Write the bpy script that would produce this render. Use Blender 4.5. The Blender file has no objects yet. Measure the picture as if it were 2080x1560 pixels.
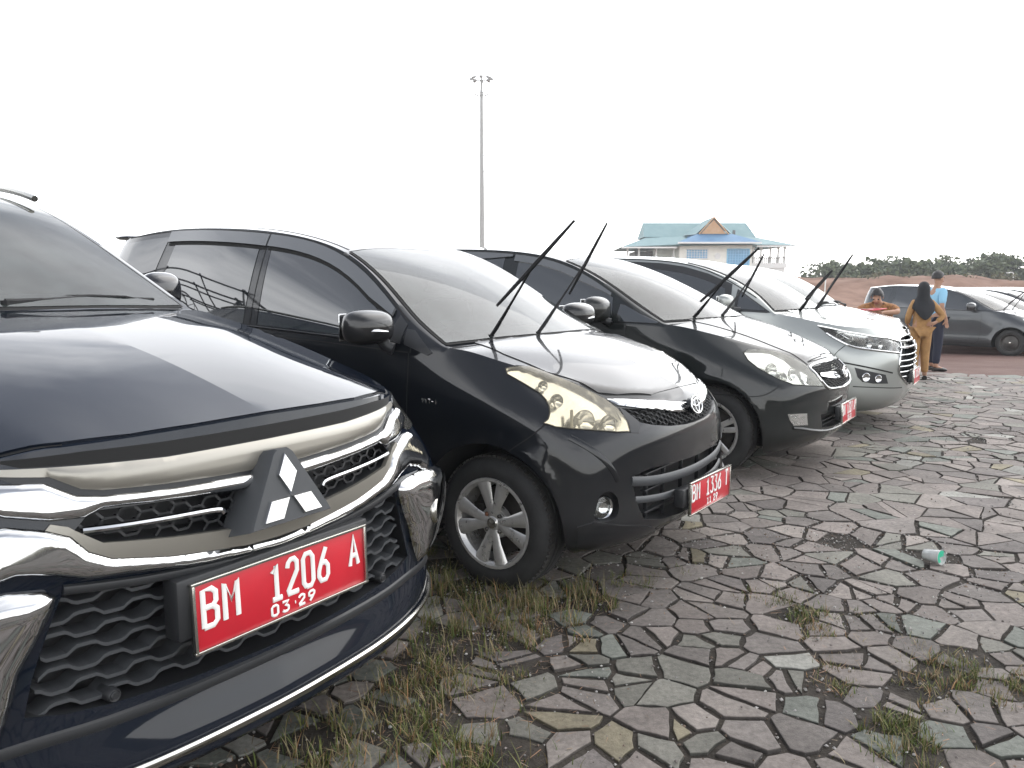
import bpy, bmesh, math, random
import numpy as np
from mathutils import Vector, Matrix, noise
from mathutils.bvhtree import BVHTree
from mathutils.geometry import delaunay_2d_cdt
from mathutils.interpolate import poly_3d_calc
R = math.radians
random.seed(7)
scene = bpy.context.scene

# ------------------------------------------------------------------ camera
cam_d = bpy.data.cameras.new('camera'); cam = bpy.data.objects.new('camera', cam_d)
scene.collection.objects.link(cam); scene.camera = cam
cam_d.sensor_width = 36.0; cam_d.lens = 1600 / 2080 * 36.0
cam_d.clip_start = 0.05; cam_d.clip_end = 3000
cam.location = (0, 0, 1.38)
cam.rotation_euler = (math.pi / 2 - math.atan(200 / 1600), 0, 0)

# ------------------------------------------------------------------ sky: overcast, bright low down, heavier cloud overhead
SUN_EL, SUN_AZ = R(50), R(50)          # azimuth measured from +Y towards +X
w = bpy.data.worlds.new('World'); scene.world = w; w.use_nodes = True
nt = w.node_tree; nt.nodes.clear()
def N(tree, typ, **kw):
    n = tree.nodes.new(typ)
    for k, v in kw.items():
        if k.startswith('i_'):
            key = k[2:]; key = int(key) if key.isdigit() else key.replace('_', ' ')
            n.inputs[key].default_value = v
        else: setattr(n, k, v)
    return n
def LK(tree, a, b): tree.links.new(a, b)
sky = N(nt, 'ShaderNodeTexSky', sky_type='NISHITA', sun_disc=False, sun_elevation=SUN_EL, sun_rotation=SUN_AZ)
tc = N(nt, 'ShaderNodeTexCoord')
sep = N(nt, 'ShaderNodeSeparateXYZ'); LK(nt, tc.outputs['Generated'], sep.inputs[0])
el = N(nt, 'ShaderNodeMapRange', i_1=0.0, i_2=1.0, i_3=0.0, i_4=1.0); LK(nt, sep.outputs['Z'], el.inputs[0])
mp = N(nt, 'ShaderNodeMapping'); mp.inputs['Scale'].default_value = (1.1, 1.1, 3.0); LK(nt, tc.outputs['Generated'], mp.inputs[0])
no = N(nt, 'ShaderNodeTexNoise', i_Scale=1.6, i_Detail=5.0, i_Roughness=0.55, i_Distortion=0.35); LK(nt, mp.outputs[0], no.inputs['Vector'])
wob = N(nt, 'ShaderNodeMath', operation='MULTIPLY_ADD', i_1=0.62, i_2=-0.31); LK(nt, no.outputs['Fac'], wob.inputs[0])
add = N(nt, 'ShaderNodeMath', operation='ADD'); LK(nt, el.outputs[0], add.inputs[0]); LK(nt, wob.outputs[0], add.inputs[1])
cr = N(nt, 'ShaderNodeValToRGB')
e = cr.color_ramp.elements
e[0].position = 0.0; e[0].color = (1, 1, 1, 1)
e[1].position = 1.0; e[1].color = (.16, .165, .18, 1)
for p, c in ((.38, (1, .995, .99, 1)), (.48, (.58, .585, .60, 1)), (.56, (.29, .295, .315, 1)), (.8, (.19, .195, .21, 1))):
    q = e.new(p); q.color = c
LK(nt, add.outputs[0], cr.inputs[0])
# brighter cloud where the sun stands behind it
sdir = (math.sin(SUN_AZ) * math.cos(SUN_EL), math.cos(SUN_AZ) * math.cos(SUN_EL), math.sin(SUN_EL))
dp = N(nt, 'ShaderNodeVectorMath', operation='DOT_PRODUCT'); dp.inputs[1].default_value = sdir; LK(nt, tc.outputs['Generated'], dp.inputs[0])
gl_ = N(nt, 'ShaderNodeMapRange', interpolation_type='SMOOTHSTEP', i_1=.50, i_2=.97, i_3=0.0, i_4=1.0)
wb2 = N(nt, 'ShaderNodeMath', operation='MULTIPLY_ADD', i_1=.5, i_2=-.25); LK(nt, no.outputs['Fac'], wb2.inputs[0])
ad2 = N(nt, 'ShaderNodeMath', operation='ADD'); LK(nt, dp.outputs['Value'], ad2.inputs[0]); LK(nt, wb2.outputs[0], ad2.inputs[1]); LK(nt, ad2.outputs[0], gl_.inputs[0])
glow = N(nt, 'ShaderNodeBackground', i_Strength=1.0); glow.inputs['Color'].default_value = (1, .985, .96, 1)
gm = N(nt, 'ShaderNodeMath', operation='MULTIPLY', i_1=2.1); LK(nt, gl_.outputs[0], gm.inputs[0]); LK(nt, gm.outputs[0], glow.inputs['Strength'])
cl = N(nt, 'ShaderNodeBackground', i_Strength=2.6); LK(nt, cr.outputs[0], cl.inputs['Color'])
sb = N(nt, 'ShaderNodeBackground', i_Strength=0.06); LK(nt, sky.outputs[0], sb.inputs['Color'])
ad = N(nt, 'ShaderNodeAddShader'); LK(nt, cl.outputs[0], ad.inputs[0]); LK(nt, sb.outputs[0], ad.inputs[1])
out = N(nt, 'ShaderNodeOutputWorld'); ad3 = N(nt, 'ShaderNodeAddShader'); LK(nt, ad.outputs[0], ad3.inputs[0]); LK(nt, glow.outputs[0], ad3.inputs[1]); LK(nt, ad3.outputs[0], out.inputs[0])

sun_d = bpy.data.lights.new('sun', 'SUN'); sun_d.energy = 0.8; sun_d.angle = R(60); sun_d.color = (1, .97, .92)
sun = bpy.data.objects.new('sun', sun_d); scene.collection.objects.link(sun)
sd = Vector((math.sin(SUN_AZ) * math.cos(SUN_EL), math.cos(SUN_AZ) * math.cos(SUN_EL), math.sin(SUN_EL)))
sun.rotation_euler = sd.to_track_quat('Z', 'Y').to_euler(); sun.location = sd * 60

scene.view_settings.view_transform = 'Standard'; scene.view_settings.look = 'None'
scene.view_settings.exposure = 0.0; scene.view_settings.gamma = 1.0
scene.cycles.max_bounces = 8; scene.cycles.transparent_max_bounces = 12
scene.cycles.caustics_reflective = False; scene.cycles.caustics_refractive = False

# ------------------------------------------------------------------ helpers
def link(o, parent=None):
    scene.collection.objects.link(o)
    if parent is not None: o.parent = parent
    return o
def tag(o, label=None, cat=None, group=None, kind=None):
    if label: o['label'] = label
    if cat: o['category'] = cat
    if group: o['group'] = group
    if kind: o['kind'] = kind
    return o
def empty(name, loc=(0, 0, 0), rz=0.0):
    o = bpy.data.objects.new(name, None); o.location = loc; o.rotation_euler = (0, 0, rz); o.empty_display_size = .2
    return link(o)
def setsharp(me, ang=38):
    bm = bmesh.new(); bm.from_mesh(me)
    for ed in bm.edges:
        if len(ed.link_faces) == 2 and ed.calc_face_angle(0) > R(ang): ed.smooth = False
    bm.to_mesh(me); bm.free()
def mobj(name, verts, faces, mats, parent=None, smooth=True, midx=None, sharp=38, normals=None):
    me = bpy.data.meshes.new(name)
    me.from_pydata([tuple(v) for v in verts], [], [tuple(f) for f in faces])
    for m in (mats if isinstance(mats, (list, tuple)) else [mats]): me.materials.append(m)
    if midx is not None: me.polygons.foreach_set('material_index', midx)
    if smooth:
        me.polygons.foreach_set('use_smooth', [True] * len(me.polygons))
        if sharp and normals is None: setsharp(me, sharp)
    if normals is not None: me.normals_split_custom_set_from_vertices(normals)
    me.update()
    return link(bpy.data.objects.new(name, me), parent)
class MB:
    """collects geometry for one mesh object"""
    def __init__(s): s.v = []; s.f = []; s.m = []
    def add(s, vs, fs, m=0):
        o = len(s.v); s.v += [tuple(v) for v in vs]; s.f += [tuple(i + o for i in f) for f in fs]; s.m += [m] * len(fs)
    def xf(s, M):
        s.v = [tuple(M @ Vector(v)) for v in s.v]; return s
    def box(s, c, d, m=0, rot=None, taper=1.0):
        x, y, z = d[0] / 2, d[1] / 2, d[2] / 2
        vs = [Vector((sx * x * (taper if sz > 0 else 1), sy * y * (taper if sz > 0 else 1), sz * z)) for sz in (-1, 1) for sy in (-1, 1) for sx in (-1, 1)]
        if rot is not None: vs = [rot @ v for v in vs]
        c = Vector(c); vs = [v + c for v in vs]
        s.add(vs, [(0, 2, 3, 1), (4, 5, 7, 6), (0, 1, 5, 4), (2, 6, 7, 3), (0, 4, 6, 2), (1, 3, 7, 5)], m)
    def bbox(s, c, d, b=.01, m=0, rot=None, seg=2):
        bm = bmesh.new(); bmesh.ops.create_cube(bm, size=1)
        for v in bm.verts: v.co = Vector((v.co.x * d[0], v.co.y * d[1], v.co.z * d[2]))
        bmesh.ops.bevel(bm, geom=list(bm.edges), offset=b, segments=seg, profile=.5, affect='EDGES')
        M = rot if rot is not None else Matrix.Identity(3)
        s.add([M @ v.co + Vector(c) for v in bm.verts], [[v.index for v in f.verts] for f in bm.faces], m); bm.free()
    def tube(s, pts, r, n=8, m=0, caps=True, up=None, sq=(1, 1)):
        pts = [Vector(p) for p in pts]; rs = r if isinstance(r, (list, tuple)) else [r] * len(pts)
        vs = []; prev = None
        for i, p in enumerate(pts):
            t = (pts[min(i + 1, len(pts) - 1)] - pts[max(i - 1, 0)]).normalized()
            if prev is None:
                a = Vector(up) if up else (Vector((0, 0, 1)) if abs(t.z) < .9 else Vector((1, 0, 0)))
            else: a = prev
            u = (a - t * a.dot(t)).normalized(); prev = u; q = t.cross(u)
            for k in range(n):
                an = 2 * math.pi * k / n
                vs.append(p + (u * math.cos(an) * sq[0] + q * math.sin(an) * sq[1]) * rs[i])
        fs = [(i * n + k, i * n + (k + 1) % n, (i + 1) * n + (k + 1) % n, (i + 1) * n + k) for i in range(len(pts) - 1) for k in range(n)]
        if caps: fs += [tuple(reversed(range(n))), tuple((len(pts) - 1) * n + k for k in range(n))]
        s.add(vs, fs, m)
    def lathe(s, prof, n=32, m=0, axis='y', c=(0, 0, 0), close=False, mats=None):
        vs = []
        for (r, h) in prof:
            for k in range(n):
                a = 2 * math.pi * k / n; ca, sa = r * math.cos(a), r * math.sin(a)
                p = {'y': (ca, h, sa), 'z': (ca, sa, h), 'x': (h, ca, sa)}[axis]
                vs.append((p[0] + c[0], p[1] + c[1], p[2] + c[2]))
        for i in range(len(prof) - 1):
            mm = mats[i] if mats else m
            s.add([], [], mm); o = 0
        fs = [(i * n + k, i * n + (k + 1) % n, (i + 1) * n + (k + 1) % n, (i + 1) * n + k) for i in range(len(prof) - 1) for k in range(n)]
        o = len(s.v); s.v += vs; s.f += [tuple(i + o for i in f) for f in fs]
        s.m += [(mats[j // n] if mats else m) for j in range(len(fs))]
    def ball(s, c, r, m=0, nu=12, nv=8, sc=(1, 1, 1), rot=None):
        vs = []; fs = []
        for i in range(nv + 1):
            th = math.pi * i / nv
            for j in range(nu):
                ph = 2 * math.pi * j / nu
                v = Vector((math.sin(th) * math.cos(ph) * r * sc[0], math.sin(th) * math.sin(ph) * r * sc[1], math.cos(th) * r * sc[2]))
                if rot is not None: v = rot @ v
                vs.append(v + Vector(c))
        for i in range(nv):
            for j in range(nu): fs.append((i * nu + j, (i + 1) * nu + j, (i + 1) * nu + (j + 1) % nu, i * nu + (j + 1) % nu))
        s.add(vs, fs, m)
    def prism(s, poly, M, t, m=0):
        """poly in local xy extruded along local z by t, placed by matrix M"""
        n = len(poly); vs = [M @ Vector((p[0], p[1], 0)) for p in poly] + [M @ Vector((p[0], p[1], t)) for p in poly]
        s.add(vs, [tuple(reversed(range(n))), tuple(range(n, 2 * n))] + [(i, (i + 1) % n, n + (i + 1) % n, n + i) for i in range(n)], m)
    def build(s, name, mats, parent=None, smooth=True, sharp=38, merge=False):
        o = mobj(name, s.v, s.f, mats, parent, smooth, s.m, None)
        bm = bmesh.new(); bm.from_mesh(o.data)
        if merge: bmesh.ops.remove_doubles(bm, verts=bm.verts, dist=1e-5)
        bmesh.ops.recalc_face_normals(bm, faces=bm.faces)
        if smooth and sharp:
            for ed in bm.edges:
                if len(ed.link_faces) == 2 and ed.calc_face_angle(0) > R(sharp): ed.smooth = False
        bm.to_mesh(o.data); bm.free()
        return o

# ------------------------------------------------------------------ materials
MT = {}
def mat(name, base=(.5, .5, .5), rough=.5, metal=0.0, coat=0.0, ior=1.5, spec=.5, noise_amt=0.0, nscale=8.0, bump=0.0, bscale=60.0, coatr=.03, rough_var=0.0, trans=0.0, base2=None, alpha=1.0, dirt=None):
    m = bpy.data.materials.new(name); m.use_nodes = True; t = m.node_tree
    b = t.nodes['Principled BSDF']
    b.inputs['Base Color'].default_value = (*base, 1); b.inputs['Roughness'].default_value = rough
    b.inputs['Metallic'].default_value = metal; b.inputs['Coat Weight'].default_value = coat
    b.inputs['Coat Roughness'].default_value = coatr; b.inputs['IOR'].default_value = ior
    b.inputs['Specular IOR Level'].default_value = spec; b.inputs['Transmission Weight'].default_value = trans
    b.inputs['Alpha'].default_value = alpha
    tcn = N(t, 'ShaderNodeTexCoord')
    if noise_amt or base2 or rough_var:
        nz = N(t, 'ShaderNodeTexNoise', i_Scale=nscale, i_Detail=6.0, i_Roughness=.6); LK(t, tcn.outputs['Object'], nz.inputs['Vector'])
        r = N(t, 'ShaderNodeValToRGB'); r.color_ramp.elements[0].position = .35; r.color_ramp.elements[1].position = .65
        b2 = base2 or tuple(min(1, c * (1 + noise_amt)) for c in base)
        b1 = base if base2 else tuple(c * (1 - noise_amt) for c in base)
        r.color_ramp.elements[0].color = (*b1, 1); r.color_ramp.elements[1].color = (*b2, 1)
        LK(t, nz.outputs['Fac'], r.inputs[0]); LK(t, r.outputs[0], b.inputs['Base Color'])
        if rough_var:
            mr = N(t, 'ShaderNodeMapRange', i_1=.3, i_2=.7, i_3=max(0, rough - rough_var), i_4=min(1, rough + rough_var))
            LK(t, nz.outputs['Fac'], mr.inputs[0]); LK(t, mr.outputs[0], b.inputs['Roughness'])
    if bump:
        nb = N(t, 'ShaderNodeTexNoise', i_Scale=bscale, i_Detail=4.0); LK(t, tcn.outputs['Object'], nb.inputs['Vector'])
        bp = N(t, 'ShaderNodeBump', i_Strength=bump, i_Distance=.01); LK(t, nb.outputs['Fac'], bp.inputs['Height']); LK(t, bp.outputs[0], b.inputs['Normal'])
    MT[name] = m
    return m
def paint(name, base, metal=.35, rough=.38, dust=.5, hazy=.10):
    """car paint: metallic base under clear coat with thin dust that softens the reflections in patches"""
    m = mat(name, base, rough, metal, 1.0, 1.5, .5 if metal > .2 else hazy)
    t = m.node_tree; b = t.nodes['Principled BSDF']; b.inputs['Coat IOR'].default_value = 1.47
    tcn = N(t, 'ShaderNodeTexCoord')
    a = N(t, 'ShaderNodeTexNoise', i_Scale=3.0, i_Detail=7.0, i_Roughness=.65); LK(t, tcn.outputs['Object'], a.inputs['Vector'])
    mr = N(t, 'ShaderNodeMapRange', i_1=.35, i_2=.75, i_3=.02, i_4=.02 + .09 * dust); LK(t, a.outputs['Fac'], mr.inputs[0]); LK(t, mr.outputs[0], b.inputs['Coat Roughness'])
    f = N(t, 'ShaderNodeTexNoise', i_Scale=260.0, i_Detail=2.0); LK(t, tcn.outputs['Object'], f.inputs['Vector'])
    # thin road dust, thicker low on the panels
    sp = N(t, 'ShaderNodeSeparateXYZ'); LK(t, tcn.outputs['Object'], sp.inputs[0])
    lo = N(t, 'ShaderNodeMapRange', i_1=.2, i_2=.75, i_3=1.0, i_4=.12); LK(t, sp.outputs['Z'], lo.inputs[0])
    mu = N(t, 'ShaderNodeMath', operation='MULTIPLY'); LK(t, a.outputs['Fac'], mu.inputs[0]); LK(t, lo.outputs[0], mu.inputs[1])
    mu2 = N(t, 'ShaderNodeMath', operation='MULTIPLY', i_1=.22 * dust); LK(t, mu.outputs[0], mu2.inputs[0])
    mx = N(t, 'ShaderNodeMix', data_type='RGBA'); mx.inputs[6].default_value = (*base, 1); mx.inputs[7].default_value = (.16, .14, .12, 1)
    LK(t, mu2.outputs[0], mx.inputs[0]); LK(t, mx.outputs[2], b.inputs['Base Color'])
    bp = N(t, 'ShaderNodeBump', i_Strength=.015, i_Distance=.002); LK(t, f.outputs['Fac'], bp.inputs['Height']); LK(t, bp.outputs[0], b.inputs['Normal'])
    return m
def lens(name, tint=(1, 1, 1), milk=.12, rough=.02, milkcol=(.8, .78, .7), ior=1.55):
    m = bpy.data.materials.new(name); m.use_nodes = True; t = m.node_tree; t.nodes.clear()
    o = N(t, 'ShaderNodeOutputMaterial'); tr = N(t, 'ShaderNodeBsdfTransparent'); tr.inputs[0].default_value = (*tint, 1)
    gl = N(t, 'ShaderNodeBsdfGlossy', i_Roughness=rough); fr = N(t, 'ShaderNodeFresnel', i_IOR=ior)
    df = N(t, 'ShaderNodeBsdfDiffuse'); df.inputs[0].default_value = (*milkcol, 1)
    tcn = N(t, 'ShaderNodeTexCoord'); nz = N(t, 'ShaderNodeTexNoise', i_Scale=9.0, i_Detail=5.0); LK(t, tcn.outputs['Object'], nz.inputs['Vector'])
    mr = N(t, 'ShaderNodeMapRange', i_1=.3, i_2=.7, i_3=milk * .5, i_4=milk * 1.5); LK(t, nz.outputs['Fac'], mr.inputs[0])
    m1 = N(t, 'ShaderNodeMixShader'); LK(t, mr.outputs[0], m1.inputs[0]); LK(t, tr.outputs[0], m1.inputs[1]); LK(t, df.outputs[0], m1.inputs[2])
    m2 = N(t, 'ShaderNodeMixShader'); LK(t, fr.outputs[0], m2.inputs[0]); LK(t, m1.outputs[0], m2.inputs[1]); LK(t, gl.outputs[0], m2.inputs[2])
    LK(t, m2.outputs[0], o.inputs[0]); MT[name] = m
    return m
paint('paint_navy', (.0030, .0064, .0135), .0, .35, .35, .0)
paint('paint_black_blue', (.0035, .0050, .0075), .0, .35, .6, .08)
paint('paint_black_green', (.0065, .0090, .0095), .0, .38, .6, .09)
paint('paint_silver', (.345, .36, .345), .75, .38, .5)
paint('paint_white', (.72, .74, .74), .1, .4, .3)
paint('paint_grey', (.045, .050, .055), .5, .4, .5)
mat('glass_dark', (.012, .016, .018), .02, 0, 0, 2.15, .5)
mat('chrome', (.56, .565, .57), .06, 1.0, rough_var=.04, nscale=12)
mat('chrome_dull', (.55, .54, .50), .22, 1.0, rough_var=.06, nscale=10)
mat('satin', (.30, .285, .25), .34, .65, .3)
mat('black_plastic', (.018, .019, .021), .42, 0, bump=.05, bscale=400)
mat('grey_plastic', (.045, .048, .052), .5, 0, bump=.06, bscale=300)
mat('gap', (.003, .003, .003), .8)
mat('liner', (.006, .006, .007), .9)
mat('rubber', (.018, .018, .018), .75, noise_amt=.3, nscale=9, bump=.15, bscale=120)
mat('rubber_tread', (.03, .028, .026), .9, noise_amt=.4, nscale=20, bump=.3, bscale=90)
mat('alloy', (.58, .57, .55), .32, .7, noise_amt=.15, nscale=14, rough_var=.1)
mat('steel_dark', (.08, .075, .07), .5, .8, noise_amt=.3)
mat('rust', (.16, .07, .035), .8, .2, noise_amt=.4, nscale=60)
mat('reflector', (.85, .85, .84), .10, 1.0)
mat('bulb', (.8, .8, .78), .05, 0, 0, 1.5, .8)
mat('amber', (.75, .30, .04), .15)
mat('plate_red', (.50, .012, .025), .38, 0, .3, noise_amt=.06)
mat('plate_white', (.78, .77, .74), .4, noise_amt=.05)
mat('wiper_black', (.008, .008, .009), .6, spec=.3)
lens('lens_clear', (.96, .97, .96), .05)
lens('lens_yellowed', (.93, .88, .76), .15, .05, (.78, .70, .50))
lens('glass_shield', (.40, .47, .46), .06, .02, (.42, .50, .48), 1.72)
mat('seat_cloth', (.10, .095, .09), .9); mat('dash', (.02, .02, .022), .7)
lens('lens_milky', (.92, .93, .88), .15, .05, (.78, .78, .66))
# ------------------------------------------------------------------ car body surfaces (car space: x forward from front axle, w lateral, z up)
def nspline(t, P, ts):
    t = np.asarray(t, float); P = np.asarray(P, float); n = len(t)
    if n == 2:
        a = ((ts - t[0]) / (t[1] - t[0]))[:, None]; return P[0] * (1 - a) + P[1] * a
    h = np.diff(t); A = np.zeros((n, n)); B = np.zeros((n, P.shape[1])); A[0, 0] = A[-1, -1] = 1
    for i in range(1, n - 1):
        A[i, i - 1] = h[i - 1]; A[i, i] = 2 * (h[i - 1] + h[i]); A[i, i + 1] = h[i]
        B[i] = 6 * ((P[i + 1] - P[i]) / h[i] - (P[i] - P[i - 1]) / h[i - 1])
    M = np.linalg.solve(A, B)
    k = np.clip(np.searchsorted(t, ts, side='right') - 1, 0, n - 2)
    d = ts - t[k]; e = t[k + 1] - ts; H = h[k]
    return ((M[k] * (e ** 3)[:, None] + M[k + 1] * (d ** 3)[:, None]) / (6 * H)[:, None]
            + (P[k] / H[:, None] - M[k] * (H / 6)[:, None]) * e[:, None] + (P[k + 1] / H[:, None] - M[k + 1] * (H / 6)[:, None]) * d[:, None])
def samples(t, ns):
    o = []
    for i in range(len(t) - 1): o += list(np.linspace(t[i], t[i + 1], ns[i], endpoint=False))
    return np.array(o + [t[-1]])
def chord(P):  # P [n][m][3] mean chord parameter along n
    P = np.asarray(P, float); d = np.linalg.norm(np.diff(P, axis=0), axis=2).mean(axis=1)
    return np.concatenate([[0], np.cumsum(np.maximum(d, 1e-3))])
def side_col(x, W, b, zb=.2, tuck=.07):
    return [(x, W - tuck, zb), (x, W - .012, zb + .08), (x, W, .45), (x, W, .66), ((x + b[0]) / 2, W * .55 + b[1] * .45 + .012, .66 + (b[2] - .66) * .55), b]
def body_grid(S, ds=.035):
    """S: dict with cols (6 rows each), ci (cowl column), rails {col: pt}, centers {col: (x, z)}; returns half body (verts, faces)"""
    cols = np.array(S['cols'], float); C = len(cols); ci = S['ci']; K = 3; e0 = C - 1 - K
    t = chord(cols); ns = [max(2, int(round((t[i + 1] - t[i]) / ds))) for i in range(C - 1)]
    ts = samples(t, ns); ix = np.concatenate([[0], np.cumsum(ns)])
    rows = np.stack([nspline(t, cols[:, r], ts) for r in range(6)], 1)          # [U][6][3]
    tv = chord(np.swapaxes(cols[3:e0], 0, 1)); nv = [max(2, int(round((tv[i + 1] - tv[i]) / ds))) for i in range(5)]
    tvs = samples(tv, nv)
    side = np.stack([nspline(tv, rows[i], tvs) for i in range(len(ts))], 0)     # [U][V][3]
    for i in (0, -1): side[i][:, 1] = 0
    top_lo = side[:, -1]                                                        # belt / hood edge curve
    # rail curve over the cabin
    rp = [cols[ci, 5]] + [S['rails'][c] for c in range(ci + 1, C)]
    rp = np.array(rp, float)
    rail = nspline(t[ci:], rp, ts[ix[ci]:]); rail[-1][1] = 0
    # glass band
    belt = top_lo[ix[ci]:]; bul = S.get('bulge', .018)
    mid = (belt + rail) / 2
    dn = rail - belt; L = np.linalg.norm(dn, axis=1, keepdims=True)
    tang = np.gradient(belt, axis=0); nn = np.cross(tang, dn); nl = np.linalg.norm(nn, axis=1, keepdims=True); nn = nn / np.maximum(nl, 1e-9)
    nn = nn * np.where((nn[:, 1:2] * 1 + nn[:, 0:1] * -.3) < 0, -1, 1)
    mid = mid + nn * bul * np.minimum(1, L / .4)
    mid[-1][1] = 0
    G = []
    ng = 14
    for i in range(len(belt)):
        G.append([belt[i] * (1 - v) * (1 - 2 * v) + mid[i] * 4 * v * (1 - v) + rail[i] * v * (2 * v - 1) for v in np.linspace(0, 1, ng)])
    G = np.array(G)
    top = np.concatenate([top_lo[:ix[ci]], rail])                                # top edge all round
    # top net
    sn = [max(2, n) for n in ns[:K]]; su = samples([0, 1, 2, 3], sn)             # s: 0 centre .. 3 rail, same count as the nose
    fr = top[:ix[K] + 1]; rr = top[ix[e0]:][::-1]
    snr = ns[e0:][::-1]
    def station(c):
        if c == K: return fr
        if c == e0:
            # resample the tail curve to the front's s count
            q = np.linspace(0, 1, len(rr)); Q = np.linspace(0, 1, len(fr))
            return np.stack([np.interp(Q, q, rr[:, k]) for k in range(3)], 1)
        ctr = S['centers'][c]; r_ = top[ix[c]]
        pts = [(ctr[0] + (r_[0] - ctr[0]) * (s / 3) ** 2.0, r_[1] * s / 3, ctr[1] + (r_[2] - ctr[1]) * (s / 3) ** S.get('crown', 2.4)) for s in range(4)]
        if c in S.get('sover', {}):
            for s, p in S['sover'][c].items(): pts[s] = p
        return nspline([0, 1, 2, 3], np.array(pts), su)
    def strip(cs):
        st = np.array([station(c) for c in cs]); tt = np.array([t[c] for c in cs]); tss = ts[ix[cs[0]]:ix[cs[-1]] + 1]
        ctrs = chord(st); 
        # parameter: chord of stations, resampled to the side's columns
        tloc = []
        for a in range(len(cs) - 1):
            n = ix[cs[a + 1]] - ix[cs[a]]; tloc += list(np.linspace(ctrs[a], ctrs[a + 1], n, endpoint=False))
        tloc = np.array(tloc + [ctrs[-1]])
        g = np.stack([nspline(ctrs, st[:, j], tloc) for j in range(st.shape[1])], 1)
        edge = top[ix[cs[0]]:ix[cs[-1]] + 1]
        d = edge - g[:, -1]; sw = (su / 3) ** 2
        g = g + d[:, None, :] * sw[None, :, None]
        g[:, 0, 1] = 0
        return g
    hood = strip(list(range(K, ci + 1))); cabin = strip(list(range(ci, e0 + 1)))
    V = []; F = []
    def addgrid(g, flip=False):
        o = len(V); a, b = g.shape[:2]; V.extend(g.reshape(-1, 3).tolist())
        for i in range(a - 1):
            for j in range(b - 1):
                f = (o + i * b + j, o + (i + 1) * b + j, o + (i + 1) * b + j + 1, o + i * b + j + 1)
                F.append(f[::-1] if flip else f)
    addgrid(side); addgrid(G); addgrid(hood, True); addgrid(cabin, True)
    # tail closing strip between resampled station and real tail curve
    o = len(V); Q = station(e0); V.extend(Q.tolist()); V.extend(rr.tolist())
    # (zip two curves)
    i = j = 0; n1, n2 = len(Q), len(rr)
    while i < n1 - 1 or j < n2 - 1:
        if j >= n2 - 1 or (i < n1 - 1 and (i + 1) / (n1 - 1) <= (j + 1) / (n2 - 1)): F.append((o + i, o + i + 1, o + n1 + j)); i += 1
        else: F.append((o + i, o + n1 + j + 1, o + n1 + j)); j += 1
    # floor
    bot = side[:, 0]; o = len(V); V.extend(bot.tolist()); V.extend([[p[0], 0, p[2]] for p in bot])
    n = len(bot)
    for i in range(n - 1): F.append((o + i, o + i + 1, o + n + i + 1, o + n + i))
    return np.array(V), F
def body_mesh(S, ds=.035):
    V, F = body_grid(S, ds)
    if 'deform' in S: V = np.array([S['deform'](*p) for p in V])
    n = len(V); V2 = V.copy(); V2[:, 1] *= -1
    VV = np.vstack([V, V2]); FF = [tuple(f) for f in F] + [tuple(i + n for i in reversed(f)) for f in F]
    return VV, FF
def arch_flare(cx, cz, Rr, amp=.014, zr=None):
    def f(x, w, z):
        for c in (cx if isinstance(cx, (list, tuple)) else [cx]):
            r = math.hypot(x - c, z - cz)
            if w > .5 and z < 1.0 and Rr * .7 < r < Rr + .14: w += amp * math.exp(-((r - Rr) / .05) ** 2)
        return (x, w, z)
    return f
SUV = dict(ci=5, cols=[
    [(.80, 0, .22), (.90, 0, .25), (.875, 0, .36), (.85, 0, .58), (.868, 0, .80), (.842, 0, 1.03)],
    [(.78, .33, .22), (.875, .35, .25), (.855, .35, .36), (.83, .35, .58), (.85, .35, .80), (.815, .35, 1.03)],
    [(.70, .62, .22), (.78, .66, .25), (.78, .66, .37), (.77, .65, .58), (.765, .65, .80), (.70, .62, 1.02)],
    [(.53, .82, .23), (.62, .85, .27), (.64, .85, .40), (.67, .87, .58), (.63, .875, .80), (.46, .80, 1.03)],
    [(.38, .86, .25), (.40, .88, .31), (.38, .90, .45), (.36, .90, .62), (.33, .905, .87), (.12, .835, 1.108)],
    side_col(-.40, .91, (-.64, .80, 1.27), .3),
    side_col(-1.00, .91, (-1.00, .88, 1.26), .3), side_col(-1.40, .91, (-1.40, .89, 1.27), .3),
    side_col(-1.95, .91, (-1.95, .89, 1.28), .3), side_col(-2.6, .91, (-2.6, .88, 1.30), .3), side_col(-3.3, .91, (-3.3, .86, 1.33), .3),
    [(-3.62, .80, .3), (-3.75, .86, .4), (-3.76, .87, .55), (-3.74, .87, .8), (-3.70, .85, 1.1), (-3.66, .82, 1.33)],
    [(-3.72, .62, .3), (-3.88, .66, .4), (-3.9, .67, .55), (-3.88, .67, .8), (-3.84, .65, 1.1), (-3.78, .62, 1.33)],
    [(-3.76, .33, .3), (-3.92, .34, .4), (-3.94, .34, .55), (-3.92, .34, .8), (-3.88, .33, 1.1), (-3.82, .32, 1.33)],
    [(-3.77, 0, .3), (-3.93, 0, .4), (-3.95, 0, .55), (-3.93, 0, .8), (-3.89, 0, 1.1), (-3.83, 0, 1.33)]],
    rails={6: (-1.04, .72, 1.50), 7: (-1.42, .66, 1.69), 8: (-1.95, .64, 1.82), 9: (-2.6, .64, 1.86), 10: (-3.2, .63, 1.84), 11: (-3.5, .60, 1.80), 12: (-3.58, .45, 1.81), 13: (-3.62, .22, 1.82), 14: (-3.62, 0, 1.82)},
    centers={4: (.38, 1.146), 5: (-.56, 1.285), 6: (-.93, 1.52), 7: (-1.36, 1.73), 8: (-1.95, 1.86), 9: (-2.6, 1.90), 10: (-3.2, 1.88)},
    sover={}, arch=[(0, .40, .47), (-2.80, .40, .47)], R=.40, W=.90)
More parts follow.
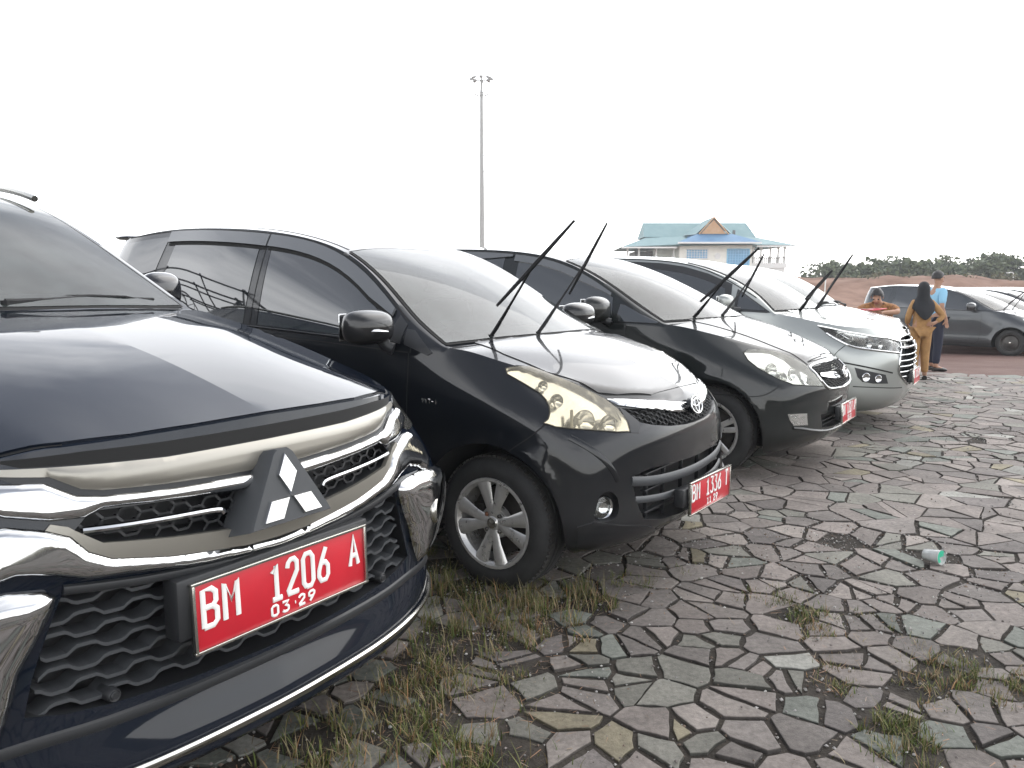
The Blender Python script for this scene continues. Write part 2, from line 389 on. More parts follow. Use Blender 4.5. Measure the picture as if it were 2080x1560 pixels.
M2 = dict(ci=5, cols=[
    [(.50, 0, .20), (.60, 0, .27), (.625, 0, .42), (.635, 0, .60), (.62, 0, .755), (.555, 0, .885)],
    [(.48, .28, .20), (.585, .30, .27), (.61, .30, .42), (.615, .30, .60), (.595, .30, .76), (.50, .29, .90)],
    [(.42, .52, .20), (.53, .56, .27), (.55, .57, .42), (.54, .57, .60), (.49, .56, .775), (.35, .50, .94)],
    [(.31, .70, .20), (.42, .735, .27), (.44, .745, .42), (.42, .74, .60), (.33, .725, .80), (.16, .64, .995)],
    [(.16, .76, .20), (.20, .80, .28), (.18, .815, .45), (.18, .815, .63), (.12, .80, .84), (-.04, .70, 1.045)],
    side_col(-.30, .83, (-.30, .755, 1.09)),
    side_col(-.55, .83, (-.52, .795, 1.085)), side_col(-.85, .83, (-.84, .80, 1.09)), side_col(-1.2, .83, (-1.2, .80, 1.105)),
    side_col(-1.75, .83, (-1.75, .80, 1.13)), side_col(-2.3, .83, (-2.3, .795, 1.155)), side_col(-2.85, .83, (-2.85, .78, 1.18)),
    [(-3.42, .74, .2), (-3.55, .80, .3), (-3.57, .81, .5), (-3.55, .80, .75), (-3.53, .78, 1.0), (-3.49, .74, 1.2)],
    [(-3.55, .55, .2), (-3.70, .60, .3), (-3.73, .60, .5), (-3.71, .60, .75), (-3.68, .58, 1.0), (-3.64, .55, 1.2)],
    [(-3.59, .28, .2), (-3.75, .3, .3), (-3.78, .3, .5), (-3.76, .3, .75), (-3.73, .3, 1.0), (-3.68, .28, 1.2)],
    [(-3.60, 0, .2), (-3.76, 0, .3), (-3.79, 0, .5), (-3.77, 0, .75), (-3.74, 0, 1.0), (-3.69, 0, 1.2)]],
    rails={6: (-.53, .715, 1.20), 7: (-.82, .645, 1.39), 8: (-1.15, .59, 1.56), 9: (-1.75, .575, 1.69), 10: (-2.3, .575, 1.735), 11: (-2.9, .57, 1.745), 12: (-3.46, .55, 1.70), 13: (-3.56, .42, 1.71), 14: (-3.60, .2, 1.72), 15: (-3.61, 0, 1.72)},
    centers={4: (.24, 1.02), 5: (-.17, 1.115), 6: (-.42, 1.25), 7: (-.78, 1.43), 8: (-1.20, 1.59), 9: (-1.8, 1.735), 10: (-2.3, 1.77), 11: (-2.9, 1.775)},
    arch=[(0, .30, .385), (-2.655, .30, .37)], R=.31, W=.83)
M3 = dict(ci=5, cols=[
    [(.62, 0, .19), (.74, 0, .27), (.77, 0, .42), (.775, 0, .60), (.74, 0, .73), (.625, 0, .855)],
    [(.60, .30, .19), (.72, .32, .27), (.75, .32, .42), (.755, .32, .60), (.715, .31, .735), (.585, .30, .865)],
    [(.53, .57, .19), (.63, .60, .27), (.655, .61, .42), (.65, .61, .60), (.59, .59, .75), (.40, .53, .915)],
    [(.38, .76, .19), (.48, .79, .27), (.50, .80, .42), (.49, .80, .60), (.39, .775, .78), (.18, .68, .985)],
    [(.22, .82, .19), (.24, .85, .28), (.22, .862, .44), (.20, .865, .62), (.12, .85, .83), (-.04, .745, 1.04)],
    side_col(-.30, .87, (-.34, .80, 1.09)),
    side_col(-.64, .87, (-.64, .845, 1.09)), side_col(-.98, .87, (-.98, .85, 1.09)), side_col(-1.35, .87, (-1.35, .85, 1.10)),
    side_col(-1.9, .87, (-1.9, .85, 1.11)), side_col(-2.5, .87, (-2.5, .845, 1.13)), side_col(-3.1, .87, (-3.1, .83, 1.15)),
    [(-3.42, .78, .2), (-3.55, .83, .3), (-3.57, .84, .5), (-3.56, .84, .75), (-3.54, .82, 1.0), (-3.50, .79, 1.17)],
    [(-3.55, .58, .2), (-3.70, .62, .3), (-3.73, .62, .5), (-3.72, .62, .75), (-3.69, .61, 1.0), (-3.64, .59, 1.17)],
    [(-3.60, .29, .2), (-3.76, .31, .3), (-3.79, .31, .5), (-3.78, .31, .75), (-3.74, .31, 1.0), (-3.70, .29, 1.17)],
    [(-3.61, 0, .2), (-3.77, 0, .3), (-3.80, 0, .5), (-3.79, 0, .75), (-3.75, 0, 1.0), (-3.71, 0, 1.17)]],
    rails={6: (-.62, .745, 1.23), 7: (-.95, .69, 1.42), 8: (-1.33, .64, 1.58), 9: (-1.9, .62, 1.68), 10: (-2.5, .62, 1.71), 11: (-3.05, .61, 1.70), 12: (-3.42, .585, 1.66), 13: (-3.52, .44, 1.67), 14: (-3.56, .2, 1.68), 15: (-3.57, 0, 1.68)},
    centers={4: (.28, 1.015), 5: (-.05, 1.12), 6: (-.38, 1.285), 7: (-.80, 1.47), 8: (-1.3, 1.62), 9: (-1.9, 1.715), 10: (-2.5, 1.745), 11: (-3.05, 1.735)},
    arch=[(.04, .31, .40), (-2.71, .31, .39)], R=.325, W=.87)
M4 = dict(ci=5, cols=[
    [(.80, 0, .20), (.88, 0, .26), (.93, 0, .42), (.945, 0, .62), (.91, 0, .81), (.82, 0, .955)],
    [(.78, .30, .20), (.86, .32, .26), (.915, .32, .42), (.93, .32, .62), (.89, .32, .81), (.78, .32, .965)],
    [(.68, .60, .20), (.76, .63, .26), (.80, .64, .42), (.82, .63, .62), (.78, .62, .81), (.66, .57, .98)],
    [(.46, .80, .20), (.53, .84, .27), (.56, .86, .42), (.55, .86, .62), (.48, .84, .81), (.38, .75, 1.005)],
    [(.24, .84, .20), (.26, .87, .28), (.25, .89, .44), (.23, .89, .64), (.18, .875, .86), (.08, .79, 1.06)],
    side_col(-.16, .895, (-.20, .81, 1.105)),
    side_col(-.5, .895, (-.5, .87, 1.115)), side_col(-.85, .895, (-.85, .875, 1.12)), side_col(-1.25, .895, (-1.25, .875, 1.13)),
    side_col(-1.8, .895, (-1.8, .875, 1.14)), side_col(-2.5, .895, (-2.5, .87, 1.16)), side_col(-3.15, .895, (-3.15, .85, 1.18)),
    [(-3.5, .80, .2), (-3.62, .85, .3), (-3.64, .86, .5), (-3.63, .86, .75), (-3.61, .84, 1.0), (-3.57, .80, 1.2)],
    [(-3.63, .6, .2), (-3.78, .64, .3), (-3.81, .64, .5), (-3.80, .64, .75), (-3.77, .63, 1.0), (-3.72, .6, 1.2)],
    [(-3.68, .3, .2), (-3.84, .32, .3), (-3.87, .32, .5), (-3.86, .32, .75), (-3.82, .32, 1.0), (-3.78, .3, 1.2)],
    [(-3.69, 0, .2), (-3.85, 0, .3), (-3.88, 0, .5), (-3.87, 0, .75), (-3.83, 0, 1.0), (-3.79, 0, 1.2)]],
    rails={6: (-.46, .725, 1.315), 7: (-.80, .665, 1.49), 8: (-1.21, .63, 1.615), 9: (-1.8, .62, 1.675), 10: (-2.5, .62, 1.695), 11: (-3.1, .61, 1.68), 12: (-3.48, .59, 1.65), 13: (-3.58, .44, 1.66), 14: (-3.62, .2, 1.67), 15: (-3.63, 0, 1.67)},
    centers={4: (.40, 1.06), 5: (.02, 1.13), 6: (-.30, 1.34), 7: (-.70, 1.53), 8: (-1.18, 1.65), 9: (-1.8, 1.71), 10: (-2.5, 1.73), 11: (-3.1, 1.715)},
    arch=[(0, .32, .40), (-2.75, .32, .40)], R=.33, W=.895)
def suv_crease(x, w, z):
    # raised centre of the hood between two creases, and wheel arch flare
    if z > .95 and x > -.55 and abs(w) < .78:
        k = min(1, (x + .55) / .5)
        wc = .56 + .06 * (.84 - x) / 1.4
        z += .016 * k * max(0., min(1., (wc + .05 - abs(w)) / .09))
        z += ridge(x, w, .0, .84, .78, .035)  # added fold that parts the hood's sky reflection into bright and dark
    return x, w, z
def ridge(x, w, x0, x1, wm, a):
    """slight ridge along the hood's centreline, growing towards the nose"""
    k = max(0., min(1., (x - x0) / (x1 - x0)))
    return -a * k * (abs(w) - abs(w) ** 2 / wm * .9)
SUV['deform'] = lambda x, w, z: suv_crease(*arch_flare([0, -2.8], .40, .47, .02)(x, w, z))
def m2_def(x, w, z):
    x, w, z = arch_flare([0, -2.655], .30, .385, .012)(x, w, z)
    if z > .86 and x > -.2 and abs(w) < .62: z += ridge(x, w, -.1, .55, .62, .07)
    return x, w, z
M2['deform'] = m2_def
M3['deform'] = arch_flare([.04, -2.71], .31, .40, .014)
M4['deform'] = arch_flare([0, -2.75], .32, .40, .014)
# outlines of lamps, grilles, seams on each body, in car space (metres)
TR = {
 'm2': dict(
  lamp=[(.018, -.71, 1.009), (.032, -.698, 1.014), (.095, -.628, 1.015), (.142, -.616, 1.001), (.219, -.603, .977), (.283, -.571, .95), (.35, -.536, .916), (.418, -.502, .877), (.465, -.492, .844), (.497, -.489, .812), (.52, -.489, .784), (.538, -.501, .747), (.508, -.558, .75), (.443, -.642, .763), (.372, -.711, .773), (.316, -.75, .78), (.265, -.77, .795), (.277, -.753, .811), (.275, -.737, .833), (.261, -.721, .86), (.237, -.711, .886), (.205, -.708, .911), (.155, -.714, .935), (.091, -.72, .964), (.037, -.723, .986)],
  hood_seam=[(-.414, -.617, 1.17), (-.342, -.592, 1.143), (-.229, -.581, 1.099), (-.063, -.614, 1.062), (.062, -.605, 1.027), (.169, -.603, .994), (.266, -.55, .964), (.379, -.507, .908), (.436, -.431, .895), (.518, -.255, .882), (.548, -.073, .883), (.538, .14, .885)],
  chrome_top=[(.42, -.495, .879), (.477, -.4, .87), (.557, -.215, .847), (.58, -.114, .829), (.593, .014, .815)],
  chrome_bot=[(.464, -.48, .851), (.525, -.381, .833), (.574, -.249, .813), (.61, -.023, .779)],
  hexo=[(.475, -.47, .845), (.515, -.449, .813), (.549, -.426, .779), (.576, -.369, .765), (.609, -.249, .744), (.624, -.105, .733), (.626, -.049, .732)],
  tri=[(.472, -.48, .844), (.49, -.465, .833), (.547, -.433, .779), (.561, -.456, .737), (.541, -.5, .742), (.522, -.486, .783), (.495, -.486, .816)],
  intake=[(.631, -.05, .565), (.623, -.219, .57), (.594, -.396, .573), (.56, -.518, .553), (.566, -.501, .487), (.578, -.478, .407), (.589, -.449, .355), (.61, -.298, .319), (.616, -.137, .306)],
  bar1=[(.558, -.525, .534), (.593, -.391, .513), (.619, -.207, .5), (.626, -.034, .497)],
  bar2=[(.57, -.494, .443), (.595, -.39, .431), (.616, -.244, .421)],
  fog=[(.484, -.706, .407), (.489, -.694, .448), (.497, -.674, .495), (.516, -.637, .505), (.533, -.602, .478), (.542, -.593, .426), (.538, -.615, .39), (.517, -.664, .379), (.495, -.697, .388)],
  bump_seam=[(.274, -.768, .79), (.226, -.802, .741), (.164, -.824, .694), (.126, -.834, .665)],
  door_seam=[(-.561, -.724, 1.201), (-.496, -.785, 1.099), (-.483, -.808, .996), (-.48, -.825, .867)],
  lip=[(.477, -.72, .372), (.559, -.563, .352), (.602, -.321, .303)],
  lip2=[(.451, -.708, .269), (.489, -.58, .245), (.542, -.447, .254)],
  crease=[(.4, -.72, .721), (.463, -.675, .682), (.5, -.64, .641), (.534, -.59, .546)],
  badge=[(-.39, -.82, .846), (-.303, -.818, .839)],
  plate=[(.622, -.138, .415), (.602, .361, .406)],
  handle=[(-1.729, -.832, .795)],
  trivis=[(-.539, -.738, 1.179), (-.509, -.735, 1.172), (-.357, -.773, 1.07), (-.375, -.78, 1.053), (-.478, -.795, 1.059)],
  cowl=[(-.547, -.626, 1.235), (-.371, -.668, 1.138), (-.266, -.494, 1.126), (-.199, -.097, 1.128)],
 ),
 'm3': dict(
  lamp=[(.246, -.738, .903), (.266, -.696, .921), (.346, -.604, .919), (.419, -.527, .904), (.512, -.469, .863), (.599, -.436, .81), (.664, -.421, .757), (.711, -.416, .698), (.729, -.402, .659), (.663, -.556, .675), (.589, -.671, .688), (.512, -.729, .722), (.44, -.756, .76), (.363, -.77, .803), (.292, -.766, .853)],
  hood_seam=[(-.422, -.685, 1.165), (-.234, -.579, 1.12), (-.024, -.537, 1.069), (.114, -.511, 1.03), (.25, -.485, .984), (.384, -.462, .932), (.513, -.428, .878), (.597, -.373, .832), (.612, -.409, .808), (.654, -.232, .814), (.658, .217, .812)],
  grille=[(.665, .219, .805), (.664, -.16, .812), (.629, -.395, .798), (.674, -.41, .75), (.716, -.409, .691), (.748, -.341, .642), (.771, -.181, .629)],
  wing=[(.69, -.367, .747), (.727, -.186, .74), (.756, -.007, .704), (.744, -.252, .705), (.708, -.379, .722)],
  fog=[(.574, -.736, .487), (.666, -.582, .474), (.671, -.58, .393), (.608, -.696, .403), (.588, -.721, .439)],
  intake=[(.769, -.069, .437), (.728, -.412, .462), (.734, -.407, .36), (.762, -.256, .35), (.771, -.058, .341)],
  lip=[(.6, -.71, .391), (.695, -.524, .356), (.762, -.254, .347), (.771, -.058, .341)],
  bump_seam=[(.521, -.751, .685), (.461, -.809, .633), (.381, -.844, .607), (.254, -.868, .606), (.06, -.872, .605)],
  door_seam=[(-.631, -.847, 1.072), (-.624, -.854, 1.029), (-.618, -.86, .986)],
  plate=[(.77, .043, .5), (.77, .08, .334)],
 ),
 'm4': dict(
  lamp=[(.209, -.805, .999), (.449, -.76, .95), (.678, -.642, .903), (.856, -.367, .854), (.87, -.433, .805), (.88, -.479, .741), (.741, -.688, .776), (.595, -.789, .798), (.501, -.824, .823), (.383, -.834, .881), (.295, -.828, .931)],
  hood_seam=[(-.072, -.512, 1.125), (.038, -.512, 1.104), (.218, -.507, 1.07), (.45, -.57, 1.018), (.667, -.59, .958), (.854, -.327, .868), (.87, -.088, .876)],
  grille=[(.858, -.328, .861), (.883, -.475, .736), (.882, -.501, .586), (.886, -.477, .539), (.923, -.32, .49), (.929, .115, .409)],
  fog=[(.538, -.862, .637), (.678, -.79, .599), (.804, -.651, .559), (.819, -.612, .467), (.712, -.761, .475), (.633, -.825, .493), (.594, -.846, .528), (.569, -.855, .572)],
  fogline=[(.462, -.88, .661), (.565, -.852, .642), (.713, -.76, .607), (.849, -.572, .559)],
  lipline=[(.56, -.86, .448), (.721, -.751, .439), (.851, -.536, .416)],
  bump_seam=[(.47, -.836, .824), (.414, -.875, .769)],
  plate=(),
 ),
}
# ------------------------------------------------------------------ ground, paving, grass
LD = Vector((math.sin(R(34)), math.cos(R(34)))); FD = Vector((math.cos(R(34)), -math.sin(R(34))))
EDGE = 14.75
def gz(x, y):
    return -.035 * max(0., min(y, 24.) - 10.)
def attr_mat(name, rough=.8, bump=0., bscale=50., mul=1.0, var=0., vscale=20., trans=False, spec=.3):
    m = bpy.data.materials.new(name); m.use_nodes = True; t = m.node_tree; b = t.nodes['Principled BSDF']
    a = N(t, 'ShaderNodeAttribute', attribute_name='tint'); b.inputs['Roughness'].default_value = rough; b.inputs['Specular IOR Level'].default_value = spec
    src = a.outputs['Color']; tcn = N(t, 'ShaderNodeTexCoord')
    if var:
        nz = N(t, 'ShaderNodeTexNoise', i_Scale=vscale, i_Detail=8.0, i_Roughness=.65); LK(t, tcn.outputs['Object'], nz.inputs['Vector'])
        mr = N(t, 'ShaderNodeMapRange', i_1=.3, i_2=.7, i_3=1 - var, i_4=1 + var); LK(t, nz.outputs['Fac'], mr.inputs[0])
        n2 = N(t, 'ShaderNodeTexNoise', i_Scale=vscale * .12, i_Detail=3.0); LK(t, tcn.outputs['Object'], n2.inputs['Vector'])
        mr2 = N(t, 'ShaderNodeMapRange', i_1=.3, i_2=.7, i_3=1 - var * .6, i_4=1 + var * .6); LK(t, n2.outputs['Fac'], mr2.inputs[0])
        mm = N(t, 'ShaderNodeMath', operation='MULTIPLY'); LK(t, mr.outputs[0], mm.inputs[0]); LK(t, mr2.outputs[0], mm.inputs[1])
        vm = N(t, 'ShaderNodeVectorMath', operation='SCALE'); LK(t, src, vm.inputs[0]); LK(t, mm.outputs[0], vm.inputs['Scale']); src = vm.outputs[0]
    LK(t, src, b.inputs['Base Color'])
    if bump:
        nb = N(t, 'ShaderNodeTexNoise', i_Scale=bscale, i_Detail=6.0, i_Roughness=.7); LK(t, tcn.outputs['Object'], nb.inputs['Vector'])
        bp = N(t, 'ShaderNodeBump', i_Strength=bump, i_Distance=.01); LK(t, nb.outputs['Fac'], bp.inputs['Height']); LK(t, bp.outputs[0], b.inputs['Normal'])
    MT[name] = m; return m
def tinted(name, verts, faces, cols, m, smooth=False, parent=None):
    """mesh with one colour per vertex"""
    me = bpy.data.meshes.new(name); me.from_pydata(verts, [], faces); me.materials.append(MT[m])
    a = me.attributes.new('tint', 'FLOAT_COLOR', 'POINT')
    c = np.ones((len(verts), 4)); c[:, :3] = cols; a.data.foreach_set('color', c.ravel())
    if smooth: me.polygons.foreach_set('use_smooth', [True] * len(me.polygons))
    me.update(); return link(bpy.data.objects.new(name, me), parent)
mat('soil', (.022, .019, .016), .95, 0, base2=(.050, .043, .036), nscale=9, bump=.8, bscale=70, spec=.2)
attr_mat('stone', .78, .5, 140., var=.30, vscale=45., spec=.25)
attr_mat('blade', .6, 0, var=0); attr_mat('leaf', .65, 0, var=0); attr_mat('pebble', .8, 0)
mat('red_asphalt', (.105, .060, .050), .9, 0, base2=(.145, .092, .078), nscale=1.2, bump=.5, bscale=200, spec=.2)
mat('grassland', (.05, .06, .025), .95, 0, base2=(.10, .075, .045), nscale=.08, bump=.6, bscale=3, spec=.1)
mat('red_earth', (.135, .070, .044), .95, 0, base2=(.25, .155, .115), nscale=.35, bump=1.0, bscale=1.2, spec=.1)
# one big ground sheet to the horizon
def ground_sheet():
    xs = sorted(set(list(np.arange(-14, 26.1, .5)) + [-2500, -900, -300, -120, -60, -30, 34, 50, 80, 140, 300, 900, 2500])); ys = sorted(set(list(np.arange(-8, 30.1, .5)) + [-2500, -600, -150, -50, -20, 40, 60, 100, 200, 500, 2500]))
    vs = []; fs = []
    for y in ys:
        for x in xs: vs.append((x, y, gz(x, y) - .009 + .005 * noise.noise(Vector((x * .8, y * .8, 0)))))
    n = len(xs); fs = [(j * n + i, j * n + i + 1, (j + 1) * n + i + 1, (j + 1) * n + i) for j in range(len(ys) - 1) for i in range(n - 1)]
    o = mobj('ground', vs, fs, [MT['soil'], MT['grassland']], smooth=True, sharp=0)
    for p in o.data.polygons:
        c = p.center; p.material_index = 1 if (c.y > 45 or c.y < -15 or abs(c.x) > 45) else 0
    tag(o, kind='structure')
ground_sheet()
def slab(name, pts, m, dz, step=2.0):
    """sheet following the ground between two along-edge limits (coordinates along LD and FD)"""
    l0, l1, f0, f1 = pts; vs = []; fs = []; ls = np.arange(l0, l1 + .01, step); fv = np.arange(f0, f1 + .01, step)
    for i, l in enumerate(ls):
        for f in fv:
            wob = (noise.noise(Vector((f * .9, 0, 3))) * .10 if i == 0 else 0)
            p = LD * (l + wob) + FD * f; vs.append((p.x, p.y, gz(p.x, p.y) + dz))
    n = len(fv); fs = [(i * n + j, i * n + j + 1, (i + 1) * n + j + 1, (i + 1) * n + j) for i in range(len(ls) - 1) for j in range(n - 1)]
    o = mobj(name, vs, fs, MT[m], smooth=True, sharp=0); tag(o, kind='structure'); return o
slab('red_road', (EDGE - .2, EDGE + 42, -40, 46), 'red_asphalt', -.004, .4 if False else .8)
# grass patch centres: x, y, radius, count, height, dryness
PATCH = [(-.30, 3.50, .20, 420, .15, .35), (-.05, 3.28, .22, 460, .17, .55), (.16, 3.22, .20, 420, .15, .75), (.32, 3.34, .16, 260, .13, .4), (-.20, 2.98, .22, 420, .14, .45), (.02, 2.98, .16, 260, .12, .85),
         (-.28, 2.52, .20, 330, .15, .6), (-.42, 2.34, .22, 330, .13, .65), (-.14, 2.18, .22, 380, .16, .4), (-.60, 2.12, .25, 300, .13, .6), (-.38, 2.75, .20, 240, .12, .7), (-.05, 2.62, .16, 200, .11, .5), (-.55, 1.95, .2, 200, .12, .5), (-.45, 3.85, .3, 300, .12, .5),
         (1.23, 3.36, .12, 260, .085, .3), (1.26, 3.17, .11, 300, .10, .25), (1.25, 3.03, .13, 330, .085, .9), (1.07, 3.40, .10, 170, .07, .5), (1.52, 3.15, .08, 120, .08, .4), (1.63, 2.74, .14, 330, .10, .45), (1.58, 2.56, .15, 330, .10, .8), (1.42, 2.48, .10, 160, .09, .85), (1.24, 2.32, .10, 260, .13, .2), (1.16, 2.18, .12, 260, .11, .35),
         (1.75, 2.58, .16, 330, .11, .4), (1.12, 2.60, .08, 120, .08, .6), (1.20, 2.72, .07, 90, .07, .9), (1.55, 2.90, .08, 110, .07, .6), (1.80, 2.32, .15, 260, .10, .7), (.82, 3.66, .10, 130, .07, .3), (.58, 3.56, .14, 160, .08, .3), (.42, 3.48, .12, 130, .08, .4), (1.15, 2.75, .06, 70, .06, .5),
         (1.85, 4.40, .20, 150, .035, .6), (1.74, 4.80, .22, 170, .035, .5), (1.45, 4.75, .18, 130, .035, .5), (2.6, 5.1, .1, 60, .04, .6), (2.9, 5.6, .12, 60, .04, .6), (2.4, 4.0, .08, 50, .05, .5), (3.6, 6.2, .1, 50, .04, .6)]
for i in range(34):
    a = random.uniform(0, 11); b = random.uniform(-4, 9); p = LD * a + FD * b
    if p.y > .3 and p.x > -6: PATCH.append((p.x, p.y, random.uniform(.05, .12), random.randint(25, 70), random.uniform(.04, .09), random.random()))
def paving():
    rnd = random.Random(11); s = .130; sites = []
    for j in range(-64, 128):
        for i in range(-64, 112):
            l = j * s * .9; f = (i + .5 * (j % 2)) * s * 1.18
            l += rnd.uniform(-.62, .62) * s; f += rnd.uniform(-.62, .62) * s * 1.15
            p = LD * l + FD * f
            if l > EDGE + .2 or p.y < -7 or p.y > 19 or p.x < -5 or p.x > 10.5 or p.x > 4.0 + abs(p.y) * .78:
                continue
            if p.y < -.5 and rnd.random() < .3: continue
            # bigger slabs further out, small ones near the cars
            if rnd.random() < .08 + .42 * min(1, max(0, (p.y - 3.1) / 1.2)): continue
            if rnd.random() < .05: continue
            sites.append((p.x, p.y))
    cell = {}; G = .40
    for k, (x, y) in enumerate(sites): cell.setdefault((int(math.floor(x / G)), int(math.floor(y / G))), []).append(k)
    vs = []; fs = []; cols = []
    pal = [((.172, .150, .136), 6), ((.148, .132, .121), 5), ((.152, .147, .127), 2.6), ((.192, .170, .153), 3), ((.136, .143, .125), 2.0), ((.222, .218, .196), .8), ((.188, .166, .117), .5), ((.120, .107, .100), 1.6)]
    pc = [p[0] for p in pal]; pw = [p[1] for p in pal]
    def stone(poly):
        x = sum(p[0] for p in poly) / len(poly); y = sum(p[1] for p in poly) / len(poly)
        P = []
        for i, p in enumerate(poly):
            q2 = poly[(i + 1) % len(poly)]; L = math.hypot(q2[0] - p[0], q2[1] - p[1])
            if L < .018: continue
            P.append(p)
            if L > .07 and y < 8:
                ns = 1 if L < .13 else 2
                for t in range(1, ns + 1):
                    u = t / (ns + 1) + rnd.uniform(-.06, .06); px = p[0] + (q2[0] - p[0]) * u; py = p[1] + (q2[1] - p[1]) * u; e_ = rnd.uniform(-.0075, .003)
                    nx, ny = (px - x), (py - y); dd = math.hypot(nx, ny); P.append((px + nx / dd * e_, py + ny / dd * e_))
        if len(P) < 3: return
        z0 = gz(x, y) + rnd.uniform(-.0035, .0045); tx, ty = rnd.uniform(-.022, .022), rnd.uniform(-.022, .022)
        base = rnd.choices(pc, pw)[0]; g = rnd.uniform(.72, 1.08); n = len(P); o = len(vs); bev = .0022
        dist = 1.0 + .28 * min(1, max(0, (y - 2.9) / 1.6))  # further stones coloured lighter, standing in for grazing reflection
        for ring, (sh, dz) in enumerate(((bev * 1.6, 0.), (bev * .4, -.0012), (0, -.0035), (-.003, -.045))):
            for (px, py) in P:
                dd = math.hypot(px - x, py - y); k_ = 1 - sh / max(dd, .02)
                qx, qy = x + (px - x) * k_, y + (py - y) * k_
                vs.append((qx, qy, z0 + (qx - x) * tx + (qy - y) * ty + dz))
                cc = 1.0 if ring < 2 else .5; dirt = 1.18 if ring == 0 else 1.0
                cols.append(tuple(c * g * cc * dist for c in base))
        fs.append(tuple(o + i for i in range(n)))
        for r in range(3):
            for i in range(n): a = o + r * n + i; b = o + r * n + (i + 1) % n; fs.append((a, a + n, b + n, b))
    for k, (x, y) in enumerate(sites):
        inp = None
        for (gx, gy, gr, *_r) in PATCH[:32]:
            if gx > -1 and math.hypot(x - gx, y - gy) < gr * .8: inp = 1; break
        if inp and rnd.random() < .5: continue
        gravelly = noise.noise(Vector((x * .9, y * .9, 7.7)))
        if gravelly > .40 and rnd.random() < .12: continue
        gap = rnd.uniform(.003, .008) * (1.7 if y < 3.1 and x < 1.5 else 1.0) + (.004 if gravelly > .15 else 0)
        poly = [(x - .42, y - .42), (x + .42, y - .42), (x + .42, y + .42), (x - .42, y + .42)]
        ci_, cj = int(math.floor(x / G)), int(math.floor(y / G)); nb = []
        for a in (-1, 0, 1):
            for b in (-1, 0, 1): nb += cell.get((ci_ + a, cj + b), [])
        nb = sorted(nb, key=lambda q: (sites[q][0] - x) ** 2 + (sites[q][1] - y) ** 2)[1:18]
        for q in nb:
            sx, sy = sites[q]; dx, dy = sx - x, sy - y; d = math.hypot(dx, dy); nx, ny = dx / d, dy / d
            off = d / 2 - gap * rnd.uniform(.6, 1.5); np_ = []; m_ = len(poly)
            for i in range(m_):
                p, q2 = poly[i], poly[(i + 1) % m_]; a = (p[0] - x) * nx + (p[1] - y) * ny - off; b = (q2[0] - x) * nx + (q2[1] - y) * ny - off
                if a <= 0: np_.append(p)
                if (a < 0 < b) or (b < 0 < a): t = a / (a - b); np_.append((p[0] + (q2[0] - p[0]) * t, p[1] + (q2[1] - p[1]) * t))
            poly = np_
            if len(poly) < 3: break
        if len(poly) < 3: continue
        ar = abs(sum(poly[i][0] * poly[(i + 1) % len(poly)][1] - poly[(i + 1) % len(poly)][0] * poly[i][1] for i in range(len(poly)))) / 2
        if ar < .0022: continue
        pieces = [poly]
        if ar > .02 and rnd.random() < .14:
            an = rnd.random() * 6.28; nx, ny = math.cos(an), math.sin(an); cx_ = sum(p[0] for p in poly) / len(poly) + rnd.uniform(-.03, .03); cy_ = sum(p[1] for p in poly) / len(poly) + rnd.uniform(-.03, .03); g2 = gap * rnd.uniform(.5, 1.1); pieces = []
            for sg in (-1, 1):
                np_ = []; m_ = len(poly)
                for i in range(m_):
                    p, q2 = poly[i], poly[(i + 1) % m_]; a = ((p[0] - cx_) * nx + (p[1] - cy_) * ny) * sg + g2; b = ((q2[0] - cx_) * nx + (q2[1] - cy_) * ny) * sg + g2
                    if a <= 0: np_.append(p)
                    if (a < 0 < b) or (b < 0 < a): t = a / (a - b); np_.append((p[0] + (q2[0] - p[0]) * t, p[1] + (q2[1] - p[1]) * t))
                if len(np_) > 2: pieces.append(np_)
        for poly in pieces:
          stone(poly)
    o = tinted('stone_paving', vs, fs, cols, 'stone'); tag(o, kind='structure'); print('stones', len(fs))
    return sites
paving()
def gravel():
    rnd = random.Random(5); vs = []; fs = []; cols = []; cnt = 0
    while cnt < 24000:
        l = rnd.uniform(1.0, 12.5); f = rnd.uniform(-4, 7); p = LD * l + FD * f; y = p.y; x = p.x
        if y < 1.4 or x < -1.6 or x > .8 * y + .6: continue
        if rnd.random() > min(1, 4.2 / y) ** 1.5: continue
        gr = noise.noise(Vector((x * .9, y * .9, 7.7)))
        if gr < .12 and rnd.random() < .72: continue
        r = rnd.uniform(.0022, .0072) * (1.3 if rnd.random() < .1 else 1); z = gz(x, y) - .007 + r * .5
        if rnd.random() < .12: z += .014
        g = rnd.uniform(.6, 1.5); base = rnd.choice([(.22, .21, .20), (.16, .14, .13), (.30, .29, .27), (.12, .09, .07)])
        o = len(vs); a0 = rnd.random() * 6
        for k in range(4): a = a0 + k * 1.57; vs.append((x + r * math.cos(a) * rnd.uniform(.7, 1.3), y + r * math.sin(a) * rnd.uniform(.7, 1.3), z + rnd.uniform(-.2, .2) * r))
        vs += [(x, y, z + r * .8), (x, y, z - r * .8)]; cols += [tuple(c * g for c in base)] * 6
        for k in range(4): fs += [(o + k, o + (k + 1) % 4, o + 4), (o + (k + 1) % 4, o + k, o + 5)]
        cnt += 1
    tag(tinted('gravel', vs, fs, cols, 'pebble'), kind='stuff')
gravel()
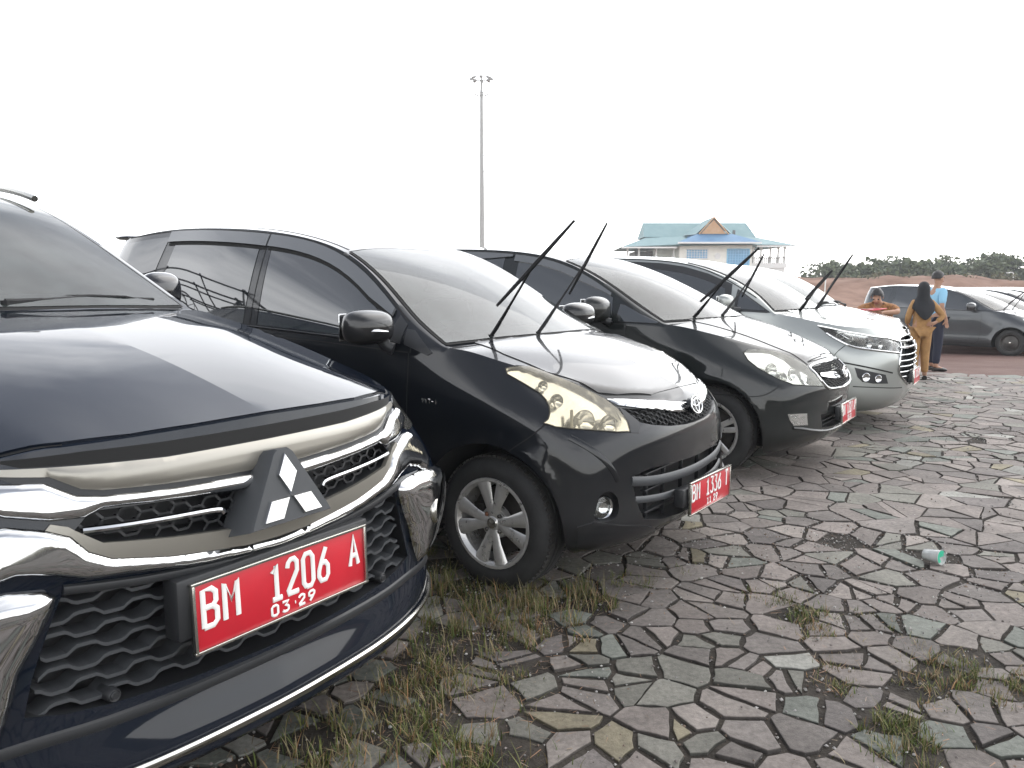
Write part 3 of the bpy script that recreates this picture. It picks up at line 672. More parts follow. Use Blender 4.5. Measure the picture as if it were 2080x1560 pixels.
def grass():
    rnd = random.Random(3); vs = []; fs = []; cols = []
    G1 = [(.085, .115, .022), (.105, .115, .03), (.055, .08, .02), (.13, .13, .04)]; G2 = [(.22, .17, .085), (.26, .15, .07), (.19, .13, .075), (.24, .20, .11)]
    for (cx, cy, rad, n, h, dry) in PATCH:
        clumps = [(cx + rnd.gauss(0, rad * .5), cy + rnd.gauss(0, rad * .5)) for _ in range(max(2, int(n / 22)))]
        for i in range(int(n * 1.4)):
            c = rnd.choice(clumps); x = c[0] + rnd.gauss(0, .018); y = c[1] + rnd.gauss(0, .018)
            if rnd.random() < .15: x = cx + rnd.gauss(0, rad * .6); y = cy + rnd.gauss(0, rad * .6)
            z = gz(x, y) - .02; H = h * (.52 if cx > .75 else .64) * rnd.choice((.35, .6, .8, 1.0)) * rnd.uniform(.7, 1.2); a = rnd.random() * 6.28; lean = rnd.uniform(.1, .9) * H; w_ = rnd.uniform(.0011, .0024)
            isdry = rnd.random() < dry * .7; col = rnd.choice(G2 if isdry else G1); g = rnd.uniform(.7, 1.25)
            if rnd.random() < .06: H *= 1.7; w_ *= .6; col = G2[3]
            dx, dy = math.cos(a), math.sin(a); px, py = -dy, dx; o = len(vs)
            for k, (t, ww) in enumerate(((0, 1.), (.35, .95), (.7, .7), (1., .08))):
                bx = x + dx * lean * t * t; by = y + dy * lean * t * t; bz = z + H * (t - .25 * t * t * (lean / H))
                vs += [(bx - px * w_ * ww, by - py * w_ * ww, bz), (bx + px * w_ * ww, by + py * w_ * ww, bz)]
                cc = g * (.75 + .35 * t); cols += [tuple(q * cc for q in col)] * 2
            for k in range(3): fs.append((o + 2 * k, o + 2 * k + 1, o + 2 * k + 3, o + 2 * k + 2))
            if H > h * 1.35:   # seed head
                bx = x + dx * lean; by = y + dy * lean; bz = z + H * .78
                for q in range(5):
                    o = len(vs); aa = rnd.random() * 6.28; l = .012; zz = bz - q * .006
                    vs += [(bx, by, zz), (bx + math.cos(aa) * .004, by + math.sin(aa) * .004, zz + l * .5), (bx, by, zz + l)]; cols += [(.22, .16, .11)] * 3; fs.append((o, o + 1, o + 2))
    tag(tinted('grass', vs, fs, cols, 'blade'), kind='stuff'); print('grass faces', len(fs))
    # dead straw and leaf litter lying flat
    vs = []; fs = []; cols = []
    for i in range(2600):
        c = rnd.choice(PATCH[:14]) if i < 1900 else rnd.choice(PATCH[:33]); x = rnd.gauss(c[0], c[2] * 1.1); y = rnd.gauss(c[1], c[2] * 1.1); z = gz(x, y) + rnd.uniform(-.018, .012)
        a = rnd.random() * 6.28; L = rnd.uniform(.01, .05); w_ = rnd.uniform(.0008, .002); dx, dy = math.cos(a) * L, math.sin(a) * L; o = len(vs); t = rnd.uniform(-.2, .3) * L
        vs += [(x - math.sin(a) * w_, y + math.cos(a) * w_, z), (x + math.sin(a) * w_, y - math.cos(a) * w_, z), (x + dx + math.sin(a) * w_ * .5, y + dy - math.cos(a) * w_ * .5, z + t), (x + dx - math.sin(a) * w_ * .5, y + dy + math.cos(a) * w_ * .5, z + t)]
        cols += [rnd.choice([(.16, .115, .08), (.22, .17, .12), (.10, .07, .05), (.26, .15, .09)])] * 4; fs.append((o, o + 1, o + 2, o + 3))
    tag(tinted('straw_litter', vs, fs, cols, 'blade'), kind='stuff')
grass()
# ------------------------------------------------------------------ cup on the paving
def cup():
    r = empty('plastic_cup', (2.11, 3.80, .040)); tag(r, 'crumpled clear plastic cup with green print lying on the stone paving', 'cup')
    m = MB(); prof = [(.0, -.050), (.026, -.050), (.028, -.047), (.0345, .034), (.0375, .036), (.0385, .040), (.0365, .041), (.0335, .035), (.027, -.045), (0, -.047)]
    m.lathe(prof, 28, 0, 'x'); b = m.build('cup_body', MT['cup_plastic'], r)
    f = MB(); f.lathe([(0, .036), (.034, .036), (.0365, .0385)], 28, 0, 'x')
    l = f.build('lid_film', MT['cup_plastic'], r)
    g = MB(); A = [(.0372, .024 * math.cos(t), .024 * math.sin(t)) for t in np.linspace(.6, 4.4, 12)]; g.tube(A, [.004] + [.010] * 10 + [.003], 6, 0, sq=(.15, 1), up=(1, 0, 0))
    g.tube([(.0372, -.012, .002), (.0372, .006, .012), (.0372, .018, .004)], [.003, .010, .004], 6, 0, sq=(.15, 1), up=(1, 0, 0)); g.build('green_print', MT['cup_green'], l)
    r.rotation_euler = (0, -.10, R(-60))
lens('cup_plastic', (.93, .95, .94), .50, .08, (.75, .78, .76)); mat('cup_green', (.03, .42, .25), .35)
cup()
# ------------------------------------------------------------------ red earth bank and far ground
def bank():
    vs = []; fs = []; xs = np.arange(-70, 130, 1.0); prof = [(66, -.55), (70, -.3), (74, .7), (78, 1.7), (82, 2.3), (88, 2.55), (100, 2.5), (130, 2.3), (180, 1.5)]
    for y, z in prof:
        for x in xs:
            k = 1.0 if x > 10 else .75
            rise = np.interp(x, [-70, 20, 38, 48, 58, 68, 130], [.7, .8, .95, 1.0, .62, .25, .2])
            n_ = noise.noise(Vector((x * .10, y * .12, 1))) * .5 + noise.noise(Vector((x * .45, y * .4, 5))) * .45
            vs.append((x, y + noise.noise(Vector((x * .2, 0, 9))) * 2.2, z * rise + n_ * (1 if z > 0 else .1)))
    n = len(xs); fs = [(j * n + i, j * n + i + 1, (j + 1) * n + i + 1, (j + 1) * n + i) for j in range(len(prof) - 1) for i in range(n - 1)]
    o = mobj('earth_bank', vs, fs, MT['red_earth'], smooth=True, sharp=0); tag(o, kind='structure'); o.name = 'hill'
bank()
# ------------------------------------------------------------------ trees
def leaf_cloud(rnd, lobes, nper, size, dark, light, vs, fs, cols):
    for (cx, cy, cz, rx, ry, rz, dens) in lobes:
        for i in range(int(nper * dens)):
            while True:
                p = Vector((rnd.uniform(-1, 1), rnd.uniform(-1, 1), rnd.uniform(-1, 1)))
                if .25 < p.length < 1: break
            p = p * (p.length ** -.35)
            x, y, z = cx + p.x * rx, cy + p.y * ry, cz + p.z * rz
            s = size * rnd.uniform(.5, 1.4); n = Vector((rnd.gauss(0, 1), rnd.gauss(0, 1), rnd.gauss(.6, 1))).normalized(); u = n.orthogonal().normalized(); v = n.cross(u)
            g = rnd.random(); c = tuple(dark[k] + (light[k] - dark[k]) * g for k in range(3)); o = len(vs)
            for (a, b) in ((-1, -.5), (0, -1), (1, .1), (.2, 1), (-.7, .7)):
                q = Vector((x, y, z)) + u * a * s * rnd.uniform(.6, 1) + v * b * s * rnd.uniform(.5, 1); vs.append(tuple(q)); cols.append(c)
            fs.append((o, o + 1, o + 2, o + 3, o + 4))
mat('bark', (.09, .075, .06), .9, noise_amt=.3, nscale=6)
def make_tree(seed, H, W, dark, light, kind):
    rnd = random.Random(seed); r = empty('tree', (0, 0, 0))
    t = MB(); top = H * .72
    pts = [Vector((0, 0, -.5)), Vector((rnd.uniform(-.1, .1), 0, H * .25)), Vector((rnd.uniform(-.3, .3), rnd.uniform(-.2, .2), H * .5)), Vector((rnd.uniform(-.4, .4), 0, top))]
    t.tube(pts, [.16, .13, .09, .04], 7)
    lobes = []; nl = 12 if kind != 'thin' else 6
    for k in range(nl):
        a = rnd.random() * 6.28; rr = rnd.uniform(.15, .5) * W; z = H * rnd.uniform(.20, .90) if kind != 'thin' else H * rnd.uniform(.45, .92)
        c = (rr * math.cos(a), rr * math.sin(a), z); s = W * rnd.uniform(.22, .36); lobes.append((*c, s, s, s * rnd.uniform(.55, .8), rnd.uniform(.7, 1.2)))
        t.tube([pts[1].lerp(pts[2], rnd.random()), Vector(c) * .6 + Vector((0, 0, z * .4)), Vector(c)], [.05, .035, .015], 5)
    lobes.append((0, 0, H * .86, W * .3, W * .3, H * .12, 1))
    t.build('trunk', MT['bark'], r)
    vs, fs, cols = [], [], []; leaf_cloud(rnd, lobes, 130 if kind != 'thin' else 70, .20, dark, light, vs, fs, cols)
    tinted('crown', vs, fs, cols, 'leaf', parent=r)
    return r
def copy_tree(o, parent=None):
    c = o.copy(); scene.collection.objects.link(c)
    if parent is not None: c.parent = parent; c.matrix_parent_inverse = o.matrix_parent_inverse.copy()
    for ch in list(o.children): copy_tree(ch, c)
    return c
def trees():
    D = (.050, .068, .042); L_ = (.12, .15, .08)
    kinds = [('round', 6.0, 5.0, D, L_, 'broad dark green tree'), ('tall', 7.6, 4.0, (.05, .068, .045), (.11, .145, .08), 'tall dark green tree'), ('thin', 6.6, 3.6, (.05, .06, .03), (.11, .13, .06), 'thin tree with open crown'), ('round', 5.0, 4.6, (.055, .072, .035), (.14, .16, .07), 'low bushy olive green tree')]
    protos = [make_tree(20 + i, k[1], k[2], k[3], k[4], k[0]) for i, k in enumerate(kinds)]
    spots = [(39.0, 96, 3, .55), (40.2, 98, 0, .5), (41.5, 95, 3, .62), (44.0, 97, 2, .60), (46.5, 94, 0, .80), (49.6, 96, 1, .60), (51.5, 98, 3, .60), (53.0, 96, 2, .78), (55.5, 97, 3, .62), (57.2, 95, 2, .80), (60.2, 96, 1, .74), (62.6, 94, 0, .92), (65.6, 96, 1, .80), (68.2, 93, 0, .95), (70.6, 96, 2, .85), (73.0, 94, 3, .9), (75.0, 96, 0, .95), (77.6, 93, 1, .72), (80.2, 95, 1, .88), (82.8, 93, 0, 1.0), (85.5, 95, 3, 1.0), (88.4, 94, 1, .9), (91.5, 95, 0, .98),
             (47.9, 99, 3, .7), (58.8, 98, 3, .75), (64.1, 97, 3, .85), (66.9, 98, 3, .8), (71.9, 97, 0, .85)]
    spots.sort()
    look = {0: 'broad dark tree', 1: 'tall dense tree', 2: 'thin open-crowned tree', 3: 'low olive-green bushy tree'}
    # each tree is described by its neighbours along the treeline
    used = set(); ORD = ['leftmost'] + ['%s from the left' % q for q in ('second third fourth fifth sixth seventh eighth ninth tenth eleventh twelfth thirteenth fourteenth fifteenth sixteenth seventeenth eighteenth nineteenth twentieth twenty-first twenty-second twenty-third twenty-fourth twenty-fifth twenty-sixth twenty-seventh twenty-eighth twenty-ninth thirtieth'.split())]
    for i, (x, y, k, s) in enumerate(spots):
        o = protos[k] if k not in used else copy_tree(protos[k]); used.add(k)
        o.location = (x, y, -.1 if x < 58 else -1.0); o.scale = (s * 1.05, s * 1.05, s * (1.0)); o.rotation_euler = (0, 0, i * 1.7)
        lab = '%s, %s of the trees beyond the lot' % (look[k], ORD[i])
        tag(o, lab, 'tree', 'trees along the far edge of the lot')
    rnd = random.Random(9); vs, fs, cols = [], [], []; lobes = []
    for i in range(420):
        x = rnd.uniform(37.5, 100); y = rnd.uniform(89, 100); lobes.append((x, y, (1.9 + rnd.uniform(0, 1.0) if x < 54 else 1.0 + rnd.uniform(0, 3.0)) + rnd.uniform(0, .7), rnd.uniform(1.0, 2.0), 1.0, rnd.uniform(.6, 1.2), 1))
    leaf_cloud(rnd, lobes, 110, .26, (.050, .068, .040), (.125, .15, .075), vs, fs, cols)
    tag(tinted('undergrowth', vs, fs, cols, 'leaf'), kind='stuff')
    # scrub on the bank edge
    vs, fs, cols = [], [], []; lobes = []
    for i in range(60):
        x = rnd.uniform(36, 70); lobes.append((x, rnd.uniform(80, 90), 2.2 + rnd.uniform(-.2, .3), .8, .6, .35, .5))
    leaf_cloud(rnd, lobes, 50, .14, (.06, .06, .03), (.14, .13, .06), vs, fs, cols)
    tag(tinted('scrub', vs, fs, cols, 'leaf'), kind='stuff')
trees()
# ------------------------------------------------------------------ two-storey house with blue hipped roof
mat('wall_cream', (.88, .87, .80), .8, noise_amt=.06, nscale=.6); mat('trim_white', (.80, .80, .78), .7); mat('roof_teal', (.115, .22, .235), .6, 0, base2=(.145, .25, .265), nscale=.8)
mat('roof_blue', (.05, .15, .29), .6, 0, base2=(.075, .20, .34), nscale=.7); mat('gable_tan', (.50, .28, .14), .8, base2=(.56, .35, .20), nscale=2.5); mat('pane_blue', (.14, .36, .58), .12, 0, 0, 1.6); mat('frame_blue', (.25, .55, .78), .5); mat('veranda_dark', (.16, .15, .14), .9)
def house():
    r = empty('house', (27.5, 110, .5)); tag(r, 'cream two-storey house with teal-blue hipped roof, tan gable and open corner verandas', 'house')
    ox = 27.5
    def P(x, y, z): return (x - ox, y, z)
    def part(name, vs, fs, m): return mobj(name, vs, fs, MT[m], r, smooth=False)
    def box(mb, x0, x1, y0, y1, z0, z1, m=0): mb.box(((x0 + x1) / 2 - ox, (y0 + y1) / 2, (z0 + z1) / 2), (x1 - x0, y1 - y0, z1 - z0), m)
    # walls: front block and set-back main block
    w = MB(); box(w, 23.1, 33.1, 0, 8, -.5, 6.7); box(w, 17.5, 36.5, 3, 13, -.5, 3.3); box(w, 20.5, 34.0, 4.5, 12, 3.3, 6.4); w.build('wall', MT['wall_cream'], r, smooth=False)
    for a_ in ((17.9, 20.4), (34.1, 34.9)): d = MB(); box(d, *a_, 6, 12, 3.56, 5.8); d.build('inner_wall', MT['veranda_dark'], r, smooth=False)
    for (a_, b_) in ((15.8, 23.0), (33.2, 38.2)): fl = MB(); box(fl, a_, b_, 1.0, 13, 3.3, 3.55); box(fl, a_, b_, .85, 1.0, 3.3, 4.0); fl.build('balcony', MT['trim_white'], r, smooth=False)
    for a_ in ((33.2, 38.0, 1.02, 13), (15.9, 23.0, 1.2, 3)): gw = MB(); box(gw, *a_, -.5, 3.29); gw.build('ground_floor', MT['trim_white'], r, smooth=False)
    for x in [16.1, 17.7, 20.1, 22.5, 33.6, 34.7, 36.0, 37.1, 38.0]:
        c = MB(); c.lathe([(.17, 3.5), (.17, 4.7), (.24, 4.75), (.24, 4.95), (.15, 5.0), (.13, 5.9), (.22, 6.0), (.22, 6.2)], 10, 0, 'z', (x - ox, 1.2, 0)); c.build('column', MT['trim_white'], r)
    for (x0, x1) in ((15.9, 22.9), (33.3, 38.0)):
        b = MB(); box(b, x0, x1, 1.0, 1.15, 4.65, 4.78); x = x0
        while x < x1: b.box((x - ox, 1.08, 4.3), (.10, .10, .75)); x += .27
        b.build('balustrade', MT['trim_white'] if x0 < 20 else MT['veranda_dark'], r, smooth=False)
    # roofs
    def roof(name, ring, top, m):
        n = len(ring); return part(name, [P(*p) for p in ring] + [P(*p) for p in top], [(i, (i + 1) % n, n + (i + 1) % n, n + i) for i in range(n)] + [tuple(range(n, 2 * n)), tuple(reversed(range(n)))], m)
    roof('lower_roof', [(15.0, -.6, 6.15), (22.6, -.8, 6.45), (33.5, -.8, 6.45), (39.0, -.6, 6.35), (38.4, 14, 6.3), (15.4, 14, 6.1)], [(19.0, 3.2, 7.62), (24.2, 3.0, 7.75), (31.5, 3.0, 7.75), (34.4, 3.2, 7.68), (34.2, 10, 7.7), (19.2, 10, 7.65)], 'roof_teal')
    roof('porch_roof', [(22.4, -2.2, 6.72), (33.7, -2.2, 6.72), (32.6, 3.2, 7.2), (24.0, 3.2, 7.2)], [(25.6, .4, 7.95), (30.4, .4, 7.95), (31.0, 3.3, 8.0), (25.0, 3.3, 8.0)], 'roof_blue')
    roof('upper_roof', [(18.65, 3.1, 7.68), (34.5, 3.1, 7.68), (34.3, 10.2, 7.7), (18.8, 10.2, 7.7)], [(19.05, 6.5, 9.9), (34.0, 6.5, 9.9), (34.0, 6.8, 9.9), (19.05, 6.8, 9.9)], 'roof_teal')
    # front gablet
    part('gablet_roof', [P(25.4, .5, 7.9), P(27.75, .3, 10.25), P(30.3, .5, 7.9), P(27.75, 6.4, 10.15), P(24.2, 3.2, 7.9), P(31.4, 3.2, 7.9)], [(0, 1, 3, 4), (1, 2, 5, 3)], 'roof_teal')
    part('gable', [P(26.05, .22, 7.95), P(29.5, .22, 7.95), P(27.75, .22, 9.85), P(26.05, .5, 7.95), P(29.5, .5, 7.95), P(27.75, .5, 9.85)], [(0, 1, 2), (5, 4, 3), (0, 3, 4, 1), (1, 4, 5, 2), (2, 5, 3, 0)], 'gable_tan')
    tr = MB()
    for a, b in (((25.75, .15, 7.9), (27.75, .15, 10.2)), ((29.8, .15, 7.9), (27.75, .15, 10.2))): tr.tube([P(*a), P(*b)], .09, 4)
    tr.build('gable_board', MT['gable_tan'], r, smooth=False)
    fa = MB(); box(fa, 22.4, 33.7, -2.25, -2.15, 6.5, 6.72); box(fa, 15.0, 22.6, -.68, -.58, 5.95, 6.15); box(fa, 33.5, 39.0, -.68, -.58, 6.12, 6.33); fa.build('fascia', MT['trim_white'], r, smooth=False)
    def window(x0, x1, z0, z1, y, nx, nz):
        f = MB()
        for i in range(nx + 1): xx = x0 + (x1 - x0) * i / nx; f.box((xx - ox, y - .05, (z0 + z1) / 2), (.05 if 0 < i < nx else .16, .08, z1 - z0))
        for i in range(nz + 1): zz = z0 + (z1 - z0) * i / nz; f.box(((x0 + x1) / 2 - ox, y - .055, zz), (x1 - x0, .07, .05 if 0 < i < nz else .14))
        fr = f.build('window', MT['frame_blue'] if x0 > 29 else MT['trim_white'], r, smooth=False); p = MB(); box(p, x0, x1, y - .02, y - .005, z0, z1); p.build('pane', MT['pane_blue'], fr, smooth=False)
    window(24.0, 27.0, 4.55, 5.85, 0, 8, 4); window(29.7, 32.7, 3.7, 5.85, 0, 8, 6); window(35.2, 37.2, 1.9, 2.7, 1.0, 6, 2)
    v = MB(); box(v, 30.9, 31.2, 1.8, 2.2, 7.9, 8.55); v.build('vent', MT['veranda_dark'], r, smooth=False)
    s = MB(); s.lathe([(.0, -.02), (.42, -.02), (.42, .05), (0, .05)], 24, 0, 'y', (28.35 - ox, -.04, 4.9)); s.build('wall_medallion', MT['trim_white'], r)
house()
# ------------------------------------------------------------------ high-mast light
def mast():
    r = empty('floodlight_mast', (-3.73, 100, 0)); tag(r, 'tall slender grey floodlight mast with ring of lamps, rising behind the black minivan', 'light mast')
    mat('galvanised', (.36, .36, .35), .6, .3, noise_amt=.15)
    p = MB(); p.tube([(0, 0, -.5), (0, 0, 8), (0, 0, 16), (0, 0, 24.6), (0, 0, 26.5)], [.36, .32, .26, .20, .10], 12); p.build('pole', MT['galvanised'], r)
    for z in np.arange(4, 23, 1.9): k = MB(); k.box((.36, 0, z), (.26, .06, .07)); k.build('step_bracket', MT['galvanised'], r, smooth=False)
    for (z, rad) in ((24.6, .85), (26.4, 1.1)):
        q = MB(); n = 24
        q.tube([(rad * math.cos(t), rad * math.sin(t), z) for t in np.linspace(0, 2 * math.pi, n + 1)], .05, 6, caps=False)
        for a in range(6): q.tube([(0, 0, z - .25), (rad * math.cos(a * 1.047), rad * math.sin(a * 1.047), z)], .035, 5)
        ring = q.build('lamp_ring', MT['galvanised'], r)
        if z > 25:
            for a in range(8):
                t = a * math.pi / 4; b = MB(); b.box((0, 0, 0), (.45, .32, .26), rot=Matrix.Rotation(t, 3, 'Z') @ Matrix.Rotation(.5, 3, 'Y')); o = b.build('floodlight', MT['galvanised'], ring, smooth=False); o.location = (rad * 1.1 * math.cos(t), rad * 1.1 * math.sin(t), z)
mast()
def posts():
    for (x, y, h, arm, lab) in ((53.6, 85, 3.2, .5, 'pale lamp post with short arm in front of the trees, above the far parked cars'), (60.0, 94, 5.2, 0, 'thin pale pole standing against the trees near the right edge')):
        r = empty('lamp_post', (x, y, -.5)); tag(r, lab, 'lamp post'); m = MB(); m.tube([(0, 0, 0), (0, 0, h)], [.06, .045], 8); m.build('pole', MT['trim_white'], r)
        if arm: b = MB(); b.tube([(0, 0, h), (-.3, 0, h + .1), (-arm, 0, h + .05)], .04, 6); b.box((-arm - .1, 0, h + .03), (.35, .14, .08)); b.build('lamp_head', MT['trim_white'], r)
    r = empty('marker_pole', (26.2, 66.5, -.5)); tag(r, 'short pale stake standing in front of the red earth bank', 'pole'); m = MB(); m.tube([(0, 0, 0), (.05, 0, 2.6)], .05, 6); m.build('stake', MT['trim_white'], r)
posts()

# ------------------------------------------------------------------ steel canopy frame standing to the left, mirrored in the minivan's rear glass
def truss():
    r = empty('canopy_frame', (-17.5, 6.5, 0), R(20)); tag(r, 'bare steel truss frame on four posts, mirrored in the black minivan rear glass', 'canopy frame')
    mat('painted_steel', (.10, .10, .11), .6, .3)
    for (x, y) in ((-3, -2.5), (-3, 2.5), (3.2, -2.5), (3.2, 2.5)):
        p = MB(); p.tube([(x, y, 0), (x, y, 5.6)], .08, 8); p.build('post', MT['painted_steel'], r)
    for z in (5.6, 6.2):
        for y in (-2.5, 0, 2.5):
            b = MB(); b.tube([(-3.4, y, z), (3.6, y, z)], .05, 6); b.build('beam', MT['painted_steel'], r)
        for x in (-3.2, -1.1, 1.1, 3.4):
            b = MB(); b.tube([(x, -2.7, z), (x, 2.7, z)], .05, 6); b.build('cross_beam', MT['painted_steel'], r)
    for y in (-2.5, 2.5):
        b = MB(); pts = [(-3.4 + i * .875, y, 5.6 if i % 2 else 6.2) for i in range(9)]; b.tube(pts, .03, 5); b.build('web_bar', MT['painted_steel'], r)
truss()
# ------------------------------------------------------------------ car building kit
def resample(P, step, closed=False):
    P = [Vector(p) for p in P]
    if closed: P = P + [P[0]]
    o = []
    for a, b in zip(P[:-1], P[1:]):
        n = max(1, int((b - a).length / step + .5))
        o += [a.lerp(b, i / n) for i in range(n)]
    if not closed: o.append(P[-1])
    return o
def crspline(P, k=6, closed=False):
    P = [Vector(p) for p in P]; n = len(P); o = []
    if n < 3: return P
    rng = range(n) if closed else range(n - 1)
    for i in rng:
        p0, p1, p2, p3 = (P[(i - 1) % n], P[i], P[(i + 1) % n], P[(i + 2) % n]) if closed else (P[max(i - 1, 0)], P[i], P[i + 1], P[min(i + 2, n - 1)])
        for j in range(k):
            t = j / k
            o.append(.5 * ((2 * p1) + (p2 - p0) * t + (2 * p0 - 5 * p1 + 4 * p2 - p3) * t * t + (3 * p1 - p0 - 3 * p2 + p3) * t ** 3))
    if not closed: o.append(P[-1])
    return o
def mir(P): return [Vector((p[0], -p[1], p[2])) for p in P]
def msym(P, drop=False):
    """closed outline from a near-side half chain, mirrored across the centreline"""
    P = [Vector(p) for p in P]; return P + [q for q in reversed(mir(P)) if abs(q.y) > 1e-4]
GLY = {
 'B': [[(0, 0), (0, 1.8), (.65, 1.8), (.95, 1.6), (.95, 1.15), (.7, .95), (0, .95)], [(.7, .95), (1, .75), (1, .2), (.7, 0), (0, 0)]],
 'M': [[(0, 0), (0, 1.8), (.5, .9), (1, 1.8), (1, 0)]],
 '1': [[(.1, 1.4), (.5, 1.8), (.5, 0)], [(.05, 0), (.95, 0)]],
 '2': [[(0, 1.4), (.1, 1.65), (.35, 1.8), (.7, 1.8), (.95, 1.6), (.95, 1.15), (0, .15), (0, 0), (1, 0)]],
 '0': [[(.25, 0), (0, .25), (0, 1.55), (.25, 1.8), (.75, 1.8), (1, 1.55), (1, .25), (.75, 0), (.25, 0)]],
 '6': [[(.85, 1.8), (.35, 1.1), (.05, .6), (0, .3), (.25, 0), (.75, 0), (1, .25), (1, .75), (.75, .98), (.3, .98)]],
 '9': [[(.15, 0), (.65, .7), (.95, 1.2), (1, 1.5), (.75, 1.8), (.25, 1.8), (0, 1.55), (0, 1.05), (.25, .82), (.7, .82)]],
 'A': [[(0, 0), (.5, 1.8), (1, 0)], [(.2, .6), (.8, .6)]],
 '3': [[(0, 1.8), (1, 1.8), (.45, 1.05), (.8, 1.0), (1, .75), (1, .25), (.75, 0), (.25, 0), (0, .25)]],
 'T': [[(0, 1.8), (1, 1.8)], [(.5, 1.8), (.5, 0)]],
 '7': [[(0, 1.8), (1, 1.8), (.4, 0)]], '8': [[(.25, .95), (0, .7), (0, .25), (.25, 0), (.75, 0), (1, .25), (1, .7), (.75, .95), (.25, .95), (.05, 1.2), (.05, 1.6), (.3, 1.8), (.7, 1.8), (.95, 1.6), (.95, 1.2), (.75, .95)]],
 '5': [[(.95, 1.8), (.05, 1.8), (.05, 1.05), (.7, 1.05), (1, .8), (1, .25), (.75, 0), (0, 0)]],
 'V': [[(0, 1.8), (.5, 0), (1, 1.8)]], 'i': [[(.5, 0), (.5, 1.1)], [(.5, 1.6), (.5, 1.8)]], '-': [[(.1, .9), (.9, .9)]], '.': [[(.45, .9), (.55, .9)]],
 'R': [[(0, 0), (0, 1.8), (.7, 1.8), (1, 1.55), (1, 1.15), (.7, .95), (0, .95)], [(.5, .95), (1, 0)]],
 'E': [[(1, 1.8), (0, 1.8), (0, 0), (1, 0)], [(0, .95), (.8, .95)]]}
def write(mb, text, x0, y0, cw, ch, adv, r, flat=.35, m=0):
    """stroke lettering in the local xy plane"""
    x = x0
    for c in text:
        for st in GLY.get(c, []):
            mb.tube([(x + p[0] * cw, y0 + p[1] / 1.8 * ch, 0) for p in st], r, 8, m, up=(0, 0, 1), sq=(flat, 1))
        x += adv
def plate(parent, M, wd, ht, lines, bent=0):
    """licence plate built flat in local xy, facing +z"""
    root = None
    b = MB(); b.bbox((0, 0, -.004), (wd, ht, .006), .0025)
    pl = b.build('licence_plate', MT['plate_red'], parent)
    fr = MB(); t = .006
    for s in (-1, 1):
        fr.bbox((0, s * ht / 2, -.002), (wd + 2 * t, t * 1.4, .016), .002); fr.bbox((s * wd / 2, 0, -.002), (t * 1.4, ht, .016), .002)
    f = fr.build('plate_frame', MT['chrome_dull'], pl)
    for (txt, x, y, cw, ch, adv, r) in lines:
        L = MB(); write(L, txt, x * wd, y * ht, cw * wd, ch * ht, adv * wd, r)
        L.build('plate_number' if y > -.3 else 'plate_date', MT['plate_white'], pl).location = (0, 0, .0005)
    pl.matrix_basis = M
    return pl
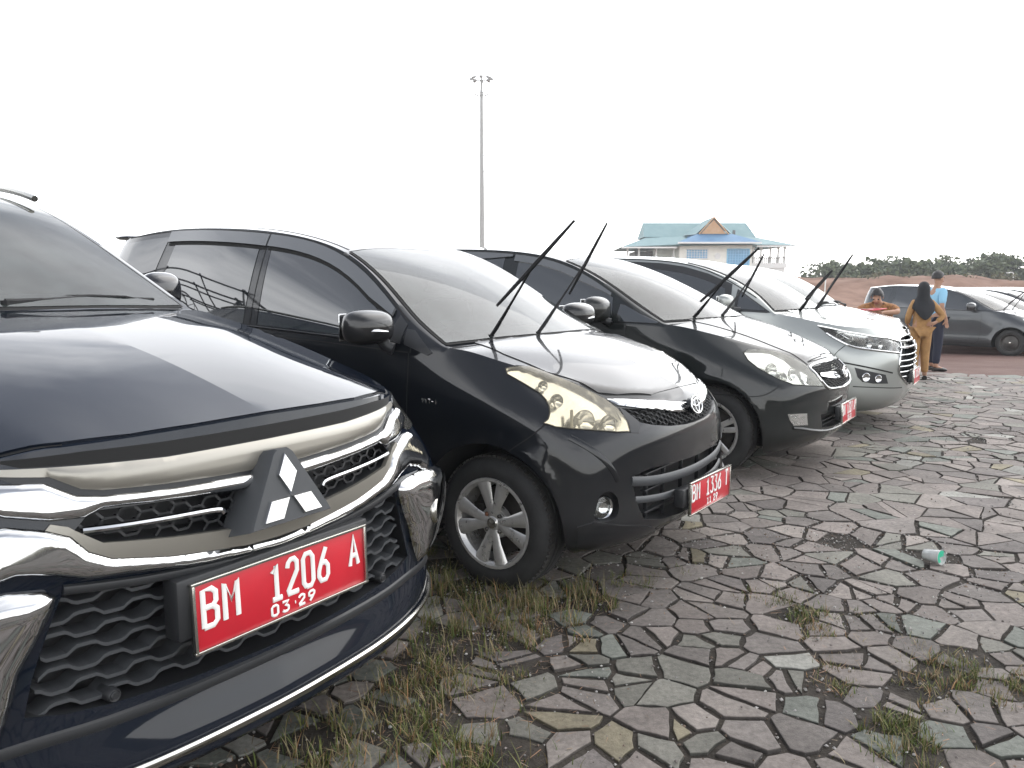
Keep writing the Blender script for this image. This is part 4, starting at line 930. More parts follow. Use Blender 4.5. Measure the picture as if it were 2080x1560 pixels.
class Car:
    def __init__(s, S, pose, name, pm, label, cat, group=None, z=0.0, ds=.026, axle=True):
        s.S = S; s.pm = MT[pm]
        s.root = empty(name, (pose[0], pose[1], z), -R(pose[2])); tag(s.root, label, cat, group)
        V, F = body_mesh(S, ds)
        me = bpy.data.meshes.new('body'); me.from_pydata(V.tolist(), [], F); me.update()
        bm = bmesh.new(); bm.from_mesh(me)
        bmesh.ops.remove_doubles(bm, verts=bm.verts, dist=2e-4); bmesh.ops.dissolve_degenerate(bm, dist=1e-5, edges=bm.edges)
        bmesh.ops.recalc_face_normals(bm, faces=bm.faces)
        for f in bm.faces: f.smooth = True
        for ed in bm.edges:
            if len(ed.link_faces) == 2:
                a = ed.calc_face_angle(0)
                if a > R(40) or (a > R(.8) and all(abs(v.co.y) < 1e-4 and .2 < v.co.x < .83 and v.co.z > .85 and v.co.z < 1.2 for v in ed.verts)): ed.smooth = False
        bm.to_mesh(me)
        s.bvh = BVHTree.FromBMesh(bm); bm.free()
        s.me = me; me.update()
        s.cn = me.corner_normals; s.polys = me.polygons; s.vs = me.vertices
        s.cut = []; s.seam = MB()
    def ray(s, p, n):
        p = Vector(p); n = Vector(n)
        h = s.bvh.ray_cast(p + n * 1.2, -n, 2.4)
        if h[0] is None:
            h = s.bvh.find_nearest(p)
        return h
    def nrm(s, idx, p):
        f = s.polys[idx]; co = [s.vs[i].co for i in f.vertices]
        try: w = poly_3d_calc(co, p)
        except Exception: return f.normal.copy()
        n = Vector((0, 0, 0))
        for k, li in enumerate(range(f.loop_start, f.loop_start + f.loop_total)): n += s.cn[li].vector * w[k]
        return n.normalized() if n.length > 1e-6 else f.normal.copy()
    def near(s, p):
        h = s.bvh.find_nearest(Vector(p)); return h[0], s.nrm(h[2], h[0])
    def fy(s, y, z):   # point on the front face
        h = s.bvh.ray_cast(Vector((2, y, z)), Vector((-1, 0, 0))); return h[0] if h[0] else Vector((.5, y, z))
    def sy(s, x, z, sd=-1):
        h = s.bvh.ray_cast(Vector((x, sd * 2, z)), Vector((0, -sd, 0))); return h[0] if h[0] else Vector((x, sd * .8, z))
    def tz(s, x, y):
        h = s.bvh.ray_cast(Vector((x, y, 3)), Vector((0, 0, -1))); return h[0] if h[0] else Vector((x, y, 1))
    def plane(s, P, n=None):
        c = sum(P, Vector()) / len(P)
        if n is None:
            n = Vector()
            for a, b in zip(P, P[1:] + P[:1]): n += (a - c).cross(b - c)
            q = s.bvh.find_nearest(c)
            if n.dot(q[1]) < 0: n = -n
        n = Vector(n).normalized()
        u = Vector((0, 0, 1)) if abs(n.z) < .9 else Vector((1, 0, 0)); u = (u - n * u.dot(n)).normalized(); v = n.cross(u)
        return c, n, u, v
    def shell(s, name, P, m, off=.003, th=.006, n=None, step=.03, parent=None, curve=False, centre=False, inset=0.0, bulge=0.0, bw=.010):
        P = [Vector(p) for p in P]
        if curve: P = crspline(P, 5, True)
        c, n, u, v = s.plane(P, n)
        P = resample(P, step, True)
        p2 = [((p - c).dot(u), (p - c).dot(v)) for p in P]
        if inset:
            q = []; k = len(p2); ar = sum(p2[i][0] * p2[(i + 1) % k][1] - p2[(i + 1) % k][0] * p2[i][1] for i in range(k)); sg = 1 if ar > 0 else -1
            for i in range(k):
                a = Vector(p2[i - 1]); b = Vector(p2[(i + 1) % k]); d = (b - a).normalized(); q.append((p2[i][0] - d.y * inset * sg, p2[i][1] + d.x * inset * sg))
            p2 = q
        # interior grid points
        xs = [p[0] for p in p2]; ys = [p[1] for p in p2]; pts = [Vector(p) for p in p2]; k = len(p2)
        def inside(x, y):
            r = False
            for i in range(k):
                x1, y1 = p2[i]; x2, y2 = p2[i - 1]
                if (y1 > y) != (y2 > y) and x < (x2 - x1) * (y - y1) / (y2 - y1) + x1: r = not r
            return r
        arr = np.array(p2)
        gx = min(xs); row = 0
        while gx < max(xs):
            gy = min(ys) + (row % 2) * step / 2
            while gy < max(ys):
                if inside(gx, gy) and np.min(np.hypot(arr[:, 0] - gx, arr[:, 1] - gy)) > step * .45: pts.append(Vector((gx, gy)))
                gy += step
            gx += step * .87; row += 1
        edges = [(i, (i + 1) % k) for i in range(k)]
        if centre:   # keep the centreline as an edge chain
            base = len(pts); cs = []
            ts = np.arange(-2, 2, step)
            d2 = None
            # direction of y=0 line in plane coords
            cc = [(Vector((x, 0, c.z)) - c) for x in (c.x - 1, c.x + 1)]
            a = Vector((cc[0].dot(u), cc[0].dot(v))); b = Vector((cc[1].dot(u), cc[1].dot(v)))
            nn = int((b - a).length / step)
            prev = None
            pts = [p for i, p in enumerate(pts) if i < k or abs((c + u * p.x + v * p.y).y) > step * .4]
            for i in range(nn):
                q = a.lerp(b, i / nn)
                if inside(q.x, q.y) and np.min(np.hypot(arr[:, 0] - q.x, arr[:, 1] - q.y)) > step * .3:
                    pts.append(q)
                    if prev is not None: edges.append((prev, len(pts) - 1))
                    prev = len(pts) - 1
        r = delaunay_2d_cdt(pts, edges, [list(range(k))], 1, 1e-6)
        v2, tf = r[0], r[2]
        W = []
        for p in v2:
            q = c + u * p.x + v * p.y; h = s.ray(q, n); W.append((h[0], s.nrm(h[2], h[0])))
        top = [a + b * off for a, b in W]
        if bulge:
            A0 = arr; B0 = np.roll(arr, -1, axis=0); AB = B0 - A0; LL = (AB ** 2).sum(1) + 1e-12
            for i, q in enumerate(v2):
                t_ = np.clip((((q.x - A0[:, 0]) * AB[:, 0] + (q.y - A0[:, 1]) * AB[:, 1]) / LL), 0, 1)
                dd = np.min(np.hypot(A0[:, 0] + AB[:, 0] * t_ - q.x, A0[:, 1] + AB[:, 1] * t_ - q.y))
                top[i] = top[i] + W[i][1] * bulge * math.sqrt(max(0., 1 - (1 - min(1., dd / bw)) ** 2))
        fs = []
        for f in tf:
            a, b, d = [top[i] for i in f[:3]]
            fs.append(tuple(f) if (b - a).cross(d - a).dot(n) > 0 else tuple(reversed(f)))
        # rim
        ecount = {}
        for f in fs:
            for a, b in zip(f, f[1:] + f[:1]): ecount[(a, b)] = 1
        vs = list(top); rim = []
        if th:
            mp_ = {}
            def dup(i, t):
                if (i, t) not in mp_: mp_[(i, t)] = len(vs); vs.append(W[i][0] + W[i][1] * (off - t))
                return mp_[(i, t)]
            for (a, b) in list(ecount):
                if (b, a) not in ecount: rim.append((dup(b, 0), dup(a, 0), dup(a, th), dup(b, th)))
        me = bpy.data.meshes.new(name); me.from_pydata([tuple(x) for x in vs], [], fs + rim)
        me.materials.append(m if not isinstance(m, str) else MT[m])
        me.polygons.foreach_set('use_smooth', [True] * len(me.polygons)); me.update()
        if bulge:
            setsharp(me, 55); return link(bpy.data.objects.new(name, me), parent or s.root)
        # normals of the visible face come from the smooth body underneath
        ln = []
        nf = len(fs)
        for fi, f in enumerate(me.polygons):
            if fi < nf:
                cen = sum((W[i][0] for i in fs[fi]), Vector()) / 3
                for i in fs[fi]:
                    if centre and abs(W[i][0].y) < 1e-3:
                        q = W[i][0].lerp(cen, .06); h = s.ray(q, n); ln.append(s.nrm(h[2], h[0]))
                    else: ln.append(W[i][1])
            else: ln += [f.normal] * f.loop_total
        me.normals_split_custom_set(ln)
        return link(bpy.data.objects.new(name, me), parent or s.root)
    def carve(s, P, depth, m=0, n=None, curve=False, out=.06):
        P = [Vector(p) for p in P]
        if curve: P = crspline(P, 4, True)
        c, n, u, v = s.plane(P, n); P = resample(P, .04, True)
        H = []
        for p in P:
            h = s.ray(p, n); H.append(h[0])
        k = len(P)
        hi = max(h.dot(n) for h in H) + out; lo = min(h.dot(n) for h in H) - depth * .8
        a = [h + n * (hi - h.dot(n)) for h in H]; b = [h + n * (lo - h.dot(n)) for h in H]
        vs = a + b; fs = [tuple(range(k)), tuple(reversed(range(k, 2 * k)))] + [(i, k + i, k + (i + 1) % k, (i + 1) % k) for i in range(k)]
        q = MB(); q.add(vs, fs, m); s.cut.append(q)
    def line(s, P, w=.006, off=.0008, curve=True):
        P = [Vector(p) for p in P]
        if curve and len(P) > 2: P = crspline(P, 4)
        P = resample(P, .015)
        L = []; Rr = []
        Q = [s.near(p) for p in P]
        for i, (p, nn) in enumerate(Q):
            t = (Q[min(i + 1, len(Q) - 1)][0] - Q[max(i - 1, 0)][0])
            sd = nn.cross(t).normalized() * w / 2
            L.append(p + nn * off + sd); Rr.append(p + nn * off - sd)
        k = len(Q); s.seam.add(L + Rr, [(i, i + 1, k + i + 1, k + i) for i in range(k - 1)])
    def bead(s, name, P, r, m, off=0.0, sq=(1, 1), parent=None, curve=True, n=8, step=.02):
        P = [Vector(p) for p in P]
        if curve and len(P) > 2: P = crspline(P, 5)
        P = resample(P, step); Q = [s.near(p) for p in P]
        mb = MB(); mb.tube([p + nn * off for p, nn in Q], r, n, 0, up=Q[0][1], sq=sq)
        return mb.build(name, MT[m] if isinstance(m, str) else m, parent or s.root)
    def hexmesh(s, name, P, cell, r, m, depth, parent=None, stretch=1.0, bar=.004):
        """honeycomb grille lattice filling a front-view outline, set back by depth"""
        P = [Vector(p) for p in P]; k = len(P)
        def ins(y, z):
            q = False
            for i in range(k):
                y1, z1 = P[i].y, P[i].z; y2, z2 = P[i - 1].y, P[i - 1].z
                if (z1 > z) != (z2 > z) and y < (y2 - y1) * (z - z1) / (z2 - z1) + y1: q = not q
            return q
        mb = MB(); ys = [p.y for p in P]; zs = [p.z for p in P]; a = cell; row = 0; z = min(zs) - a; done = set()
        while z < max(zs) + a:
            y = min(ys) - a * stretch * 3 + (row % 2) * a * 1.5 * stretch
            while y < max(ys) + a * stretch:
                cs = [(y + a * stretch * math.cos(R(60 * j)), z + a * math.sin(R(60 * j))) for j in range(6)]
                for j in range(6):
                    p, q = cs[j], cs[(j + 1) % 6]; key = tuple(sorted([(round(p[0], 3), round(p[1], 3)), (round(q[0], 3), round(q[1], 3))]))
                    if key in done: continue
                    if ins(*p) and ins(*q):
                        done.add(key)
                        A = s.fy(*p); B = s.fy(*q); d = Vector((depth, 0, 0))
                        ax = (B - A).normalized(); sd = Vector((1, 0, 0)).cross(ax).normalized() * bar / 2; bk = Vector((.014, 0, 0))
                        v0 = [A - d + sd, A - d - sd, B - d - sd, B - d + sd]; v1 = [x - bk + (sd * .6 if i in (0, 3) else -sd * .6) for i, x in enumerate(v0)]
                        mb.add(v0 + v1, [(0, 1, 2, 3), (0, 4, 5, 1), (2, 6, 7, 3)], 0)
                y += a * 3 * stretch
            z += a * math.sin(R(60)); row += 1
        return mb.build(name, MT[m], parent or s.root, smooth=False)
    def finish(s, hoodpoly=None):
        S = s.S
        for (cx, cz, rr) in S['arch']:
            for sd in (-1, 1):
                n = 40; a = [(cx + rr * math.cos(2 * math.pi * i / n), sd * 1.2, cz + rr * math.sin(2 * math.pi * i / n)) for i in range(n)]
                b = [(p[0], sd * .50, p[2]) for p in a]
                q = MB(); q.add(a + b, [tuple(range(n)), tuple(reversed(range(n, 2 * n)))] + [(i, n + i, n + (i + 1) % n, (i + 1) % n) for i in range(n)], 0); s.cut.append(q)
        for m in (s.pm, MT['liner'], MT['reflector'], MT['black_plastic']): s.me.materials.append(m)
        body = bpy.data.objects.new('body', s.me)
        scene.collection.objects.link(body)
        dg = bpy.context.evaluated_depsgraph_get()
        def area(m): return sum(p.area for p in m.polygons)
        nm = s.me; zmax = max(v.co.z for v in nm.vertices); xmax = max(v.co.x for v in nm.vertices)
        for k, q in enumerate(s.cut):
            n_ = len(q.v) // 2; per = sum((Vector(q.v[i]) - Vector(q.v[(i + 1) % n_])).length for i in range(n_)); want = per * .02
            for tr in range(5):
                cu = q.build('cutter', [MT['liner'], MT['liner'], MT['reflector'], MT['black_plastic']], None, False)
                j = .0009 * tr; cu.location = (j, j * .7, -j * 1.3)
                md = body.modifiers.new('b', 'BOOLEAN'); md.operation = 'DIFFERENCE'; md.solver = 'EXACT'; md.object = cu; md.material_mode = 'TRANSFER'
                dg = bpy.context.evaluated_depsgraph_get(); dg.update()
                n2 = bpy.data.meshes.new_from_object(body.evaluated_get(dg), preserve_all_data_layers=True, depsgraph=dg)
                a0, a1 = area(nm), area(n2)
                body.modifiers.clear(); bpy.data.objects.remove(cu)
                bz = max((v.co.z for v in n2.vertices), default=9); bx_ = max((v.co.x for v in n2.vertices), default=9)
                if a1 > a0 + want and a1 < a0 * 1.4 and bz < zmax + .01 and bx_ < xmax + .01:
                    nm = n2; body.data = nm; break
                print('RETRY CUT', s.root.name, k, round(a0, 3), round(a1, 3), round(want, 3))
        bpy.data.objects.remove(body)
        bm = bmesh.new(); bm.from_mesh(nm)
        for ed in bm.edges:
            if len(ed.link_faces) == 2 and (ed.calc_face_angle(0) > R(35) or ed.link_faces[0].material_index != ed.link_faces[1].material_index): ed.smooth = False
        for f in bm.faces: f.smooth = True
        bm.to_mesh(nm); bm.free(); nm.name = 'body'
        s.body = link(bpy.data.objects.new('body', nm), s.root)
        if s.seam.v: s.seam.build('panel_seams', MT['gap'], s.root, smooth=False)
        return s.body
    # ---- glazing from the belt and rail curves
    def curves(s):
        S = s.S; ci = S['ci']; n = len(S['cols']) - 4
        bx = [(S['cols'][c][5][0], S['cols'][c][5][2]) for c in range(ci, n + 1)]
        rx = [(S['cols'][ci][5][0], S['cols'][ci][5][2])] + [(S['rails'][c][0], S['rails'][c][2]) for c in range(ci + 1, n + 1)]
        bx.sort(); rx.sort()
        B = lambda x: float(np.interp(x, [p[0] for p in bx], [p[1] for p in bx]))
        def Rl(x):
            q = np.array(rx); return float(nspline(q[:, 0], q[:, 1:], np.array([x]))[0, 0]) if q[0, 0] <= x <= q[-1, 0] else float(np.interp(x, q[:, 0], q[:, 1]))
        return B, Rl
    def window(s, name, fb, ft, rt, rb, m='glass_dark', lo=.02, hi=.05, sd=-1, off=.003, parent=None, th=.006):
        """side window between a front edge (fb bottom, ft top) and rear edge (rt top, rb bottom); top follows the rail"""
        B, Rl = s.curves()
        n = 10; tp = [(ft + (rt - ft) * i / n, Rl(ft + (rt - ft) * i / n) - hi) for i in range(n + 1)]
        bt = [(rb + (fb - rb) * i / n, B(rb + (fb - rb) * i / n) + lo) for i in range(n + 1)]
        P = [s.sy(x, z, sd) for x, z in tp + bt]
        return s.shell(name, P, m, off, th, n=(0, sd, .25), parent=parent)
    def shield(s, topc, inset=.05, bot=.02, interior=True):
        S = s.S; ci = S['ci']; e = [S['cols'][ci][5]] + [S['rails'][c] for c in range(ci + 1, topc + 1)]
        e = crspline([Vector(p) for p in e], 5)
        half = []
        for p in e: half.append(Vector((p.x + .02, -(p.y - inset), p.z)))
        half = [half[0] + Vector((-.035, 0, .03))] + half[4:]; ct = S['centers'][topc]; cb = S['centers'][ci]
        yt = half[-1].y
        topm = [Vector((half[-1].x + (ct[0] + .0 - half[-1].x) * (1 - (k / 4) ** 2), yt * k / 4, half[-1].z + .02)) for k in (3, 2, 1, 0)]
        yb = half[0].y
        botm = [Vector((cb[0] - .03 + (half[0].x - cb[0] + .03) * (k / 5) ** 2, yb * k / 5, half[0].z + (cb[1] - half[0].z) * .9)) for k in (0, 1, 2, 3, 4)]
        chain = botm + half + topm
        P = msym(chain)
        w_ = s.shell('windscreen', P, 'glass_shield', .007, .010, n=(.55, 0, .83), step=.03)
        s.line(P + P[:1], .035, .004, curve=False)
        s.shield_pts = chain
        if interior:
            s.carve([p * 1.0 for p in P], .50, 1, n=(.55, 0, .83))
            xt = ct[0]; xb = cb[0]; zt = ct[1]
            d = MB(); d.bbox((xb - .36, 0, cb[1] - .13), (.50, 1.20, .16), .05, rot=Matrix.Rotation(-.18, 3, 'Y')); d.build('dashboard', MT['dash'], s.root)
            for y in (-.36, .36):
                q = MB(); q.bbox((xt - .02, y, zt - .62), (.14, .46, .66), .06, rot=Matrix.Rotation(-.2, 3, 'Y')); q.bbox((xt - .13, y, zt - .17), (.09, .25, .17), .035); q.build('seat', MT['seat_cloth'], s.root)
            q = MB(); Mw = Matrix.Translation(Vector((xb - .68, -.36, cb[1] - .10))) @ Matrix.Rotation(-.45, 4, 'Y')
            q.tube([Mw @ Vector((0, .185 * math.cos(t), .185 * math.sin(t))) for t in np.linspace(0, 2 * math.pi, 29)], .014, 8, caps=False); q.tube([Mw @ Vector((0, -.18, 0)), Mw @ Vector((0, .18, 0))], .02, 8); q.tube([Mw @ Vector((0, 0, 0)), Mw @ Vector((.25, 0, -.02))], .035, 8); q.build('steering_wheel', MT['dash'], s.root)
            q = MB(); q.bbox((xt + .16, 0, zt - .13), (.03, .22, .06), .012); q.build('rear_view_mirror', MT['dash'], s.root)
        return w_
    def wheel(s, x, sd, style='twin4', r=None, yface=None, steer=0):
        r = r or s.S['R']; yf = yface if yface is not None else s.S['W'] - .03; rr = r - .105 if style != 'big' else r - .13
        w = empty('wheel', (x, sd * yf, r), 0 if sd > 0 else math.pi); w.parent = s.root
        w.rotation_euler = (0, 0, (0 if sd > 0 else math.pi) + steer)
        # local: outer face towards +y
        t = MB(); wd = .20
        t.lathe([(rr - .004, -.012), (rr + .008, -.004), (rr + .03, .004), (r - .045, .002), (r - .022, -.010), (r - .008, -.025), (r - .001, -.045), (r, -.07), (r - .007, -.071), (r - .007, -.078), (r, -.079), (r + .001, -.1), (r - .007, -.101), (r - .007, -.108), (r, -.109), (r, -.13), (r - .001, -.155), (r - .012, -.18), (r - .04, -.2), (rr, -.195)], 64, 0)
        for i in range(72):
            a = 2 * math.pi * i / 72; q = Matrix.Rotation(-a, 3, 'Y')
            for (yy, hh) in ((-.038, .030), (-.163, .028)):
                t.box(q @ Vector((r - .003, yy, 0)), (.009, hh, r * .052), 1, q @ Matrix.Rotation(.3 if yy > -.1 else -.3, 3, 'X'))
        t.build('tyre', [MT['rubber'], MT['rubber_tread']], w)
        m = MB(); m.lathe([(rr - .002, -.012), (rr + .006, -.004), (rr + .004, .002), (rr - .008, .001), (rr - .014, -.010), (rr - .022, -.018), (rr - .03, -.10), (rr - .03, -.18)], 48, 0)
        ri = rr - .012
        if style == 'twin4':
            for k in range(4):
                for q in (-1, 1):
                    a = R(92 + 90 * k); b = a + q * R(17)
                    p0 = Vector((math.cos(a + q * .05) * .035, -.022, math.sin(a + q * .05) * .035)); p1 = Vector((math.cos(a + q * .26) * ri * .52, -.016, math.sin(a + q * .26) * ri * .52)); p2 = Vector((math.cos(b) * ri, -.014, math.sin(b) * ri))
                    m.tube([p0, p1, p2], [.026, .025, .040], 8, 0, up=(0, 1, 0), sq=(.36, 1))
            nl = 4; lr = .05
        elif style == 'steel':
            m.lathe([(.0, -.02), (.07, -.02), (.09, -.035), (rr - .05, -.05), (rr - .03, -.03), (rr - .02, -.05)], 32, 0); nl = 5; lr = .057
        else:
            for k in range(5):
                a = R(90 + 72 * k)
                for q in (-1, 1):
                    b = a + q * R(10)
                    m.tube([(math.cos(a) * .03, -.02, math.sin(a) * .03), (math.cos(b) * ri * .6, -.014, math.sin(b) * ri * .6), (math.cos(b) * ri, -.012, math.sin(b) * ri)], [.024, .020, .022], 8, 0, up=(0, 1, 0), sq=(.5, 1))
            nl = 5; lr = .052
        m.lathe([(0, -.012), (.028, -.012), (.032, -.016), (.055, -.024), (.075, -.03), (.078, -.06)], 24, 0)
        rim = m.build('rim', MT['steel_dark' if style == 'steel' else 'alloy'], w)
        c = MB(); c.lathe([(0, -.004), (.018, -.004), (.024, -.006), (.027, -.012)], 24, 0); c.build('hub_cap', MT['chrome_dull'], w)
        for k in range(nl):
            a = R(45 + 360 / nl * k); u = MB(); u.lathe([(0, .002), (.006, .002), (.010, -.002), (.011, -.022)], 6, 0, c=(math.cos(a) * lr, -.012, math.sin(a) * lr)); u.build('lug_nut', MT['rust' if k == 0 and style == 'twin4' else 'steel_dark'], w)
        d = MB(); d.lathe([(0, -.075), (rr - .05, -.075), (rr - .05, -.09), (0, -.09)], 32, 0); d.box((.10, -.07, .02), (.06, .05, .10)); d.build('brake_disc', MT['steel_dark'], w)
        return w
    def wiper(s, base, mid, b1, b2, k_=1.0):
        """wiper: arm from its pivot to the middle of the blade"""
        base, mid, b1, b2 = [Vector(q) for q in (base, mid, b1, b2)]
        r = empty('wiper', base); r.parent = s.root
        E = mid - base; b1 = b1 - base; b2 = b2 - base; bd = (b2 - b1).normalized(); c = (b1 + b2) / 2; E = E * .5 + c * .5
        off = (c - E) if (c - E).length > .008 else Vector((.010, 0, -.010))
        a = MB(); K = E * .42
        a.tube([Vector((0, 0, -.02)), Vector((0, 0, .012))], .015, 8)
        a.tube([Vector((0, 0, .005)), E * .12, K], [.014 * k_, .015 * k_, .010 * k_], 6, 0, sq=(1, .75)); a.tube([E * .40, E], [.008 * k_, .0065 * k_], 6, 0)
        a.build('wiper_arm', MT['wiper_black'], r)
        b = MB(); h = (b2 - b1).length; c = E
        o2 = Vector((-.010, 0, -.016))
        b.tube([c + bd * (t * h) + o2 * (1 - .5 * abs(t)) for t in (-.5, -.25, 0, .25, .5)], [.006 * k_, .008 * k_, .009 * k_, .008 * k_, .005 * k_], 6, 0, sq=(1.5, .9))
        b.tube([c + bd * (t * h) for t in (-.27, 0, .27)], [.004 * k_, .008 * k_, .004 * k_], 6)
        for t in (-.27, .27): b.tube([c + bd * (t * h), c + bd * (t * h * 1.4) + o2 * .7], .003, 5); b.tube([c + bd * (t * h), c + bd * (t * h * .5) + o2 * .7], .003, 5)
        b.build('wiper_blade', MT['wiper_black'], r)
        return r
    def mirror(s, c, size, sd=-1, shape=1.0, pm=None, stalk=None, turn=0, repeater=False):
        r = empty('side_mirror', (c[0], sd * abs(c[1]), c[2])); r.parent = s.root
        bm = bmesh.new(); bmesh.ops.create_cube(bm, size=1)
        bmesh.ops.subdivide_edges(bm, edges=bm.edges[:], cuts=3, use_grid_fill=True)
        for v in bm.verts:
            p = v.co * 2; q = Vector([math.copysign(abs(t) ** .9, t) for t in p]); l = (abs(q.x) ** 3.2 + abs(q.y) ** 3.2 + abs(q.z) ** 3.2) ** (1 / 3.2); p = q / l
            fwd = max(0, p.x)
            v.co = Vector((p.x * size[0] / 2, p.y * size[1] / 2 * (1 - .22 * fwd), (p.z * size[2] / 2) * (1 - .25 * fwd) * (1 + .10 * -sd * p.y * 0 )))
        b = MB(); b.v = [tuple(v.co) for v in bm.verts]; b.f = [tuple(v.index for v in f.verts) for f in bm.faces]; b.m = [0] * len(b.f); bm.free()
        h = b.build('mirror_housing', pm or s.pm, r, sharp=0)
        h.rotation_euler = (0, 0, turn * -sd)
        md = h.modifiers.new('s', 'SUBSURF'); md.levels = md.render_levels = 2
        g = MB(); g.bbox((-size[0] / 2 + .004, 0, 0), (.006, size[1] * .80, size[2] * .74), .003); g.build('mirror_glass', MT['chrome'], h)
        st = MB(); e = Vector(stalk) if stalk else Vector((.04, -sd * (size[1] / 2 + .05), -size[2] / 2 - .02))
        st.tube([(0, -sd * size[1] * .25, -size[2] * .3), Vector((e.x * .5, (e.y - sd * size[1] * .25) * .5, e.z * .9)), e], [.035, .028, .030], 10, sq=(1, .7))
        st.build('mirror_stalk', MT['black_plastic'], r)
        if repeater:
            q = MB(); q.tube([(size[0] * .30, sd * size[1] * .33, -.012), (size[0] * .47, sd * size[1] * .12, -.014), (size[0] * .49, -sd * size[1] * .12, -.018)], [.010, .013, .004], 8, sq=(1, 1)); q.build('turn_signal', MT['chrome'], r)
        return r
    def lamp_inner(s, bowls, parent=None):
        for (c, r, d) in bowls:
            p_, n_ = s.near(c); c = Vector(p_) - n_ * (r * .75 + .012); r = r * .85
            mb = MB(); n = 24; prof = [(r * math.sqrt(t), (t - 1) * r * .55) for t in (0.02, .1, .25, .45, .7, 1.0)] + [(r * 1.08, .0)]
            mb.lathe([(p[0], p[1]) for p in prof], n, 0, 'x'); mb.xf(Matrix.Translation(Vector(c)) @ Matrix.Rotation(d, 4, 'Z'))
            mb.build('reflector_bowl', MT['reflector'], parent or s.root)
            b = MB(); b.ball(Vector(c) - Vector((r * .35, 0, 0)), r * .22, 0, 10, 8); b.build('bulb', MT['bulb'], parent or s.root)
def oval_emblem(s, c, wd, ht, tilt, r=.0045):
    """badge of three interlocking ovals"""
    root = MB()
    def ell(cx, cy, a, b, rr): root.tube([(cx + a * math.cos(t), cy + b * math.sin(t), 0) for t in np.linspace(0, 2 * math.pi, 33)], rr, 8, 0, caps=False, up=(0, 0, 1), sq=(.7, 1))
    ell(0, 0, wd / 2, ht / 2, r); ell(0, ht * .13, wd * .40, ht * .19, r * .85); ell(0, -ht * .02, wd * .17, ht * .40, r * .85)
    o = root.build('emblem', MT['chrome'], s.root)
    # local x -> car -y.. seen from the front
    M = Matrix(((0, -math.sin(tilt), math.cos(tilt), c[0]), (1, 0, 0, c[1]), (0, math.cos(tilt), math.sin(tilt), c[2]), (0, 0, 0, 1)))
    o.matrix_basis = M
    return o
def frontM(c, tilt=0.0, yaw=0.0):
    """matrix putting a local xy panel on the car's nose, local x to the viewer's right, z outward"""
    return Matrix.Translation(Vector(c)) @ Matrix.Rotation(yaw, 4, 'Z') @ Matrix(((0, -math.sin(tilt), math.cos(tilt), 0), (1, 0, 0, 0), (0, math.cos(tilt), math.sin(tilt), 0), (0, 0, 0, 1)))
